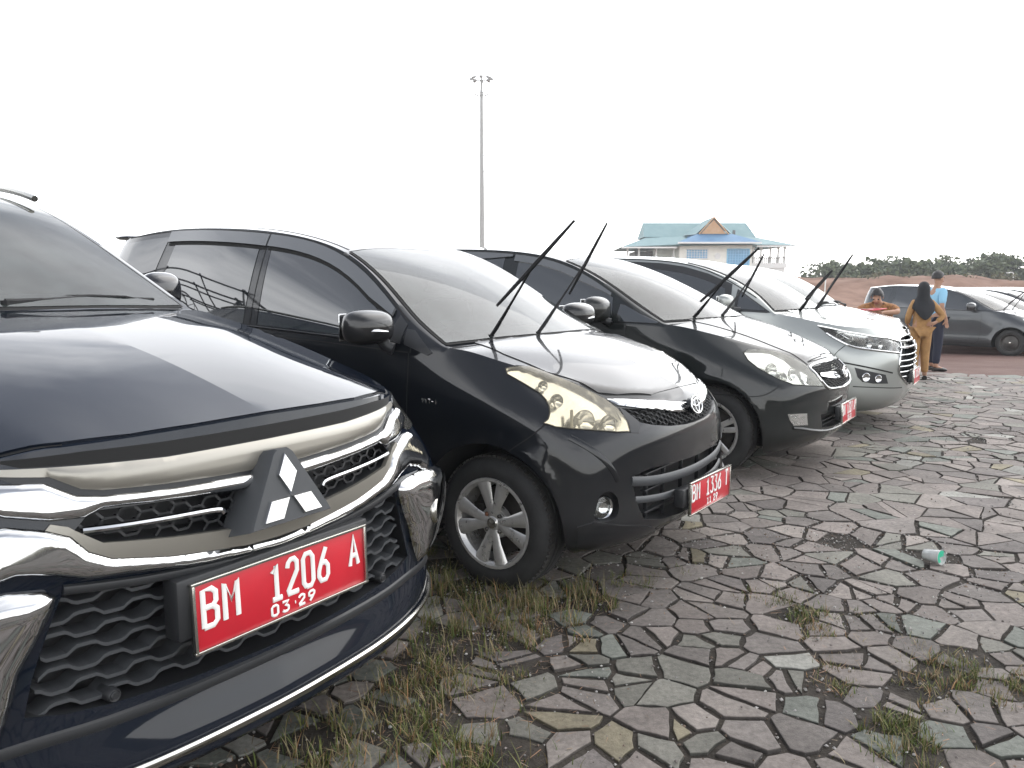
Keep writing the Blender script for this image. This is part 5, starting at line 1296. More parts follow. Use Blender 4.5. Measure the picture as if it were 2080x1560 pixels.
# ------------------------------------------------------------------ the navy SUV in the foreground
mat('mirror_black', (.01, .01, .012), .15, 0, 1.0)
mat('lamp_beige', (.62, .58, .46), .25, .45, .5)
mat('lamp_grey', (.45, .47, .46), .2, .7)
def build_suv():
    c = Car(SUV, (-1.34, 2.50, 34), 'parked_suv', 'paint_navy', 'dark navy SUV with chrome grille and red plate BM 1206 A, closest to the camera', 'suv', 'cars parked side by side on the stone paving')
    F = lambda L: [c.fy(y, z) for y, z in L]
    S2 = lambda L: msym(F(L))
    # hood
    near = [(.836, 0), (.826, -.20), (.808, -.35), (.765, -.48), (.70, -.60), (.60, -.70), (.46, -.775), (.30, -.81), (.12, -.822), (-.10, -.825), (-.35, -.812), (-.58, -.785), (-.60, -.60), (-.575, -.3), (-.555, 0)]
    c.shell('hood', msym([c.tz(x, y) for x, y in near]), c.pm, .007, .02, n=(.12, 0, 1), centre=True, step=.028)
    for sd in (-1, 1):
        c.line([c.tz(x, y * -sd) for x, y in near[3:13]], .012, .001)
    # cowl, windscreen, side glass
    c.shell('cowl', msym([c.tz(-.545, 0), c.tz(-.57, -.3), c.tz(-.60, -.60), c.tz(-.62, -.76), c.tz(-.70, -.70), c.tz(-.66, -.3), c.tz(-.65, 0)]), 'black_plastic', .002, .004, n=(.3, 0, 1))
    c.shield(8, .05)
    for sd in (-1, 1):
        c.window('side_window', -.86, -.92, -1.95, -1.95, sd=sd); c.window('side_window', -2.02, -2.02, -2.85, -2.9, sd=sd); c.window('side_window', -2.97, -2.92, -3.42, -3.46, sd=sd)
        c.bead('roof_rail', [(x, sd * (.60 if x > -3.0 else .58), z + .05) for x, z in ((-1.55, 1.75), (-1.7, 1.80), (-2.2, 1.86), (-2.9, 1.87), (-3.3, 1.83))], .016, 'chrome_dull', .045)
        B, Rl = c.curves()
        c.bead('belt_trim', [c.sy(x, B(x) + .012, sd) for x in (-.8, -1.2, -2, -2.8, -3.4)], .009, 'chrome', .002, sq=(1, .5))
    c.shell('front_gap', S2([(0, .986), (-.28, .986), (-.45, .994), (-.56, 1.000), (-.60, 1.016), (-.45, 1.022), (-.28, 1.020), (0, 1.020)]), 'gap', .0015, .003, n=(1, 0, 0))  # dark shell painting the shade under the hood's front edge
    # upper satin panel, and a dark shell drawn as the shadow line below it
    lowc = [(0, .914), (-.08, .914), (-.28, .923), (-.426, .934), (-.466, .943), (-.517, .976), (-.57, .982)]
    c.shell('grille_backing', S2([(y, z - .016) for y, z in lowc] + [(-.60, .985), (-.57, .999), (-.45, .993), (-.28, .985), (0, .985)]), 'black_plastic', .0015, .004, n=(1, 0, 0))
    c.shell('satin_panel', S2(lowc + [(-.60, .986), (-.59, .999), (-.45, .992), (-.28, .984), (0, .984)]), 'satin', .004, .008, n=(1, 0, 0), step=.016, bulge=.008, bw=.02)
    # chrome upper bar
    hexb = [(0, .776), (-.136, .781), (-.293, .80), (-.441, .822), (-.489, .858)]
    bar = [(0, .866), (-.28, .886), (-.430, .897), (-.468, .882), (-.53, .885), (-.60, .903), (-.66, .93), (-.62, .972), (-.527, .964), (-.476, .931), (-.43, .922), (-.28, .911), (0, .902)]
    c.shell('chrome_bar', S2(bar), 'chrome', .008, .016, n=(1, 0, 0), step=.0075, bulge=.013, bw=.018)
    # honeycomb openings
    hx = hexb + [(-.455, .893), (-.28, .884), (0, .864)]
    c.carve(S2(hx), .07, 3, n=(1, 0, 0)); c.hexmesh('honeycomb_grille', S2(hx), .018, 1, 'black_plastic', .018, stretch=1.45, bar=.006)
    for sd in (-1, 1):
        c.bead('grille_strip', [c.fy(sd * y, z) for y, z in ((.160, .826), (.18, .838), (.30, .845), (.40, .850), (.475, .855))], .0075, 'chrome', .004, sq=(1, 1))
    # lower satin band and chrome sweep
    ins = [(0, .727), (-.086, .729), (-.294, .757), (-.426, .785), (-.470, .810), (-.499, .848), (-.54, .868)]
    c.shell('satin_band', S2(ins + [(-.53, .879), (-.50, .868)] + hexb[::-1][:-1] + [(0, .776)]), 'satin', .012, .014, n=(1, 0, 0), step=.022)
    ch = [(0, .695), (-.241, .716), (-.40, .742), (-.47, .748), (-.537, .772), (-.60, .785), (-.68, .765), (-.735, .735), (-.77, .775), (-.73, .845), (-.66, .885), (-.60, .885), (-.54, .868)] + ins[::-1][1:]
    c.shell('chrome_sweep', S2(ch), 'chrome', .008, .016, n=(1, 0, 0), step=.009, bulge=.015, bw=.022)
    # lower grille
    lg = [(0, .425), (-.251, .432), (-.45, .445), (-.534, .456), (-.605, .475), (-.585, .55), (-.56, .62), (-.535, .69), (-.52, .728), (-.40, .712), (-.32, .704), (0, .682)]
    c.carve(S2(lg), .085, 3, n=(1, 0, 0))
    for r in range(7):
        z0 = .452 + r * .0385; lim = .585 - max(0, (z0 - .45)) * .20
        mb = MB(); y = -lim; pts = []
        per = .115; ph = (r % 2) * per * .5
        yy = np.arange(-lim, lim + .001, .01)
        for y in yy:
            u = ((y + ph) / per) % 1; wv = (min(1, max(0, (u - .05) / .16)) if u < .5 else 1 - min(1, max(0, (u - .55) / .16)))
            zz = z0 + .010 * abs(y) / .5 + wv * .015
            q = c.fy(y, min(.70, max(.43, zz))); pts.append(Vector((q.x - .012, y, zz)))
        vs = []
        for q in pts: vs += [q + Vector((0, 0, .0042)), q + Vector((0, 0, -.0042)), q + Vector((-.055, 0, -.003)), q + Vector((-.055, 0, .008))]
        n = len(pts); mb.add(vs, [(4 * i + a, 4 * i + (a + 1) % 4, 4 * i + 4 + (a + 1) % 4, 4 * i + 4 + a) for i in range(n - 1) for a in range(4)] + [(0, 1, 2, 3), (4 * n - 1, 4 * n - 2, 4 * n - 3, 4 * n - 4)])
        mb.build('grille_bar', MT['grey_plastic'], c.root)
    c.bead('grille_rim', F([(-.52, .735), (-.40, .720), (-.32, .712), (0, .690), (.32, .712), (.40, .720), (.52, .735)]), .012, 'black_plastic', .004, sq=(.8, 1))
    # sensors
    for sd in (-1, 1):
        q = c.fy(sd * .435, .462); m = MB(); m.lathe([(0, .012), (.008, .012), (.010, .009), (.013, .010), (.016, .006), (.018, -.04)], 20, 0, 'x'); o = m.build('parking_sensor', MT['black_plastic'], c.root); o.location = q
    # plate bracket and plate
    b = MB(); b.bbox((.862, 0, .625), (.06, .62, .15), .008); b.bbox((.865, 0, .55), (.05, .50, .07), .008); b.build('plate_bracket', MT['black_plastic'], c.root)
    plate(c.root, frontM((.903, .004, .600), .03), .560, .168,
          [('BM', -.455, -.17, .066, .54, .106, .0075), ('1206', -.100, -.17, .060, .54, .095, .0075), ('A', .395, -.12, .056, .50, .1, .0075), ('03', -.105, -.42, .034, .155, .062, .0038), ('.', .012, -.42, .04, .16, .04, .0042), ('29', .055, -.42, .034, .155, .062, .0038)])
    # emblem: three diamonds on a dark wedge
    e = empty('emblem', (0, 0, 0)); e.parent = c.root
    w = MB(); M = frontM((.915, -.010, .868), .19)
    front = [(-.125, -.088), (.125, -.088), (.118, -.072), (.030, .085), (.018, .095), (-.018, .095), (-.030, .085), (-.118, -.072)]
    bk = [(x * 1.22, y * 1.06 - .004) for x, y in front]; n = len(front)
    w.add([M @ Vector((x, y, .018)) for x, y in front] + [M @ Vector((x * 1.05, y * 1.03, .010)) for x, y in front] + [M @ Vector((x, y, -.085)) for x, y in bk],
          [tuple(range(n))] + [(i, (i + 1) % n, n + (i + 1) % n, n + i) for i in range(n)] + [(n + i, n + (i + 1) % n, 2 * n + (i + 1) % n, 2 * n + i) for i in range(n)])
    w.build('emblem_mount', MT['grey_plastic'], e, sharp=25)
    d = MB()
    for a in (90, 210, 330):
        A = R(a); s_ = .062; q = [Vector((0, 0)), Vector((math.cos(A + R(30)), math.sin(A + R(30)))) * s_, Vector((math.cos(A), math.sin(A))) * s_ * 1.732, Vector((math.cos(A - R(30)), math.sin(A - R(30)))) * s_]
        q = [p + Vector((math.cos(A), math.sin(A))) * .003 for p in q]; cen = sum(q, Vector((0, 0))) / 4
        o = [M @ Vector((p.x, p.y - .024, .018)) for p in q]; i_ = [M @ Vector((cen.x + (p.x - cen.x) * .90, cen.y + (p.y - cen.y) * .90 - .024, .025)) for p in q]
        d.add(o + i_, [(4, 5, 6, 7)] + [(k, (k + 1) % 4, 4 + (k + 1) % 4, 4 + k) for k in range(4)])
    d.build('three_diamonds', MT['chrome'], e, smooth=False)
    # lamps and bumper corners
    for sd in (-1, 1):
        X = (lambda P: P) if sd < 0 else mir
        lamp = [c.fy(-.615, .990), c.fy(-.70, 1.000)] + [c.sy(.50, 1.000), c.sy(.38, 1.02), c.sy(.22, 1.045), c.sy(.20, 1.01), c.sy(.30, .955), c.sy(.45, .915), c.sy(.56, .90)] + [c.fy(-.78, .885), c.fy(-.70, .885), c.fy(-.655, .90), c.fy(-.67, .93), c.fy(-.635, .96)]
        c.carve(X(lamp), .05, 2, n=(.75, sd * .6, .25)); c.shell('headlight', X(lamp), 'lens_clear', .004, .006, n=(.75, sd * .6, .25))
        corner = [c.sy(.545, .705), c.sy(.585, .63), c.sy(.595, .55), c.fy(-.76, .462), c.fy(-.70, .442), c.fy(-.655, .44), c.fy(-.63, .50), c.fy(-.605, .58), c.fy(-.570, .64), c.fy(-.540, .70), c.fy(-.535, .725), c.fy(-.555, .742), c.fy(-.62, .752), c.fy(-.72, .748)]
        c.shell('chrome_corner', X(corner), 'chrome', .008, .02, n=(.8, sd * .6, 0), step=.016, bulge=.030, bw=.05)
        fog = [c.fy(-.70, .53), c.fy(-.765, .555), c.fy(-.78, .62), c.fy(-.755, .675), c.fy(-.69, .66), c.fy(-.675, .60)]
        q_, nn_ = c.near(X([(.70, -.735, .60)])[0]); m = MB(); m.lathe([(0, .038), (.03, .036), (.042, .040), (.048, .034), (.05, .0)], 24, 0, 'x'); o = m.build('fog_lamp', MT['chrome_dull'], c.root); o.location = q_; o.rotation_euler = (0, 0, sd * .55)
        c.mirror((-1.15, .98, 1.355), (.15, .20, .19), sd, pm=MT['mirror_black'], stalk=(.06, -sd * .19, -.085))
        m = MB(); o = c.root
        c.line([c.sy(x, z, sd) for x, z in ((-.70, 1.22), (-.72, 1.0), (-.72, .6), (-.70, .35))], .007)
        c.line([c.sy(x, z, sd) for x, z in ((-1.95, 1.26), (-1.93, 1.0), (-1.95, .6), (-1.98, .35))], .007)
        c.line([c.sy(x, z, sd) for x, z in ((.20, 1.03), (.32, .90), (.40, .80))], .006)
    # bumper lip, skirt strip
    lipz = [(0, .345), (-.3, .345), (-.6, .340), (-.75, .335)]
    c.bead('bumper_lip', [c.fy(y, z) for y, z in ((-.78, .405), (-.60, .412), (-.4, .405), (0, .402), (.4, .405), (.60, .412), (.78, .405))], .016, 'black_plastic', -.004, sq=(.6, 1))
    st = [c.sy(.36, .40), c.sy(.50, .34), c.fy(-.80, .31), c.fy(-.72, .292), c.fy(-.60, .286), c.fy(-.385, .284), c.fy(-.1, .284), c.fy(0, .284)]
    c.bead('skid_strip', st + mir(st[:-1])[::-1], .013, 'chrome_dull', .006, sq=(.7, 1))
    for sy_ in (-1, 1):
        c.wheel(0, sy_, 'five'); c.wheel(-2.8, sy_, 'five')
    # parked wiper
    c.wiper((-.60, .02, 1.315), (-.655, .34, 1.345), (-.64, .10, 1.335), (-.665, .66, 1.325))
    c.wiper((-.60, -.55, 1.315), (-.68, -.25, 1.36), (-.66, -.55, 1.345), (-.69, .0, 1.36))
    c.finish()
    return c
suv = build_suv()
# ------------------------------------------------------------------ the black minivan beside the SUV
def build_m2():
    c = Car(M2, (.373, 4.107, 36), 'parked_minivan', 'paint_black_blue', 'glossy black minivan with yellowed headlight, lifted wipers and red plate BM 1336 T', 'minivan', 'cars parked side by side on the stone paving')
    T = TR['m2']; F = lambda L: [c.fy(y, z) for y, z in L]; S2 = lambda L: msym(F(L))
    lensmat = 'lens_yellowed'
    # hood between its two seams
    seam = [Vector(p) for p in T['hood_seam'][:10]]
    hoodn = [Vector((.549, 0, .884))] + [Vector(p) for p in reversed(seam)] + [Vector((-.33, -.45, 1.13)), Vector((-.235, -.25, 1.125)), Vector((-.205, 0, 1.12))]
    P = [c.tz(min(p.x, .540 - abs(p.y) * .05), p.y) for p in hoodn]
    c.shell('hood', msym(P), c.pm, .004, .010, n=(.12, 0, 1), centre=True, step=.026)
    for f in (lambda q: q, mir): c.line(f([p for p in seam]), .009, .001)
    c.shield(8, .035)
    c.shell('cowl', msym([c.tz(-.19, 0), c.tz(-.215, -.25), c.tz(-.30, -.48), c.tz(-.38, -.60), c.tz(-.47, -.60), c.tz(-.38, -.45), c.tz(-.29, -.25), c.tz(-.265, 0)]), 'black_plastic', .005, .008, n=(.4, 0, 1))
    for sd in (-1, 1):
        X = (lambda P: [Vector(p) for p in P]) if sd < 0 else mir
        c.window('front_window', -.585, -.62, -1.72, -1.655, sd=sd, hi=.098, lo=.035); c.window('rear_window', -1.79, -1.83, -2.72, -2.78, sd=sd, hi=.098, lo=.035); c.window('quarter_window', -2.90, -2.82, -3.38, -3.44, sd=sd, hi=.05, lo=.05)
        tri = [c.sy(-.36, 1.065, sd), c.sy(-.385, 1.052, sd), c.sy(-.53, 1.10, sd), c.sy(-.545, 1.17, sd), c.sy(-.50, 1.165, sd), c.sy(-.42, 1.11, sd)]
        c.shell('corner_trim', tri, 'black_plastic', .004, .006, n=(0, sd, .25))
        c.shell('corner_trim', [c.sy(-.555, 1.10, sd), c.sy(-.555, 1.19, sd), c.sy(-.62, 1.235, sd), c.sy(-.64, 1.12, sd)], 'black_plastic', .004, .006, n=(0, sd, .25))
        B, Rl = c.curves()
        # smoked rain deflectors over the two doors
        for (xa, xb, w0) in ((-.66, -1.75, .066), (-1.765, -2.80, .068)):
            n = 12; xs = [xa + (xb - xa) * i / n for i in range(n + 1)]
            top = [c.sy(x, Rl(x) - .022, sd) for x in xs]; bot = [c.sy(x, Rl(x) - .022 - w0 * (min(1, .5 + (xa - x) / .35) if xa > -1 else 1), sd) for x in reversed(xs)]
            c.shell('rain_deflector', top + bot, 'glass_smoke', .018, .016, n=(0, sd, .3)); c.line([p + Vector((0, 0, -.012)) for p in bot], .020, .004)
        c.line([c.sy(x, Rl(x) - .012, sd) for x in np.linspace(-.56, -3.42, 14)], .008, .001)
        c.bead('belt_trim', [c.sy(x, B(x) + .022, sd) for x in (-.60, -.9, -1.4, -2.0, -2.8)], .009, 'black_plastic', .003, sq=(1, .6))
        c.shell('pillar_trim', [c.sy(-1.665, B(-1.66) + .03, sd), c.sy(-1.73, Rl(-1.73) - .065, sd), c.sy(-1.815, Rl(-1.8) - .065, sd), c.sy(-1.78, B(-1.78) + .03, sd)], 'paint_black_blue', .002, .004, n=(0, sd, .25))
        c.line([c.sy(-1.725, B(-1.7), sd), c.sy(-1.745, 1.35, sd), c.sy(-1.775, Rl(-1.77) - .03, sd)], .006, .003)
        # doors
        for nm, xs, hx in (('front_door', [(-.495, 1.06), (-.485, .95), (-.483, .80), (-.49, .55), (-.52, .34), (-.60, .29), (-1.66, .29), (-1.71, .35), (-1.72, .6), (-1.715, .9), (-1.71, 1.10), (-1.2, 1.09), (-.84, 1.075)], -1.56), ('rear_door', [(-1.735, 1.105), (-1.735, .6), (-1.74, .31), (-2.20, .31), (-2.29, .45), (-2.42, .62), (-2.60, .70), (-2.72, .76), (-2.76, .95), (-2.765, 1.14), (-2.2, 1.13)], -2.62)):
            d = c.shell(nm, [c.sy(x, z, sd) for x, z in xs], c.pm, .0035, .010, n=(0, sd, 0), step=.05)
            c.line([c.sy(x, z, sd) for x, z in xs + xs[:1]], .012, .001, curve=False)
            p, nn = c.near(c.sy(hx, .93, sd)); h = MB(); h.tube([p + Vector((.085, 0, 0)), p + nn * .032 + Vector((.06, 0, 0)), p + nn * .038, p + nn * .032 - Vector((.06, 0, 0)), p - Vector((.085, 0, 0))], [.010, .011, .012, .011, .010], 8, sq=(1.3, .8), up=(0, 0, 1)); h.build('door_handle', c.pm, d)
        c.line([c.sy(-.484, z, sd) for z in (1.06, 1.10)], .008)
        # headlight
        lm = X(T['lamp']); dn = (.62, sd * .76, .25)
        c.carve(lm, .055, 2, n=dn); L_ = c.shell('headlight', lm, lensmat, .004, .007, n=dn, step=.025)
        inner = [Vector(p) for p in T['lamp']]
        c.line(lm + lm[:1], .008, .0015, curve=False)
        yb = lambda x, y, z: (x, sd * -y if y < 0 else y, z)
        c.lamp_inner([((.395, sd * .625, .815), .062, sd * .5), ((.472, sd * .548, .795), .050, sd * .35), ((.27, sd * .665, .90), .035, sd * .6), ((.19, sd * .66, .955), .026, sd * .6)], L_)
        b = MB(); b.bbox((.335, sd * .655, .80), (.012, .012, .09), .004); b.build('lamp_divider', MT['lamp_beige'], L_)
        c.line(X(T['bump_seam']), .006, .001)
        c.shell('lamp_corner_trim', X(T['tri']), 'black_plastic', .003, .006, n=(1, 0, 0))
        # fog lamp pocket
        fg = X(T['fog']); c.carve(fg, .07, 3, n=(.8, sd * .6, 0), curve=True)
        m = MB(); m.lathe([(r, (r / .05) ** 2 * .022) for r in (.002, .015, .03, .042, .05)], 24, 0, 'x'); m.lathe([(.05, .022), (.055, .026), (.052, .03)], 24, 0, 'x')
        o = m.build('fog_lamp', MT['chrome'], c.root); o.location = (.462, sd * .628, .428); o.rotation_euler = (0, 0, sd * .35)
        o2 = MB(); o2.lathe([(0, .002), (.03, .0), (.048, -.006)], 24, 0, 'x'); q = o2.build('fog_lens', MT['lens_clear'], o); q.location = (.028, 0, 0)
        # folded edge running from below the lamp to the fog pocket
        c.bead('bumper_crease', X([(.375, -.735, .742), (.43, -.70, .705), (.475, -.668, .668), (.515, -.628, .612), (.535, -.592, .545)]), .013, 'paint_black_blue', -.004, sq=(.7, 1.3))
        c.shell('bumper_skirt', X([(.40, -.735, .365), (.477, -.70, .385), (.53, -.62, .36), (.565, -.53, .34), (.60, -.38, .30), (.60, -.33, .255), (.542, -.447, .250), (.489, -.58, .245), (.451, -.70, .262), (.40, -.735, .275)]), c.pm, .012, .014, n=(.8, sd * .6, 0), curve=False)
        c.mirror((-.60, .945, 1.185), (.18, .275, .175), sd, stalk=(.055, -sd * .10, -.105), repeater=True)
        for wx in (0, -2.655): c.wheel(wx, sd, 'twin4', yface=.80)
        v = MB(); write(v, 'VVT-i', -.045, -.010, .014, .020, .020, .0018, 1)
        o = v.build('engine_badge', MT['chrome'], c.root); p, nn = c.near(c.sy(-.345, .843, sd)); o.location = p + nn * .002; o.rotation_euler = (math.pi / 2, 0, 0) if sd < 0 else (math.pi / 2, 0, math.pi)
        # small clip on the roof edge
        p, nn = c.near(Vector(c.S['rails'][8]) * 1 if sd > 0 else Vector((-1.15, -.59, 1.56))); k = MB(); k.bbox((0, 0, 0), (.07, .02, .022), .006); o = k.build('roof_clip', MT['black_plastic'], c.root); o.location = p + nn * .004 + Vector((.03, 0, -.03)); o.rotation_euler = (0, .55, 0)
        c.line([c.tz(-1.18, sd * .53), c.tz(-1.8, sd * .51), c.tz(-2.6, sd * .50), c.tz(-3.2, sd * .47)], .014, .001)
    # chrome bar above the honeycomb
    bar = [(0, .778), (-.20, .800), (-.249, .813), (-.381, .833), (-.48, .852), (-.497, .878), (-.40, .871), (-.215, .848), (-.15, .838), (0, .820)]
    c.shell('chrome_bar', S2(bar), 'chrome', .006, .010, n=(1, 0, 0), step=.009, bulge=.006, bw=.014)
    hx = [(0, .730), (-.105, .732), (-.249, .743), (-.369, .763), (-.426, .779), (-.449, .811), (-.470, .842), (-.381, .830), (-.249, .810), (0, .776)]
    c.carve(S2(hx), .05, 3, n=(1, 0, 0)); c.hexmesh('honeycomb_grille', S2(hx), .0135, 1, 'black_plastic', .010, stretch=1.35, bar=.005)
    oval_emblem(c, (.634, 0, .815), .118, .084, .30, .0042)
    b = MB(); b.lathe([(0, 0), (1, 0), (1, -.02)], 32, 0, 'z'); b.xf(frontM((.628, 0, .815), .35) @ Matrix.Diagonal((.059, .041, 1, 1))); b.build('emblem_backing', c.pm, c.root)
    # lower intake
    it = [(0, .302), (-.14, .306), (-.298, .319), (-.449, .350), (-.478, .407), (-.501, .487), (-.520, .552), (-.396, .573), (-.219, .570), (0, .563)]
    c.carve(S2(it), .07, 3, n=(1, 0, 0))
    c.bead('intake_bar', F([(-.515, .530), (-.391, .513), (-.207, .502), (0, .497), (.207, .502), (.391, .513), (.515, .530)]), .014, 'grey_plastic', -.004, sq=(.6, 1.6))
    c.bead('intake_bar', F([(-.494, .443), (-.39, .431), (-.244, .421), (0, .418), (.244, .421), (.39, .431), (.494, .443)]), .010, 'grey_plastic', -.006, sq=(.7, 1.6))
    m = MB()
    for z in (.37, .47, .545): m.bbox((.565, 0, z), (.03, .84, .008), .002)
    for y in (-.38, -.2, 0, .2, .38): m.bbox((.560, y, .43), (.02, .010, .24), .002)
    m.build('intake_lattice', MT['black_plastic'], c.root)
    b = MB(); b.bbox((.655, .03, .405), (.05, .52, .085), .006); b.build('plate_bracket', MT['black_plastic'], c.root)
    plate(c.root, frontM((.700, .045, .398), .0, -.02), .470, .152, [('BM', -.455, -.10, .065, .50, .105, .0060), ('1336', -.11, -.10, .062, .50, .098, .0060), ('T', .37, -.10, .065, .50, .1, .0060), ('11', -.09, -.40, .036, .19, .062, .0035), ('29', .07, -.40, .036, .19, .062, .0035)])
    c.wiper((-.258, -.453, 1.129), (.08, -.586, 1.468), (-.12, -.556, 1.316), (.28, -.52, 1.693), .8)
    c.wiper((-.202, -.124, 1.129), (-.09, .166, 1.525), (-.21, .238, 1.353), (.03, .225, 1.729), .8)
    sp = MB(); sp.tube([(-3.60, y, 1.735 - abs(y) * .02) for y in (-.54, -.50, -.3, 0, .3, .50, .54)], [.02, .05, .055, .055, .055, .05, .02], 10, sq=(.35, 1.6), up=(0, 0, 1)); sp.build('rear_spoiler', c.pm, c.root)
    c.finish()
    return c
mat('glass_smoke', (.10, .105, .11), .16, 0, .6, 1.6, .5)
m2 = build_m2()
# ------------------------------------------------------------------ older dark minivan with oval headlight
def build_m3(pose, name, pm, label, group, z=0, lensmat='lens_milky', plateno='1327', wip=True, hi=True, deflect=True, style='five', ds=.028):
    c = Car(M3, pose, name, pm, label, 'minivan', group, z, ds=ds)
    T = TR['m3']; F = lambda L: [c.fy(y, z) for y, z in L]; S2 = lambda L: msym(F(L))
    seam = [Vector(p) for p in T['hood_seam'] if p[1] < -.38][:8] + [Vector((.612, -.409, .812)), Vector((.640, -.25, .822))]
    hoodn = [Vector((.612, 0, .862))] + [Vector((.605, -.22, .862)), Vector((.590, -.36, .855))] + [Vector(p) for p in reversed(seam[:8])] + [Vector((-.34, -.60, 1.15)), Vector((-.15, -.35, 1.13)), Vector((-.09, 0, 1.12))]
    c.shell('hood', msym([c.tz(p.x, p.y) for p in hoodn]), c.pm, .004, .010, n=(.12, 0, 1), centre=True, step=.03)
    for f in (lambda q: q, mir): c.line(f(seam[:8]), .010, .001)
    c.line(S2([(0, .835), (-.25, .832), (-.40, .822)])[:], .008, .001, curve=False)
    c.shield(8, .04, interior=hi)
    B, Rl = c.curves()
    for sd in (-1, 1):
        X = (lambda P: [Vector(p) for p in P]) if sd < 0 else mir
        c.window('front_window', -.76, -.80, -1.76, -1.72, sd=sd); c.window('rear_window', -1.87, -1.91, -2.72, -2.80, sd=sd); c.window('quarter_window', -2.90, -2.84, -3.36, -3.42, sd=sd, lo=.05)
        tri = [c.sy(x, z, sd) for x, z in ((-.385, 1.105), (-.40, 1.095), (-.70, 1.105), (-.725, 1.15), (-.725, 1.235), (-.68, 1.225), (-.55, 1.165))]
        c.shell('quarter_glass', tri, 'glass_dark', .004, .006, n=(0, sd, .25)); c.line(tri + tri[:1], .014, .002, curve=False)
        c.line([c.sy(x, Rl(x) - .018, sd) for x in np.linspace(-.62, -3.4, 12)], .009, .001)
        if deflect:
            for (xa, xb) in ((-.82, -1.80), (-1.83, -2.80)):
                n = 10; xs = [xa + (xb - xa) * i / n for i in range(n + 1)]
                c.shell('rain_deflector', [c.sy(x, Rl(x) - .03, sd) for x in xs] + [c.sy(x, Rl(x) - .03 - .055 * min(1, .35 + (xa - x) / .4), sd) for x in reversed(xs)], 'glass_smoke', .016, .012, n=(0, sd, .3))
        c.bead('belt_trim', [c.sy(x, B(x) + .010, sd) for x in (-.75, -1.3, -2.0, -2.8)], .009, 'black_plastic', .003, sq=(1, .6))
        for nm, xs, hx in (('front_door', [(-.64, 1.085), (-.625, .98), (-.62, .80), (-.625, .55), (-.66, .34), (-.74, .29), (-1.72, .29), (-1.79, .35), (-1.80, .6), (-1.80, .9), (-1.80, 1.10), (-1.2, 1.09)], -1.64), ('rear_door', [(-1.82, 1.10), (-1.82, .6), (-1.83, .31), (-2.22, .31), (-2.33, .47), (-2.46, .64), (-2.66, .74), (-2.80, .80), (-2.84, .95), (-2.84, 1.13), (-2.3, 1.12)], -2.70)):
            d = c.shell(nm, [c.sy(x, z, sd) for x, z in xs], c.pm, .0035, .010, n=(0, sd, 0), step=.06)
            c.line([c.sy(x, z, sd) for x, z in xs + xs[:1]], .012, .001, curve=False)
            p, nn = c.near(c.sy(hx, .90, sd)); h = MB(); h.tube([p + Vector((.085, 0, 0)), p + nn * .032 + Vector((.06, 0, 0)), p + nn * .038, p + nn * .032 - Vector((.06, 0, 0)), p - Vector((.085, 0, 0))], [.010, .011, .012, .011, .010], 8, sq=(1.3, .8), up=(0, 0, 1)); h.build('door_handle', c.pm, d)
        c.bead('side_moulding', [c.sy(x, .50, sd) for x in (-.66, -1.2, -1.9, -2.25)], .016, c.pm, .004, sq=(1, .5)) if hi else None
        dn = (.68, sd * .68, .28); lm = X(T['lamp'])
        if hi: c.carve(lm, .055, 2, n=dn)
        L_ = c.shell('headlight', lm, lensmat if hi else 'lamp_grey', .004, .007, n=dn, step=.03)
        c.line(lm + lm[:1], .008, .0015, curve=False)
        if hi: c.lamp_inner([((.44, sd * .66, .80), .065, sd * .5), ((.55, sd * .54, .765), .055, sd * .35)], L_)
        c.line(X(T['bump_seam']), .006, .001)
        fg = X([(.574, -.736, .487), (.666, -.582, .480), (.671, -.575, .395), (.608, -.696, .403), (.588, -.721, .439)])
        c.shell('fog_lamp', fg, 'fog_ribbed', .004, .006, n=(.8, sd * .6, 0))
        c.mirror((-.80, 1.0, 1.20), (.18, .27, .21), sd, stalk=(.06, -sd * .10, -.10), pm=MT['paint_black_green'] if pm == 'paint_black_green' else None)
        for wx, st in ((.04, style), (-2.71, style)): c.wheel(wx, sd, st, yface=.845)
    g = [(0, .620), (-.181, .629), (-.341, .642), (-.409, .691), (-.425, .750), (-.405, .795), (-.16, .812), (0, .812)]
    c.carve(S2(g), .04, 3, n=(1, 0, 0)); c.hexmesh('honeycomb_grille', S2(g), .016, 1, 'black_plastic', .012, stretch=1.3, bar=.005)
    gf = F(g); 
    c.bead('grille_surround', gf[1:7] , .010, 'chrome', .003, curve=True); c.bead('grille_surround', mir(gf[1:7]), .010, 'chrome', .003, curve=True); c.bead('grille_surround', [gf[1], gf[0], mir([gf[1]])[0]], .010, 'chrome', .003, curve=False)
    for sd in (-1, 1): c.shell('grille_wing', F([(sd * y, z) for y, z in ((.05, .705), (.10, .735), (.20, .745), (.367, .748), (.385, .728), (.30, .712), (.20, .700), (.08, .690))]), 'chrome', .006, .03, n=(1, 0, 0), step=.02)
    oval_emblem(c, (.785, 0, .735), .125, .085, .2, .0055)
    it = [(0, .340), (-.256, .350), (-.407, .360), (-.42, .455), (-.2, .442), (0, .437)]
    c.carve(S2(it), .05, 3, n=(1, 0, 0))
    m = MB()
    for z in (.375, .405): m.bbox((.72, 0, z), (.03, .80, .008), .002)
    m.build('intake_lattice', MT['black_plastic'], c.root)
    c.bead('lower_lip', F([(-.70, .385), (-.62, .372), (-.524, .352), (-.4, .335), (-.2, .328), (0, .326), (.2, .328), (.4, .335), (.524, .352), (.62, .372), (.70, .385)]), .012, 'paint_silver' if False else c.pm, .002)
    b = MB(); b.bbox((.79, .02, .44), (.04, .46, .10), .006); b.build('plate_bracket', MT['black_plastic'], c.root)
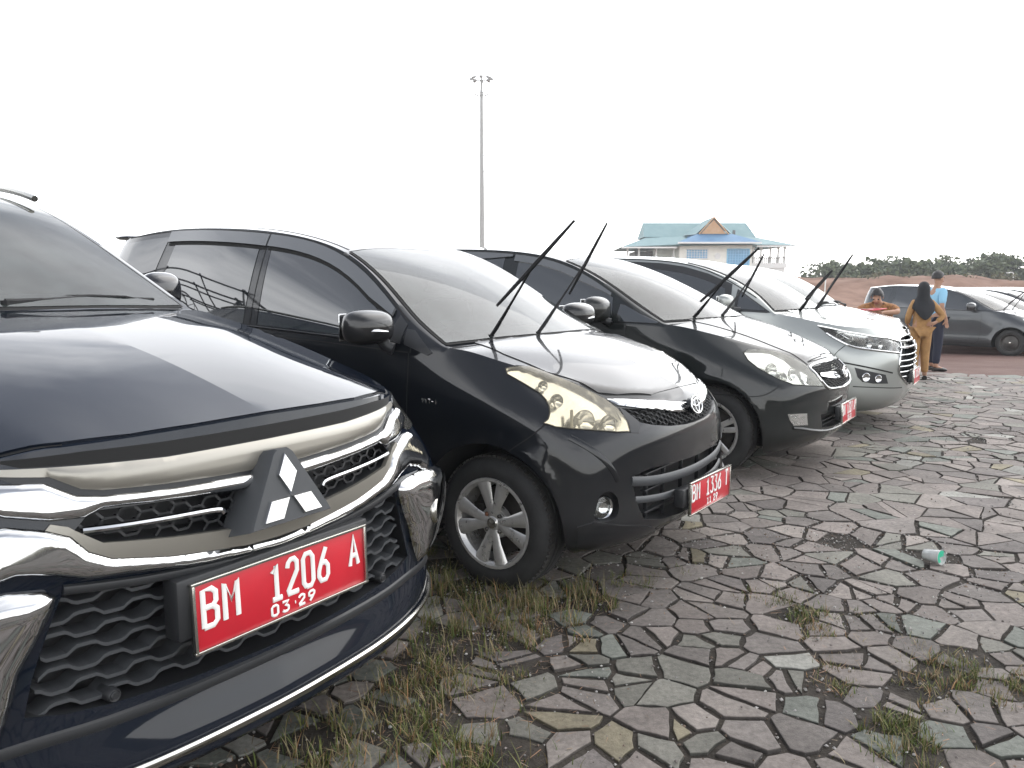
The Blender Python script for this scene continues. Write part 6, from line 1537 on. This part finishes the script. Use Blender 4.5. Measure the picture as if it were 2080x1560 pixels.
    plate(c.root, frontM((.826, .0, .440), .05), .450, .145, [('BM', -.455, -.10, .065, .50, .105, .0060), (plateno, -.11, -.10, .062, .50, .098, .0060), ('A', .37, -.10, .065, .50, .1, .0060), ('05', -.09, -.40, .036, .19, .062, .0035), ('27', .07, -.40, .036, .19, .062, .0035)])
    if wip:
        c.wiper((-.223, -.511, 1.135), (.10, -.65, 1.45), (-.09, -.709, 1.29), (.29, -.578, 1.678)); c.wiper((-.112, -.206, 1.139), (.0, .174, 1.44), (-.12, .30, 1.33), (.12, .083, 1.673))
    c.finish()
    return c
mat('fog_ribbed', (.7, .7, .68), .08, .9, 0, bump=.3, bscale=25)
m3 = build_m3((1.88, 6.38, 35), 'parked_minivan', 'paint_black_green', 'dark green-black minivan with milky oval headlight, parked next to the silver minivan', 'cars parked side by side on the stone paving')
# ------------------------------------------------------------------ silver minivan
def build_m4(pose, name, pm, label, group, z=0, wip=True, ds=.030, hi=True, plateno='1175'):
    c = Car(M4, pose, name, pm, label, 'minivan', group, z, ds=ds)
    T = TR['m4']; F = lambda L: [c.fy(y, z) for y, z in L]; S2 = lambda L: msym(F(L))
    hoodn = [(.812, 0), (.795, -.18), (.765, -.33), (.70, -.46), (.60, -.555), (.45, -.585), (.218, -.575), (.038, -.575), (-.10, -.60), (-.20, -.66), (-.17, -.55), (-.07, -.30), (-.035, 0)]
    c.shell('hood', msym([c.tz(x, y) for x, y in hoodn]), c.pm, .004, .010, n=(.12, 0, 1), step=.03)
    for sd in (-1, 1): c.line([c.tz(x, -sd * y) for x, y in hoodn[:10]], .009, .001)
    c.shield(8, .045, interior=wip)
    B, Rl = c.curves()
    for sd in (-1, 1):
        X = (lambda P: [Vector(p) for p in P]) if sd < 0 else mir
        c.window('side_frame', -.62, -.66, -3.4, -3.46, sd=sd, hi=.035, lo=.008, m='black_plastic', off=.0015, th=.003)
        c.window('front_window', -.66, -.72, -1.76, -1.72, sd=sd, hi=.11, off=.004); c.window('rear_window', -1.84, -1.88, -2.72, -2.80, sd=sd, hi=.10, off=.004); c.window('quarter_window', -2.90, -2.84, -3.36, -3.42, sd=sd, lo=.05, hi=.07, off=.004)
        tri = [c.sy(x, z, sd) for x, z in ((-.24, 1.118), (-.27, 1.112), (-.55, 1.125), (-.595, 1.16), (-.595, 1.345), (-.55, 1.32), (-.40, 1.225))]
        c.shell('corner_frame', tri, 'black_plastic', .003, .006, n=(0, sd, .25)); c.shell('quarter_glass', [t.lerp(sum(tri, Vector()) / 7, .25) for t in tri], 'glass_dark', .006, .006, n=(0, sd, .25))
        c.line([c.tz(-.28, sd * .66), c.tz(-.60, sd * .60)], .007); 
        c.bead('belt_trim', [c.sy(x, B(x) + .008, sd) for x in (-.62, -1.3, -2.0, -2.8)], .008, 'chrome', .003, sq=(1, .6))
        for nm, xs, hx in (('front_door', [(-.60, 1.11), (-.585, .98), (-.58, .80), (-.59, .55), (-.62, .34), (-.70, .29), (-1.72, .29), (-1.79, .35), (-1.80, .6), (-1.80, .9), (-1.80, 1.12), (-1.2, 1.11)], -1.64), ('rear_door', [(-1.82, 1.12), (-1.82, .6), (-1.83, .31), (-2.24, .31), (-2.35, .47), (-2.48, .64), (-2.68, .74), (-2.82, .80), (-2.86, .95), (-2.86, 1.15), (-2.3, 1.13)], -2.70)):
            d = c.shell(nm, [c.sy(x, z, sd) for x, z in xs], c.pm, .0035, .010, n=(0, sd, 0), step=.06)
            p, nn = c.near(c.sy(hx, .95, sd)); h = MB(); h.tube([p + Vector((.085, 0, 0)), p + nn * .036, p - Vector((.085, 0, 0))], [.010, .012, .010], 8, sq=(1.3, .8), up=(0, 0, 1)); h.build('door_handle', MT['chrome'], d)
        dn = (.72, sd * .66, .2)
        lamp = X([(.209, -.808, .999), (.33, -.79, .975), (.449, -.765, .950), (.57, -.71, .927), (.678, -.642, .905), (.80, -.50, .872), (.852, -.40, .852), (.872, -.43, .805), (.878, -.475, .745), (.80, -.61, .762), (.741, -.688, .776), (.67, -.745, .787), (.595, -.789, .798), (.501, -.822, .823), (.383, -.834, .881), (.295, -.828, .931)])
        c.carve(lamp, .05, 2, n=dn); L_ = c.shell('headlight', lamp, 'lens_clear', .003, .006, n=dn, step=.03)
        c.bead('headlight_trim', lamp[:7], .009, 'chrome', .004, parent=L_); c.bead('headlight_trim', lamp[8:], .010, 'chrome', .004, parent=L_)
        c.lamp_inner([((.66, sd * .69, .845), .050, sd * .5), ((.745, sd * .60, .835), .042, sd * .4)], L_)
        b = MB(); b.bbox((.45, sd * .765, .90), (.10, .05, .018), .006, rot=Matrix.Rotation(.5, 3, 'Y')); b.build('lamp_divider', MT['chrome'], L_)
        c.line(X(T['hood_seam'][:1] + T['bump_seam']) [1:], .006); c.line(X([(.47, -.836, .824), (.414, -.875, .769), (.37, -.885, .70)]), .006)
        fg = X([(.565, -.855, .625), (.678, -.79, .592), (.80, -.655, .553), (.819, -.612, .467), (.712, -.761, .475), (.633, -.825, .493), (.594, -.846, .535)])
        c.shell('fog_recess', fg, 'black_plastic', .003, .005, n=(.72, sd * .66, 0)); c.line(X([(.462, -.88, .668), (.565, -.852, .650), (.713, -.76, .615), (.849, -.572, .565)]), .014, .002)
        for (cx, cy, cz, r) in ((.655, .81, .535, .042), (.745, .725, .520, .036)):
            p, nn = c.near((cx, sd * cy, cz)); m = MB(); m.lathe([(0, .006), (r * .6, .008), (r * .9, .014), (r, .012), (r * 1.05, 0)], 20, 0, 'x'); o = m.build('fog_lamp', MT['chrome'], c.root); o.location = p; o.rotation_euler = (0, 0, sd * .75)
        c.line(X([(.56, -.86, .448), (.721, -.751, .439), (.851, -.536, .420), (.90, -.36, .41)]), .008, .002)
        c.mirror((-.62, 1.0, 1.215), (.15, .23, .17), sd, stalk=(.10, -sd * .12, -.08))
        c.bead('roof_rail_trim', [c.sy(x, Rl(x) - .012, sd) for x in (-.4, -.9, -1.4, -2.2, -3.2)], .008, 'black_plastic', .0, sq=(1, .5))
        for wx in (0, -2.75): c.wheel(wx, sd, 'five', yface=.87)
    g = [(0, .405), (-.20, .43), (-.36, .49), (-.47, .555), (-.49, .62), (-.47, .73), (-.40, .80), (-.33, .868), (-.15, .885), (0, .890)]
    c.carve(S2(g), .06, 3, n=(1, 0, 0))
    for z, r, w_ in ((.845, .016, .42), (.790, .016, .46), (.725, .010, .50), (.672, .010, .50), (.620, .010, .50), (.568, .010, .485), (.520, .009, .44)):
        c.bead('grille_slat', F([(-w_ + .01, z), (-w_ * .5, z - .004), (0, z - .006), (w_ * .5, z - .004), (w_ - .01, z)]), r, 'chrome', .004, sq=(1, .8))
    for sd in (-1, 1): c.bead('grille_surround', F([(sd * y, z) for y, z in g[1:9]]), .009, 'chrome', .004)
    oval_emblem(c, (.955, 0, .80), .14, .095, .2, .006)
    plate(c.root, frontM((.985, 0, .500), .05), .450, .145, [('BM', -.455, -.10, .065, .50, .105, .0060), (plateno, -.11, -.10, .062, .50, .098, .0060), ('A', .37, -.10, .065, .50, .1, .0060)])
    b = MB(); b.bbox((.955, 0, .50), (.05, .46, .10), .006); b.build('plate_bracket', MT['black_plastic'], c.root)
    if wip:
        c.wiper((-.051, -.442, 1.129), (.19, -.723, 1.389), (.10, -.83, 1.27), (.28, -.60, 1.545), 1.4); c.wiper((.011, -.035, 1.135), (.17, .219, 1.483), (.03, .40, 1.353), (.31, .20, 1.743), 1.4)
    else:
        c.wiper((-.02, -.05, 1.15), (-.08, -.40, 1.20), (-.06, -.12, 1.19), (-.10, -.68, 1.19)); c.wiper((.0, .5, 1.14), (-.06, .15, 1.20), (-.04, .4, 1.19), (-.08, -.12, 1.20))
    c.finish()
    return c
m4 = build_m4((3.19, 8.30, 34), 'parked_minivan', 'paint_silver', 'silver minivan with slatted chrome grille and slim headlight, third minivan from the foreground', 'cars parked side by side on the stone paving')
# ------------------------------------------------------------------ cars further away
m5 = build_m4((4.32, 10.35, 34), 'parked_minivan', 'paint_white', 'white minivan behind the silver one, man leaning over its hood', 'cars parked side by side on the stone paving', z=-.02, wip=False, ds=.05)
m5.root.location = (4.27, 10.39, -.02); m5.root.scale = (.91, 1, 1)
def copy_tree(o, parent=None):
    c = o.copy(); scene.collection.objects.link(c)
    if parent is not None: c.parent = parent; c.matrix_parent_inverse = o.matrix_parent_inverse.copy()
    for ch in list(o.children): copy_tree(ch, c)
    return c
far = build_m3((12.72, 19.80, 46), 'parked_minivan', 'paint_grey', 'dark grey minivan with steel wheels behind the standing people', 'cars in the far row on the red surface', z=-.34, hi=False, style='steel', ds=.05, wip=True, deflect=False, plateno='1458')
for i, lab in enumerate(('dark grey minivan second in the far row, just right of the one behind the people', 'dark grey minivan third in the far row, between two other windscreens', 'dark grey minivan fourth in the far row, near the right edge of the picture', 'dark grey minivan last in the far row, touching the right edge')):
    k = copy_tree(far.root); k.location = (12.72 + .72 * 2.3 * (i + 1), 19.80 + .69 * 2.3 * (i + 1), -.42); tag(k, lab)
# ------------------------------------------------------------------ people
mat('skin', (.36, .20, .13), .6, noise_amt=.08, nscale=20); mat('hair_black', (.012, .010, .010), .5, bump=.4, bscale=90)
mat('uniform_brown', (.34, .19, .075), .85, bump=.3, bscale=30, noise_amt=.12, nscale=14); mat('batik', (.40, .20, .07), .85, base2=(.16, .07, .04), nscale=38); mat('shirt_blue', (.24, .47, .64), .8, bump=.3, bscale=25)
mat('trouser_navy', (.015, .018, .035), .85, bump=.2, bscale=30); mat('hijab_black', (.010, .011, .014), .8, bump=.4, bscale=18); mat('shoe', (.012, .011, .010), .35); mat('folder_red', (.42, .03, .05), .5, noise_amt=.3, nscale=30); mat('lip', (.22, .07, .06), .6); mat('paper', (.75, .72, .68), .8)
def skin(name, J, E_, m, parent, lv=2):
    """J: name -> (x,y,z,r); E_: pairs; grown with a Skin modifier rooted at the first joint"""
    keys = list(J); me = bpy.data.meshes.new(name); me.from_pydata([J[k][:3] for k in keys], [(keys.index(a), keys.index(b)) for a, b in E_], [])
    o = bpy.data.objects.new(name, me); scene.collection.objects.link(o)
    sk = o.modifiers.new('s', 'SKIN'); sk.use_smooth_shade = True; sb = o.modifiers.new('u', 'SUBSURF'); sb.levels = sb.render_levels = lv
    for i, k in enumerate(keys):
        r = J[k][3]; r = r if isinstance(r, tuple) else (r, r); me.skin_vertices[0].data[i].radius = r; me.skin_vertices[0].data[i].use_root = (i == 0)
    dg = bpy.context.evaluated_depsgraph_get(); dg.update(); nm = bpy.data.meshes.new_from_object(o.evaluated_get(dg)); bpy.data.objects.remove(o)
    nm.materials.clear(); nm.materials.append(MT[m]); nm.name = name
    return link(bpy.data.objects.new(name, nm), parent)
def fingers(J, E_, w, dirv, side, s=1.0, pre='L', curl=.3):
    """five fingers from the wrist joint w along dirv, thumb leaving from the side"""
    W = Vector(J[w][:3]); d = Vector(dirv).normalized(); sd = Vector(side).normalized(); n = d.cross(sd)
    p = W + d * .045 * s; J[pre + 'palm'] = (*p, .026 * s); E_.append((w, pre + 'palm'))
    for i, (o, L) in enumerate(((-.026, .062), (-.009, .075), (.009, .070), (.026, .055))):
        a = p + d * .035 * s + sd * o * s; b = a + (d + n * curl * .6).normalized() * L * .5 * s; c = b + (d + n * curl * 2).normalized() * L * .5 * s
        J['%sf%da' % (pre, i)] = (*a, .010 * s); J['%sf%db' % (pre, i)] = (*b, .0085 * s); J['%sf%dc' % (pre, i)] = (*c, .006 * s)
        E_ += [(pre + 'palm', '%sf%da' % (pre, i)), ('%sf%da' % (pre, i), '%sf%db' % (pre, i)), ('%sf%db' % (pre, i), '%sf%dc' % (pre, i))]
    a = p + sd * -.030 * s; b = a + (d * .6 - sd).normalized() * .035 * s; c = b + (d - sd * .2).normalized() * .025 * s
    J[pre + 't0'] = (*a, .012 * s); J[pre + 't1'] = (*b, .010 * s); J[pre + 't2'] = (*c, .007 * s); E_ += [(pre + 'palm', pre + 't0'), (pre + 't0', pre + 't1'), (pre + 't1', pre + 't2')]
def head_parts(root, c, fwd, up, s=1.0, hair=True):
    """face features and hair round a head centred at c"""
    f = Vector(fwd).normalized(); u = Vector(up); u = (u - f * u.dot(f)).normalized(); l = f.cross(u).normalized(); M = Matrix((l, f, u)).transposed(); c = Vector(c)
    for q in (-1, 1):
        m = MB(); m.ball((0, 0, 0), .011 * s, 0, 8, 6); o = m.build('eye', MT['hair_black'], root); o.location = c + M @ Vector((q * .031, .083, .008)) * s
        m = MB(); m.ball((0, 0, 0), .022 * s, 0, 8, 6, (.35, .7, 1.2), M); o = m.build('ear', MT['skin'], root); o.location = c + M @ Vector((q * .078, -.005, -.005)) * s
    m = MB(); m.tube([c + M @ Vector((-.02, .088, -.055)) * s, c + M @ Vector((0, .096, -.054)) * s, c + M @ Vector((.02, .088, -.055)) * s], .006 * s, 6); m.build('mouth', MT['lip'], root)
    if hair:
        m = MB(); rnd = random.Random(4); vs = []; nu, nv = 20, 10
        for i in range(nv + 1):
            th = R(98) * i / nv
            for j in range(nu):
                ph = 2 * math.pi * j / nu; k = 1 + rnd.uniform(-.02, .05); fr = math.sin(ph)      # +1 at the face side
                th2 = th * (1 - .42 * max(0, fr))
                vs.append(c + M @ Vector((math.sin(th2) * math.cos(ph) * .086 * k, math.sin(th2) * fr * .104 * k - .006, math.cos(th2) * .122 * k + .008)) * s)
        fs = [(i * nu + j, (i + 1) * nu + j, (i + 1) * nu + (j + 1) % nu, i * nu + (j + 1) % nu) for i in range(nv) for j in range(nu)]
        m.add(vs, fs); m.build('hair', MT['hair_black'], root)
def person(loc, rz, s, label, pose, top, bottom, sleeve='short', hair=True):
    r = empty('person', loc, rz); tag(r, label, 'person'); r.scale = (s, s, s)
    J = {'pel': (0, 0, .93, (.135, .10)), 'waist': (0, 0, 1.06, (.13, .095)), 'chest': (0, 0, 1.27, (.155, .105)), 'neckb': (0, -.005, 1.415, .065), 'neck': (0, .0, 1.475, .052), 'jaw': (0, .022, 1.535, (.058, .065)), 'head': (0, .008, 1.60, (.074, .088)), 'crown': (0, 0, 1.665, (.060, .070)),
         'ls': (.165, 0, 1.375, .056), 'le': (.215, -.01, 1.10, .040), 'lw': (.22, .05, .865, .027), 'rs': (-.165, 0, 1.375, .056), 're': (-.215, -.01, 1.10, .040), 'rw': (-.22, .05, .865, .027),
         'lh': (.085, 0, .87, .088), 'lk': (.095, .015, .49, .058), 'la': (.10, -.01, .09, .040), 'lt': (.115, .13, .035, .034), 'rh': (-.085, 0, .87, .088), 'rk': (-.095, .015, .49, .058), 'ra': (-.10, -.01, .09, .040), 'rt': (-.115, .13, .035, .034)}
    J.update(pose.get('J', {}))
    E_ = [('pel', 'waist'), ('waist', 'chest'), ('chest', 'neckb'), ('neckb', 'neck'), ('neck', 'jaw'), ('jaw', 'head'), ('head', 'crown'), ('chest', 'ls'), ('ls', 'le'), ('le', 'lw'), ('chest', 'rs'), ('rs', 're'), ('re', 'rw'), ('pel', 'lh'), ('lh', 'lk'), ('lk', 'la'), ('la', 'lt'), ('pel', 'rh'), ('rh', 'rk'), ('rk', 'ra'), ('ra', 'rt')]
    B = dict(J); E2 = list(E_)
    hd = Vector(J['head'][:3]); fw = Vector(pose.get('face', (0, 1, 0))).normalized(); up = (Vector(J['crown'][:3]) - Vector(J['jaw'][:3])).normalized()
    nose = hd + fw * .105 - up * .018; B['nose'] = (*nose, .012); E2.append(('head', 'nose'))
    fingers(B, E2, 'lw', pose.get('lhd', (0, .15, -1)), pose.get('lhs', (0, 1, .1)), pre='L'); fingers(B, E2, 'rw', pose.get('rhd', (0, .15, -1)), pose.get('rhs', (0, 1, .1)), pre='R')
    skin('body', B, E2, 'skin', r)
    g = lambda k, d: (*J[k][:3], tuple(q + d for q in J[k][3]) if isinstance(J[k][3], tuple) else J[k][3] + d)
    S = {k: g(k, .018) for k in ('chest', 'waist', 'pel', 'neckb', 'ls', 'rs')}; S['chest'] = g('chest', .022); S['neckb'] = (*J['neckb'][:3], .062)
    SE = [('chest', 'waist'), ('waist', 'pel'), ('chest', 'neckb'), ('chest', 'ls'), ('chest', 'rs')]
    for a in 'lr':
        sh, el = Vector(J[a + 's'][:3]), Vector(J[a + 'e'][:3]); wr = Vector(J[a + 'w'][:3])
        if sleeve == 'short': m_ = sh.lerp(el, .9); S[a + 'c'] = (*m_, .056); SE.append((a + 's', a + 'c'))
        else: S[a + 'c'] = (*el, .056); S[a + 'd'] = (*el.lerp(wr, .9), .042); SE += [(a + 's', a + 'c'), (a + 'c', a + 'd')]
    if pose.get('long'):
        S['hem'] = (J['pel'][0], J['pel'][1], J['pel'][2] - .17, (.152, .118)); SE.append(('pel', 'hem'))
    skin('shirt', S, SE, top, r)
    T = {k: g(k, .018) for k in ('pel', 'lh', 'lk', 'rh', 'rk')}; T['lk'] = g('lk', .022); T['rk'] = g('rk', .022)
    for a in 'lr': q = Vector(J[a + 'k'][:3]).lerp(Vector(J[a + 'a'][:3]), .93); T[a + 'a'] = (*q, .060)
    skin('trousers', T, [('pel', 'lh'), ('lh', 'lk'), ('lk', 'la'), ('pel', 'rh'), ('rh', 'rk'), ('rk', 'ra')], bottom, r)
    for a in 'lr':
        A = Vector(J[a + 'a'][:3]); Tt = Vector(J[a + 't'][:3]); d = (Tt - A); d.z = 0; d.normalize()
        m = MB(); m.tube([A - d * .045 + Vector((0, 0, -.045)), A + d * .05 + Vector((0, 0, -.042)), A + d * .15 + Vector((0, 0, -.055)), A + d * .20 + Vector((0, 0, -.062))], [.044, .046, .042, .022], 10, sq=(.85, 1), up=(0, 0, 1)); m.build('shoe', MT['shoe'], r)
    head_parts(r, hd, fw, up, 1, hair)
    return r
# man in blue, seen from his right side, walking pause
person((7.50, 14.0, -.14), R(-82), 1.03, 'man in light blue shirt and dark trousers standing behind the woman in black headscarf', dict(J={'le': (.23, -.06, 1.12, .040), 'lw': (.20, .06, .90, .027), 're': (-.23, -.08, 1.11, .042), 'rw': (-.20, .02, .88, .028), 'rk': (-.10, .05, .49, .058), 'ra': (-.11, .06, .09, .04), 'rt': (-.12, .20, .035, .034)}), 'shirt_blue', 'trouser_navy')
# woman in brown uniform from behind
def woman():
    # local +Y is where she faces (away from the camera); her right arm is bent with the hand on the hip
    r = person((6.36, 12.25, -.09), R(-10), .885, 'woman in brown uniform and black headscarf seen from behind, hand on her hip', dict(long=True, J={
        'pel': (0, 0, .93, (.145, .105)), 'ls': (-.15, 0, 1.36, .052), 'le': (-.225, .02, 1.10, .042), 'lw': (-.19, .16, .98, .026), 'rs': (.15, 0, 1.36, .052), 're': (.33, -.06, 1.13, .042), 'rw': (.185, -.12, 1.02, .026),
        'lh': (-.085, 0, .87, .088), 'lk': (-.085, .015, .49, .06), 'la': (-.085, -.01, .09, .04), 'lt': (-.10, .12, .035, .034), 'rh': (.085, 0, .87, .088), 'rk': (.09, .03, .49, .06), 'ra': (.11, .03, .09, .04), 'rt': (.14, .15, .035, .034)},
        lhd=(.3, .6, -.2), rhd=(-.9, -.1, -.2), rhs=(0, 0, 1)), 'uniform_brown', 'uniform_brown', 'long', hair=False)
    m = MB(); nu = 28; prof = [(1.735, .012, 0), (1.725, .045, 0), (1.69, .082, 0), (1.63, .103, 0), (1.56, .103, -.005), (1.49, .098, -.01), (1.44, .125, -.012), (1.39, .175, -.015), (1.33, .205, -.02), (1.26, .205, -.03)]
    vs = []
    for i, (z, rr, yo) in enumerate(prof):
        for j in range(nu):
            a = 2 * math.pi * j / nu; fold = 1 + (.03 * math.sin(a * 7) + .02 * math.sin(a * 11 + 1)) * max(0, i - 4) / 4
            back = max(0, -math.sin(a)); zz = z - (back ** 2.2) * .20 * max(0, i - 5) / 4
            ry = rr * (1.05 if i < 6 else .78); vs.append((rr * math.cos(a) * fold * (1 - .25 * back * max(0, i - 7) / 2), ry * math.sin(a) * fold + yo, zz))
    fs = [(i * nu + j, (i + 1) * nu + j, (i + 1) * nu + (j + 1) % nu, i * nu + (j + 1) % nu) for i in range(len(prof) - 1) for j in range(nu)]
    # leave the face open at the front
    def isface(f):
        c = sum((Vector(vs[i]) for i in f), Vector()) / 4; return c.y > .07 and 1.50 < c.z < 1.67 and abs(c.x) < .062
    fs = [f for f in fs if not isface(f)]
    m.add(vs, fs); o = m.build('headscarf', MT['hijab_black'], r); sm = o.modifiers.new('s', 'SOLIDIFY'); sm.thickness = .006; sb = o.modifiers.new('u', 'SUBSURF'); sb.levels = sb.render_levels = 1
woman()
# man bent over the white car's hood, writing
person((5.36, 11.44, -.06), R(146), .98, 'man in brown patterned shirt bent over the hood of the white minivan, writing', dict(face=(0, .86, -.5), J={
    'pel': (0, -.10, .93, (.135, .10)), 'waist': (0, .02, 1.02, (.13, .10)), 'chest': (0, .24, 1.13, (.16, .11)), 'neckb': (0, .36, 1.21, .06), 'neck': (0, .42, 1.26, .052), 'jaw': (0, .50, 1.25, (.055, .058)), 'head': (0, .51, 1.31, (.074, .082)), 'crown': (0, .515, 1.37, (.06, .066)),
    'ls': (.17, .32, 1.16, .055), 'le': (.27, .46, 1.10, .042), 'lw': (.08, .62, 1.09, .027), 'rs': (-.17, .32, 1.16, .055), 're': (-.28, .44, 1.10, .042), 'rw': (-.10, .64, 1.09, .027),
    'lh': (.085, -.12, .87, .088), 'rh': (-.085, -.12, .87, .088), 'lk': (.10, -.02, .48, .058), 'rk': (-.10, -.06, .48, .058)}, lhd=(-.8, .4, -.1), lhs=(.3, 1, 0), rhd=(.6, .7, -.1), rhs=(1, -.5, 0)), 'batik', 'uniform_brown')
def papers():
    r = empty('document_folder', (4.86, 10.80, 1.055), R(20)); tag(r, 'red document folder with papers lying open on the white hood under the man', 'folder')
    m = MB(); m.bbox((-.10, 0, 0), (.22, .24, .012), .004, rot=Matrix.Rotation(.06, 3, 'Y')); m.bbox((.13, .02, .002), (.22, .24, .010), .004, rot=Matrix.Rotation(-.10, 3, 'Y')); m.build('cover', MT['folder_red'], r)
    p = MB(); p.bbox((-.09, 0, .010), (.18, .20, .004), .001, rot=Matrix.Rotation(.06, 3, 'Y')); p.build('paper', MT['paper'], r)
papers()
# ------------------------------------------------------------------ thin damp air over the lot
def haze():
    m = bpy.data.materials.new('haze'); m.use_nodes = True; t = m.node_tree; t.nodes.clear()
    o = N(t, 'ShaderNodeOutputMaterial'); v = N(t, 'ShaderNodeVolumePrincipled', i_Density=.0010); v.inputs['Color'].default_value = (.93, .95, .97, 1); LK(t, v.outputs[0], o.inputs['Volume']); MT['haze'] = m
    b = MB(); b.box((25, 55, 14), (420, 260, 32)); h = b.build('haze', m, None, smooth=False); tag(h, kind='stuff')
haze()
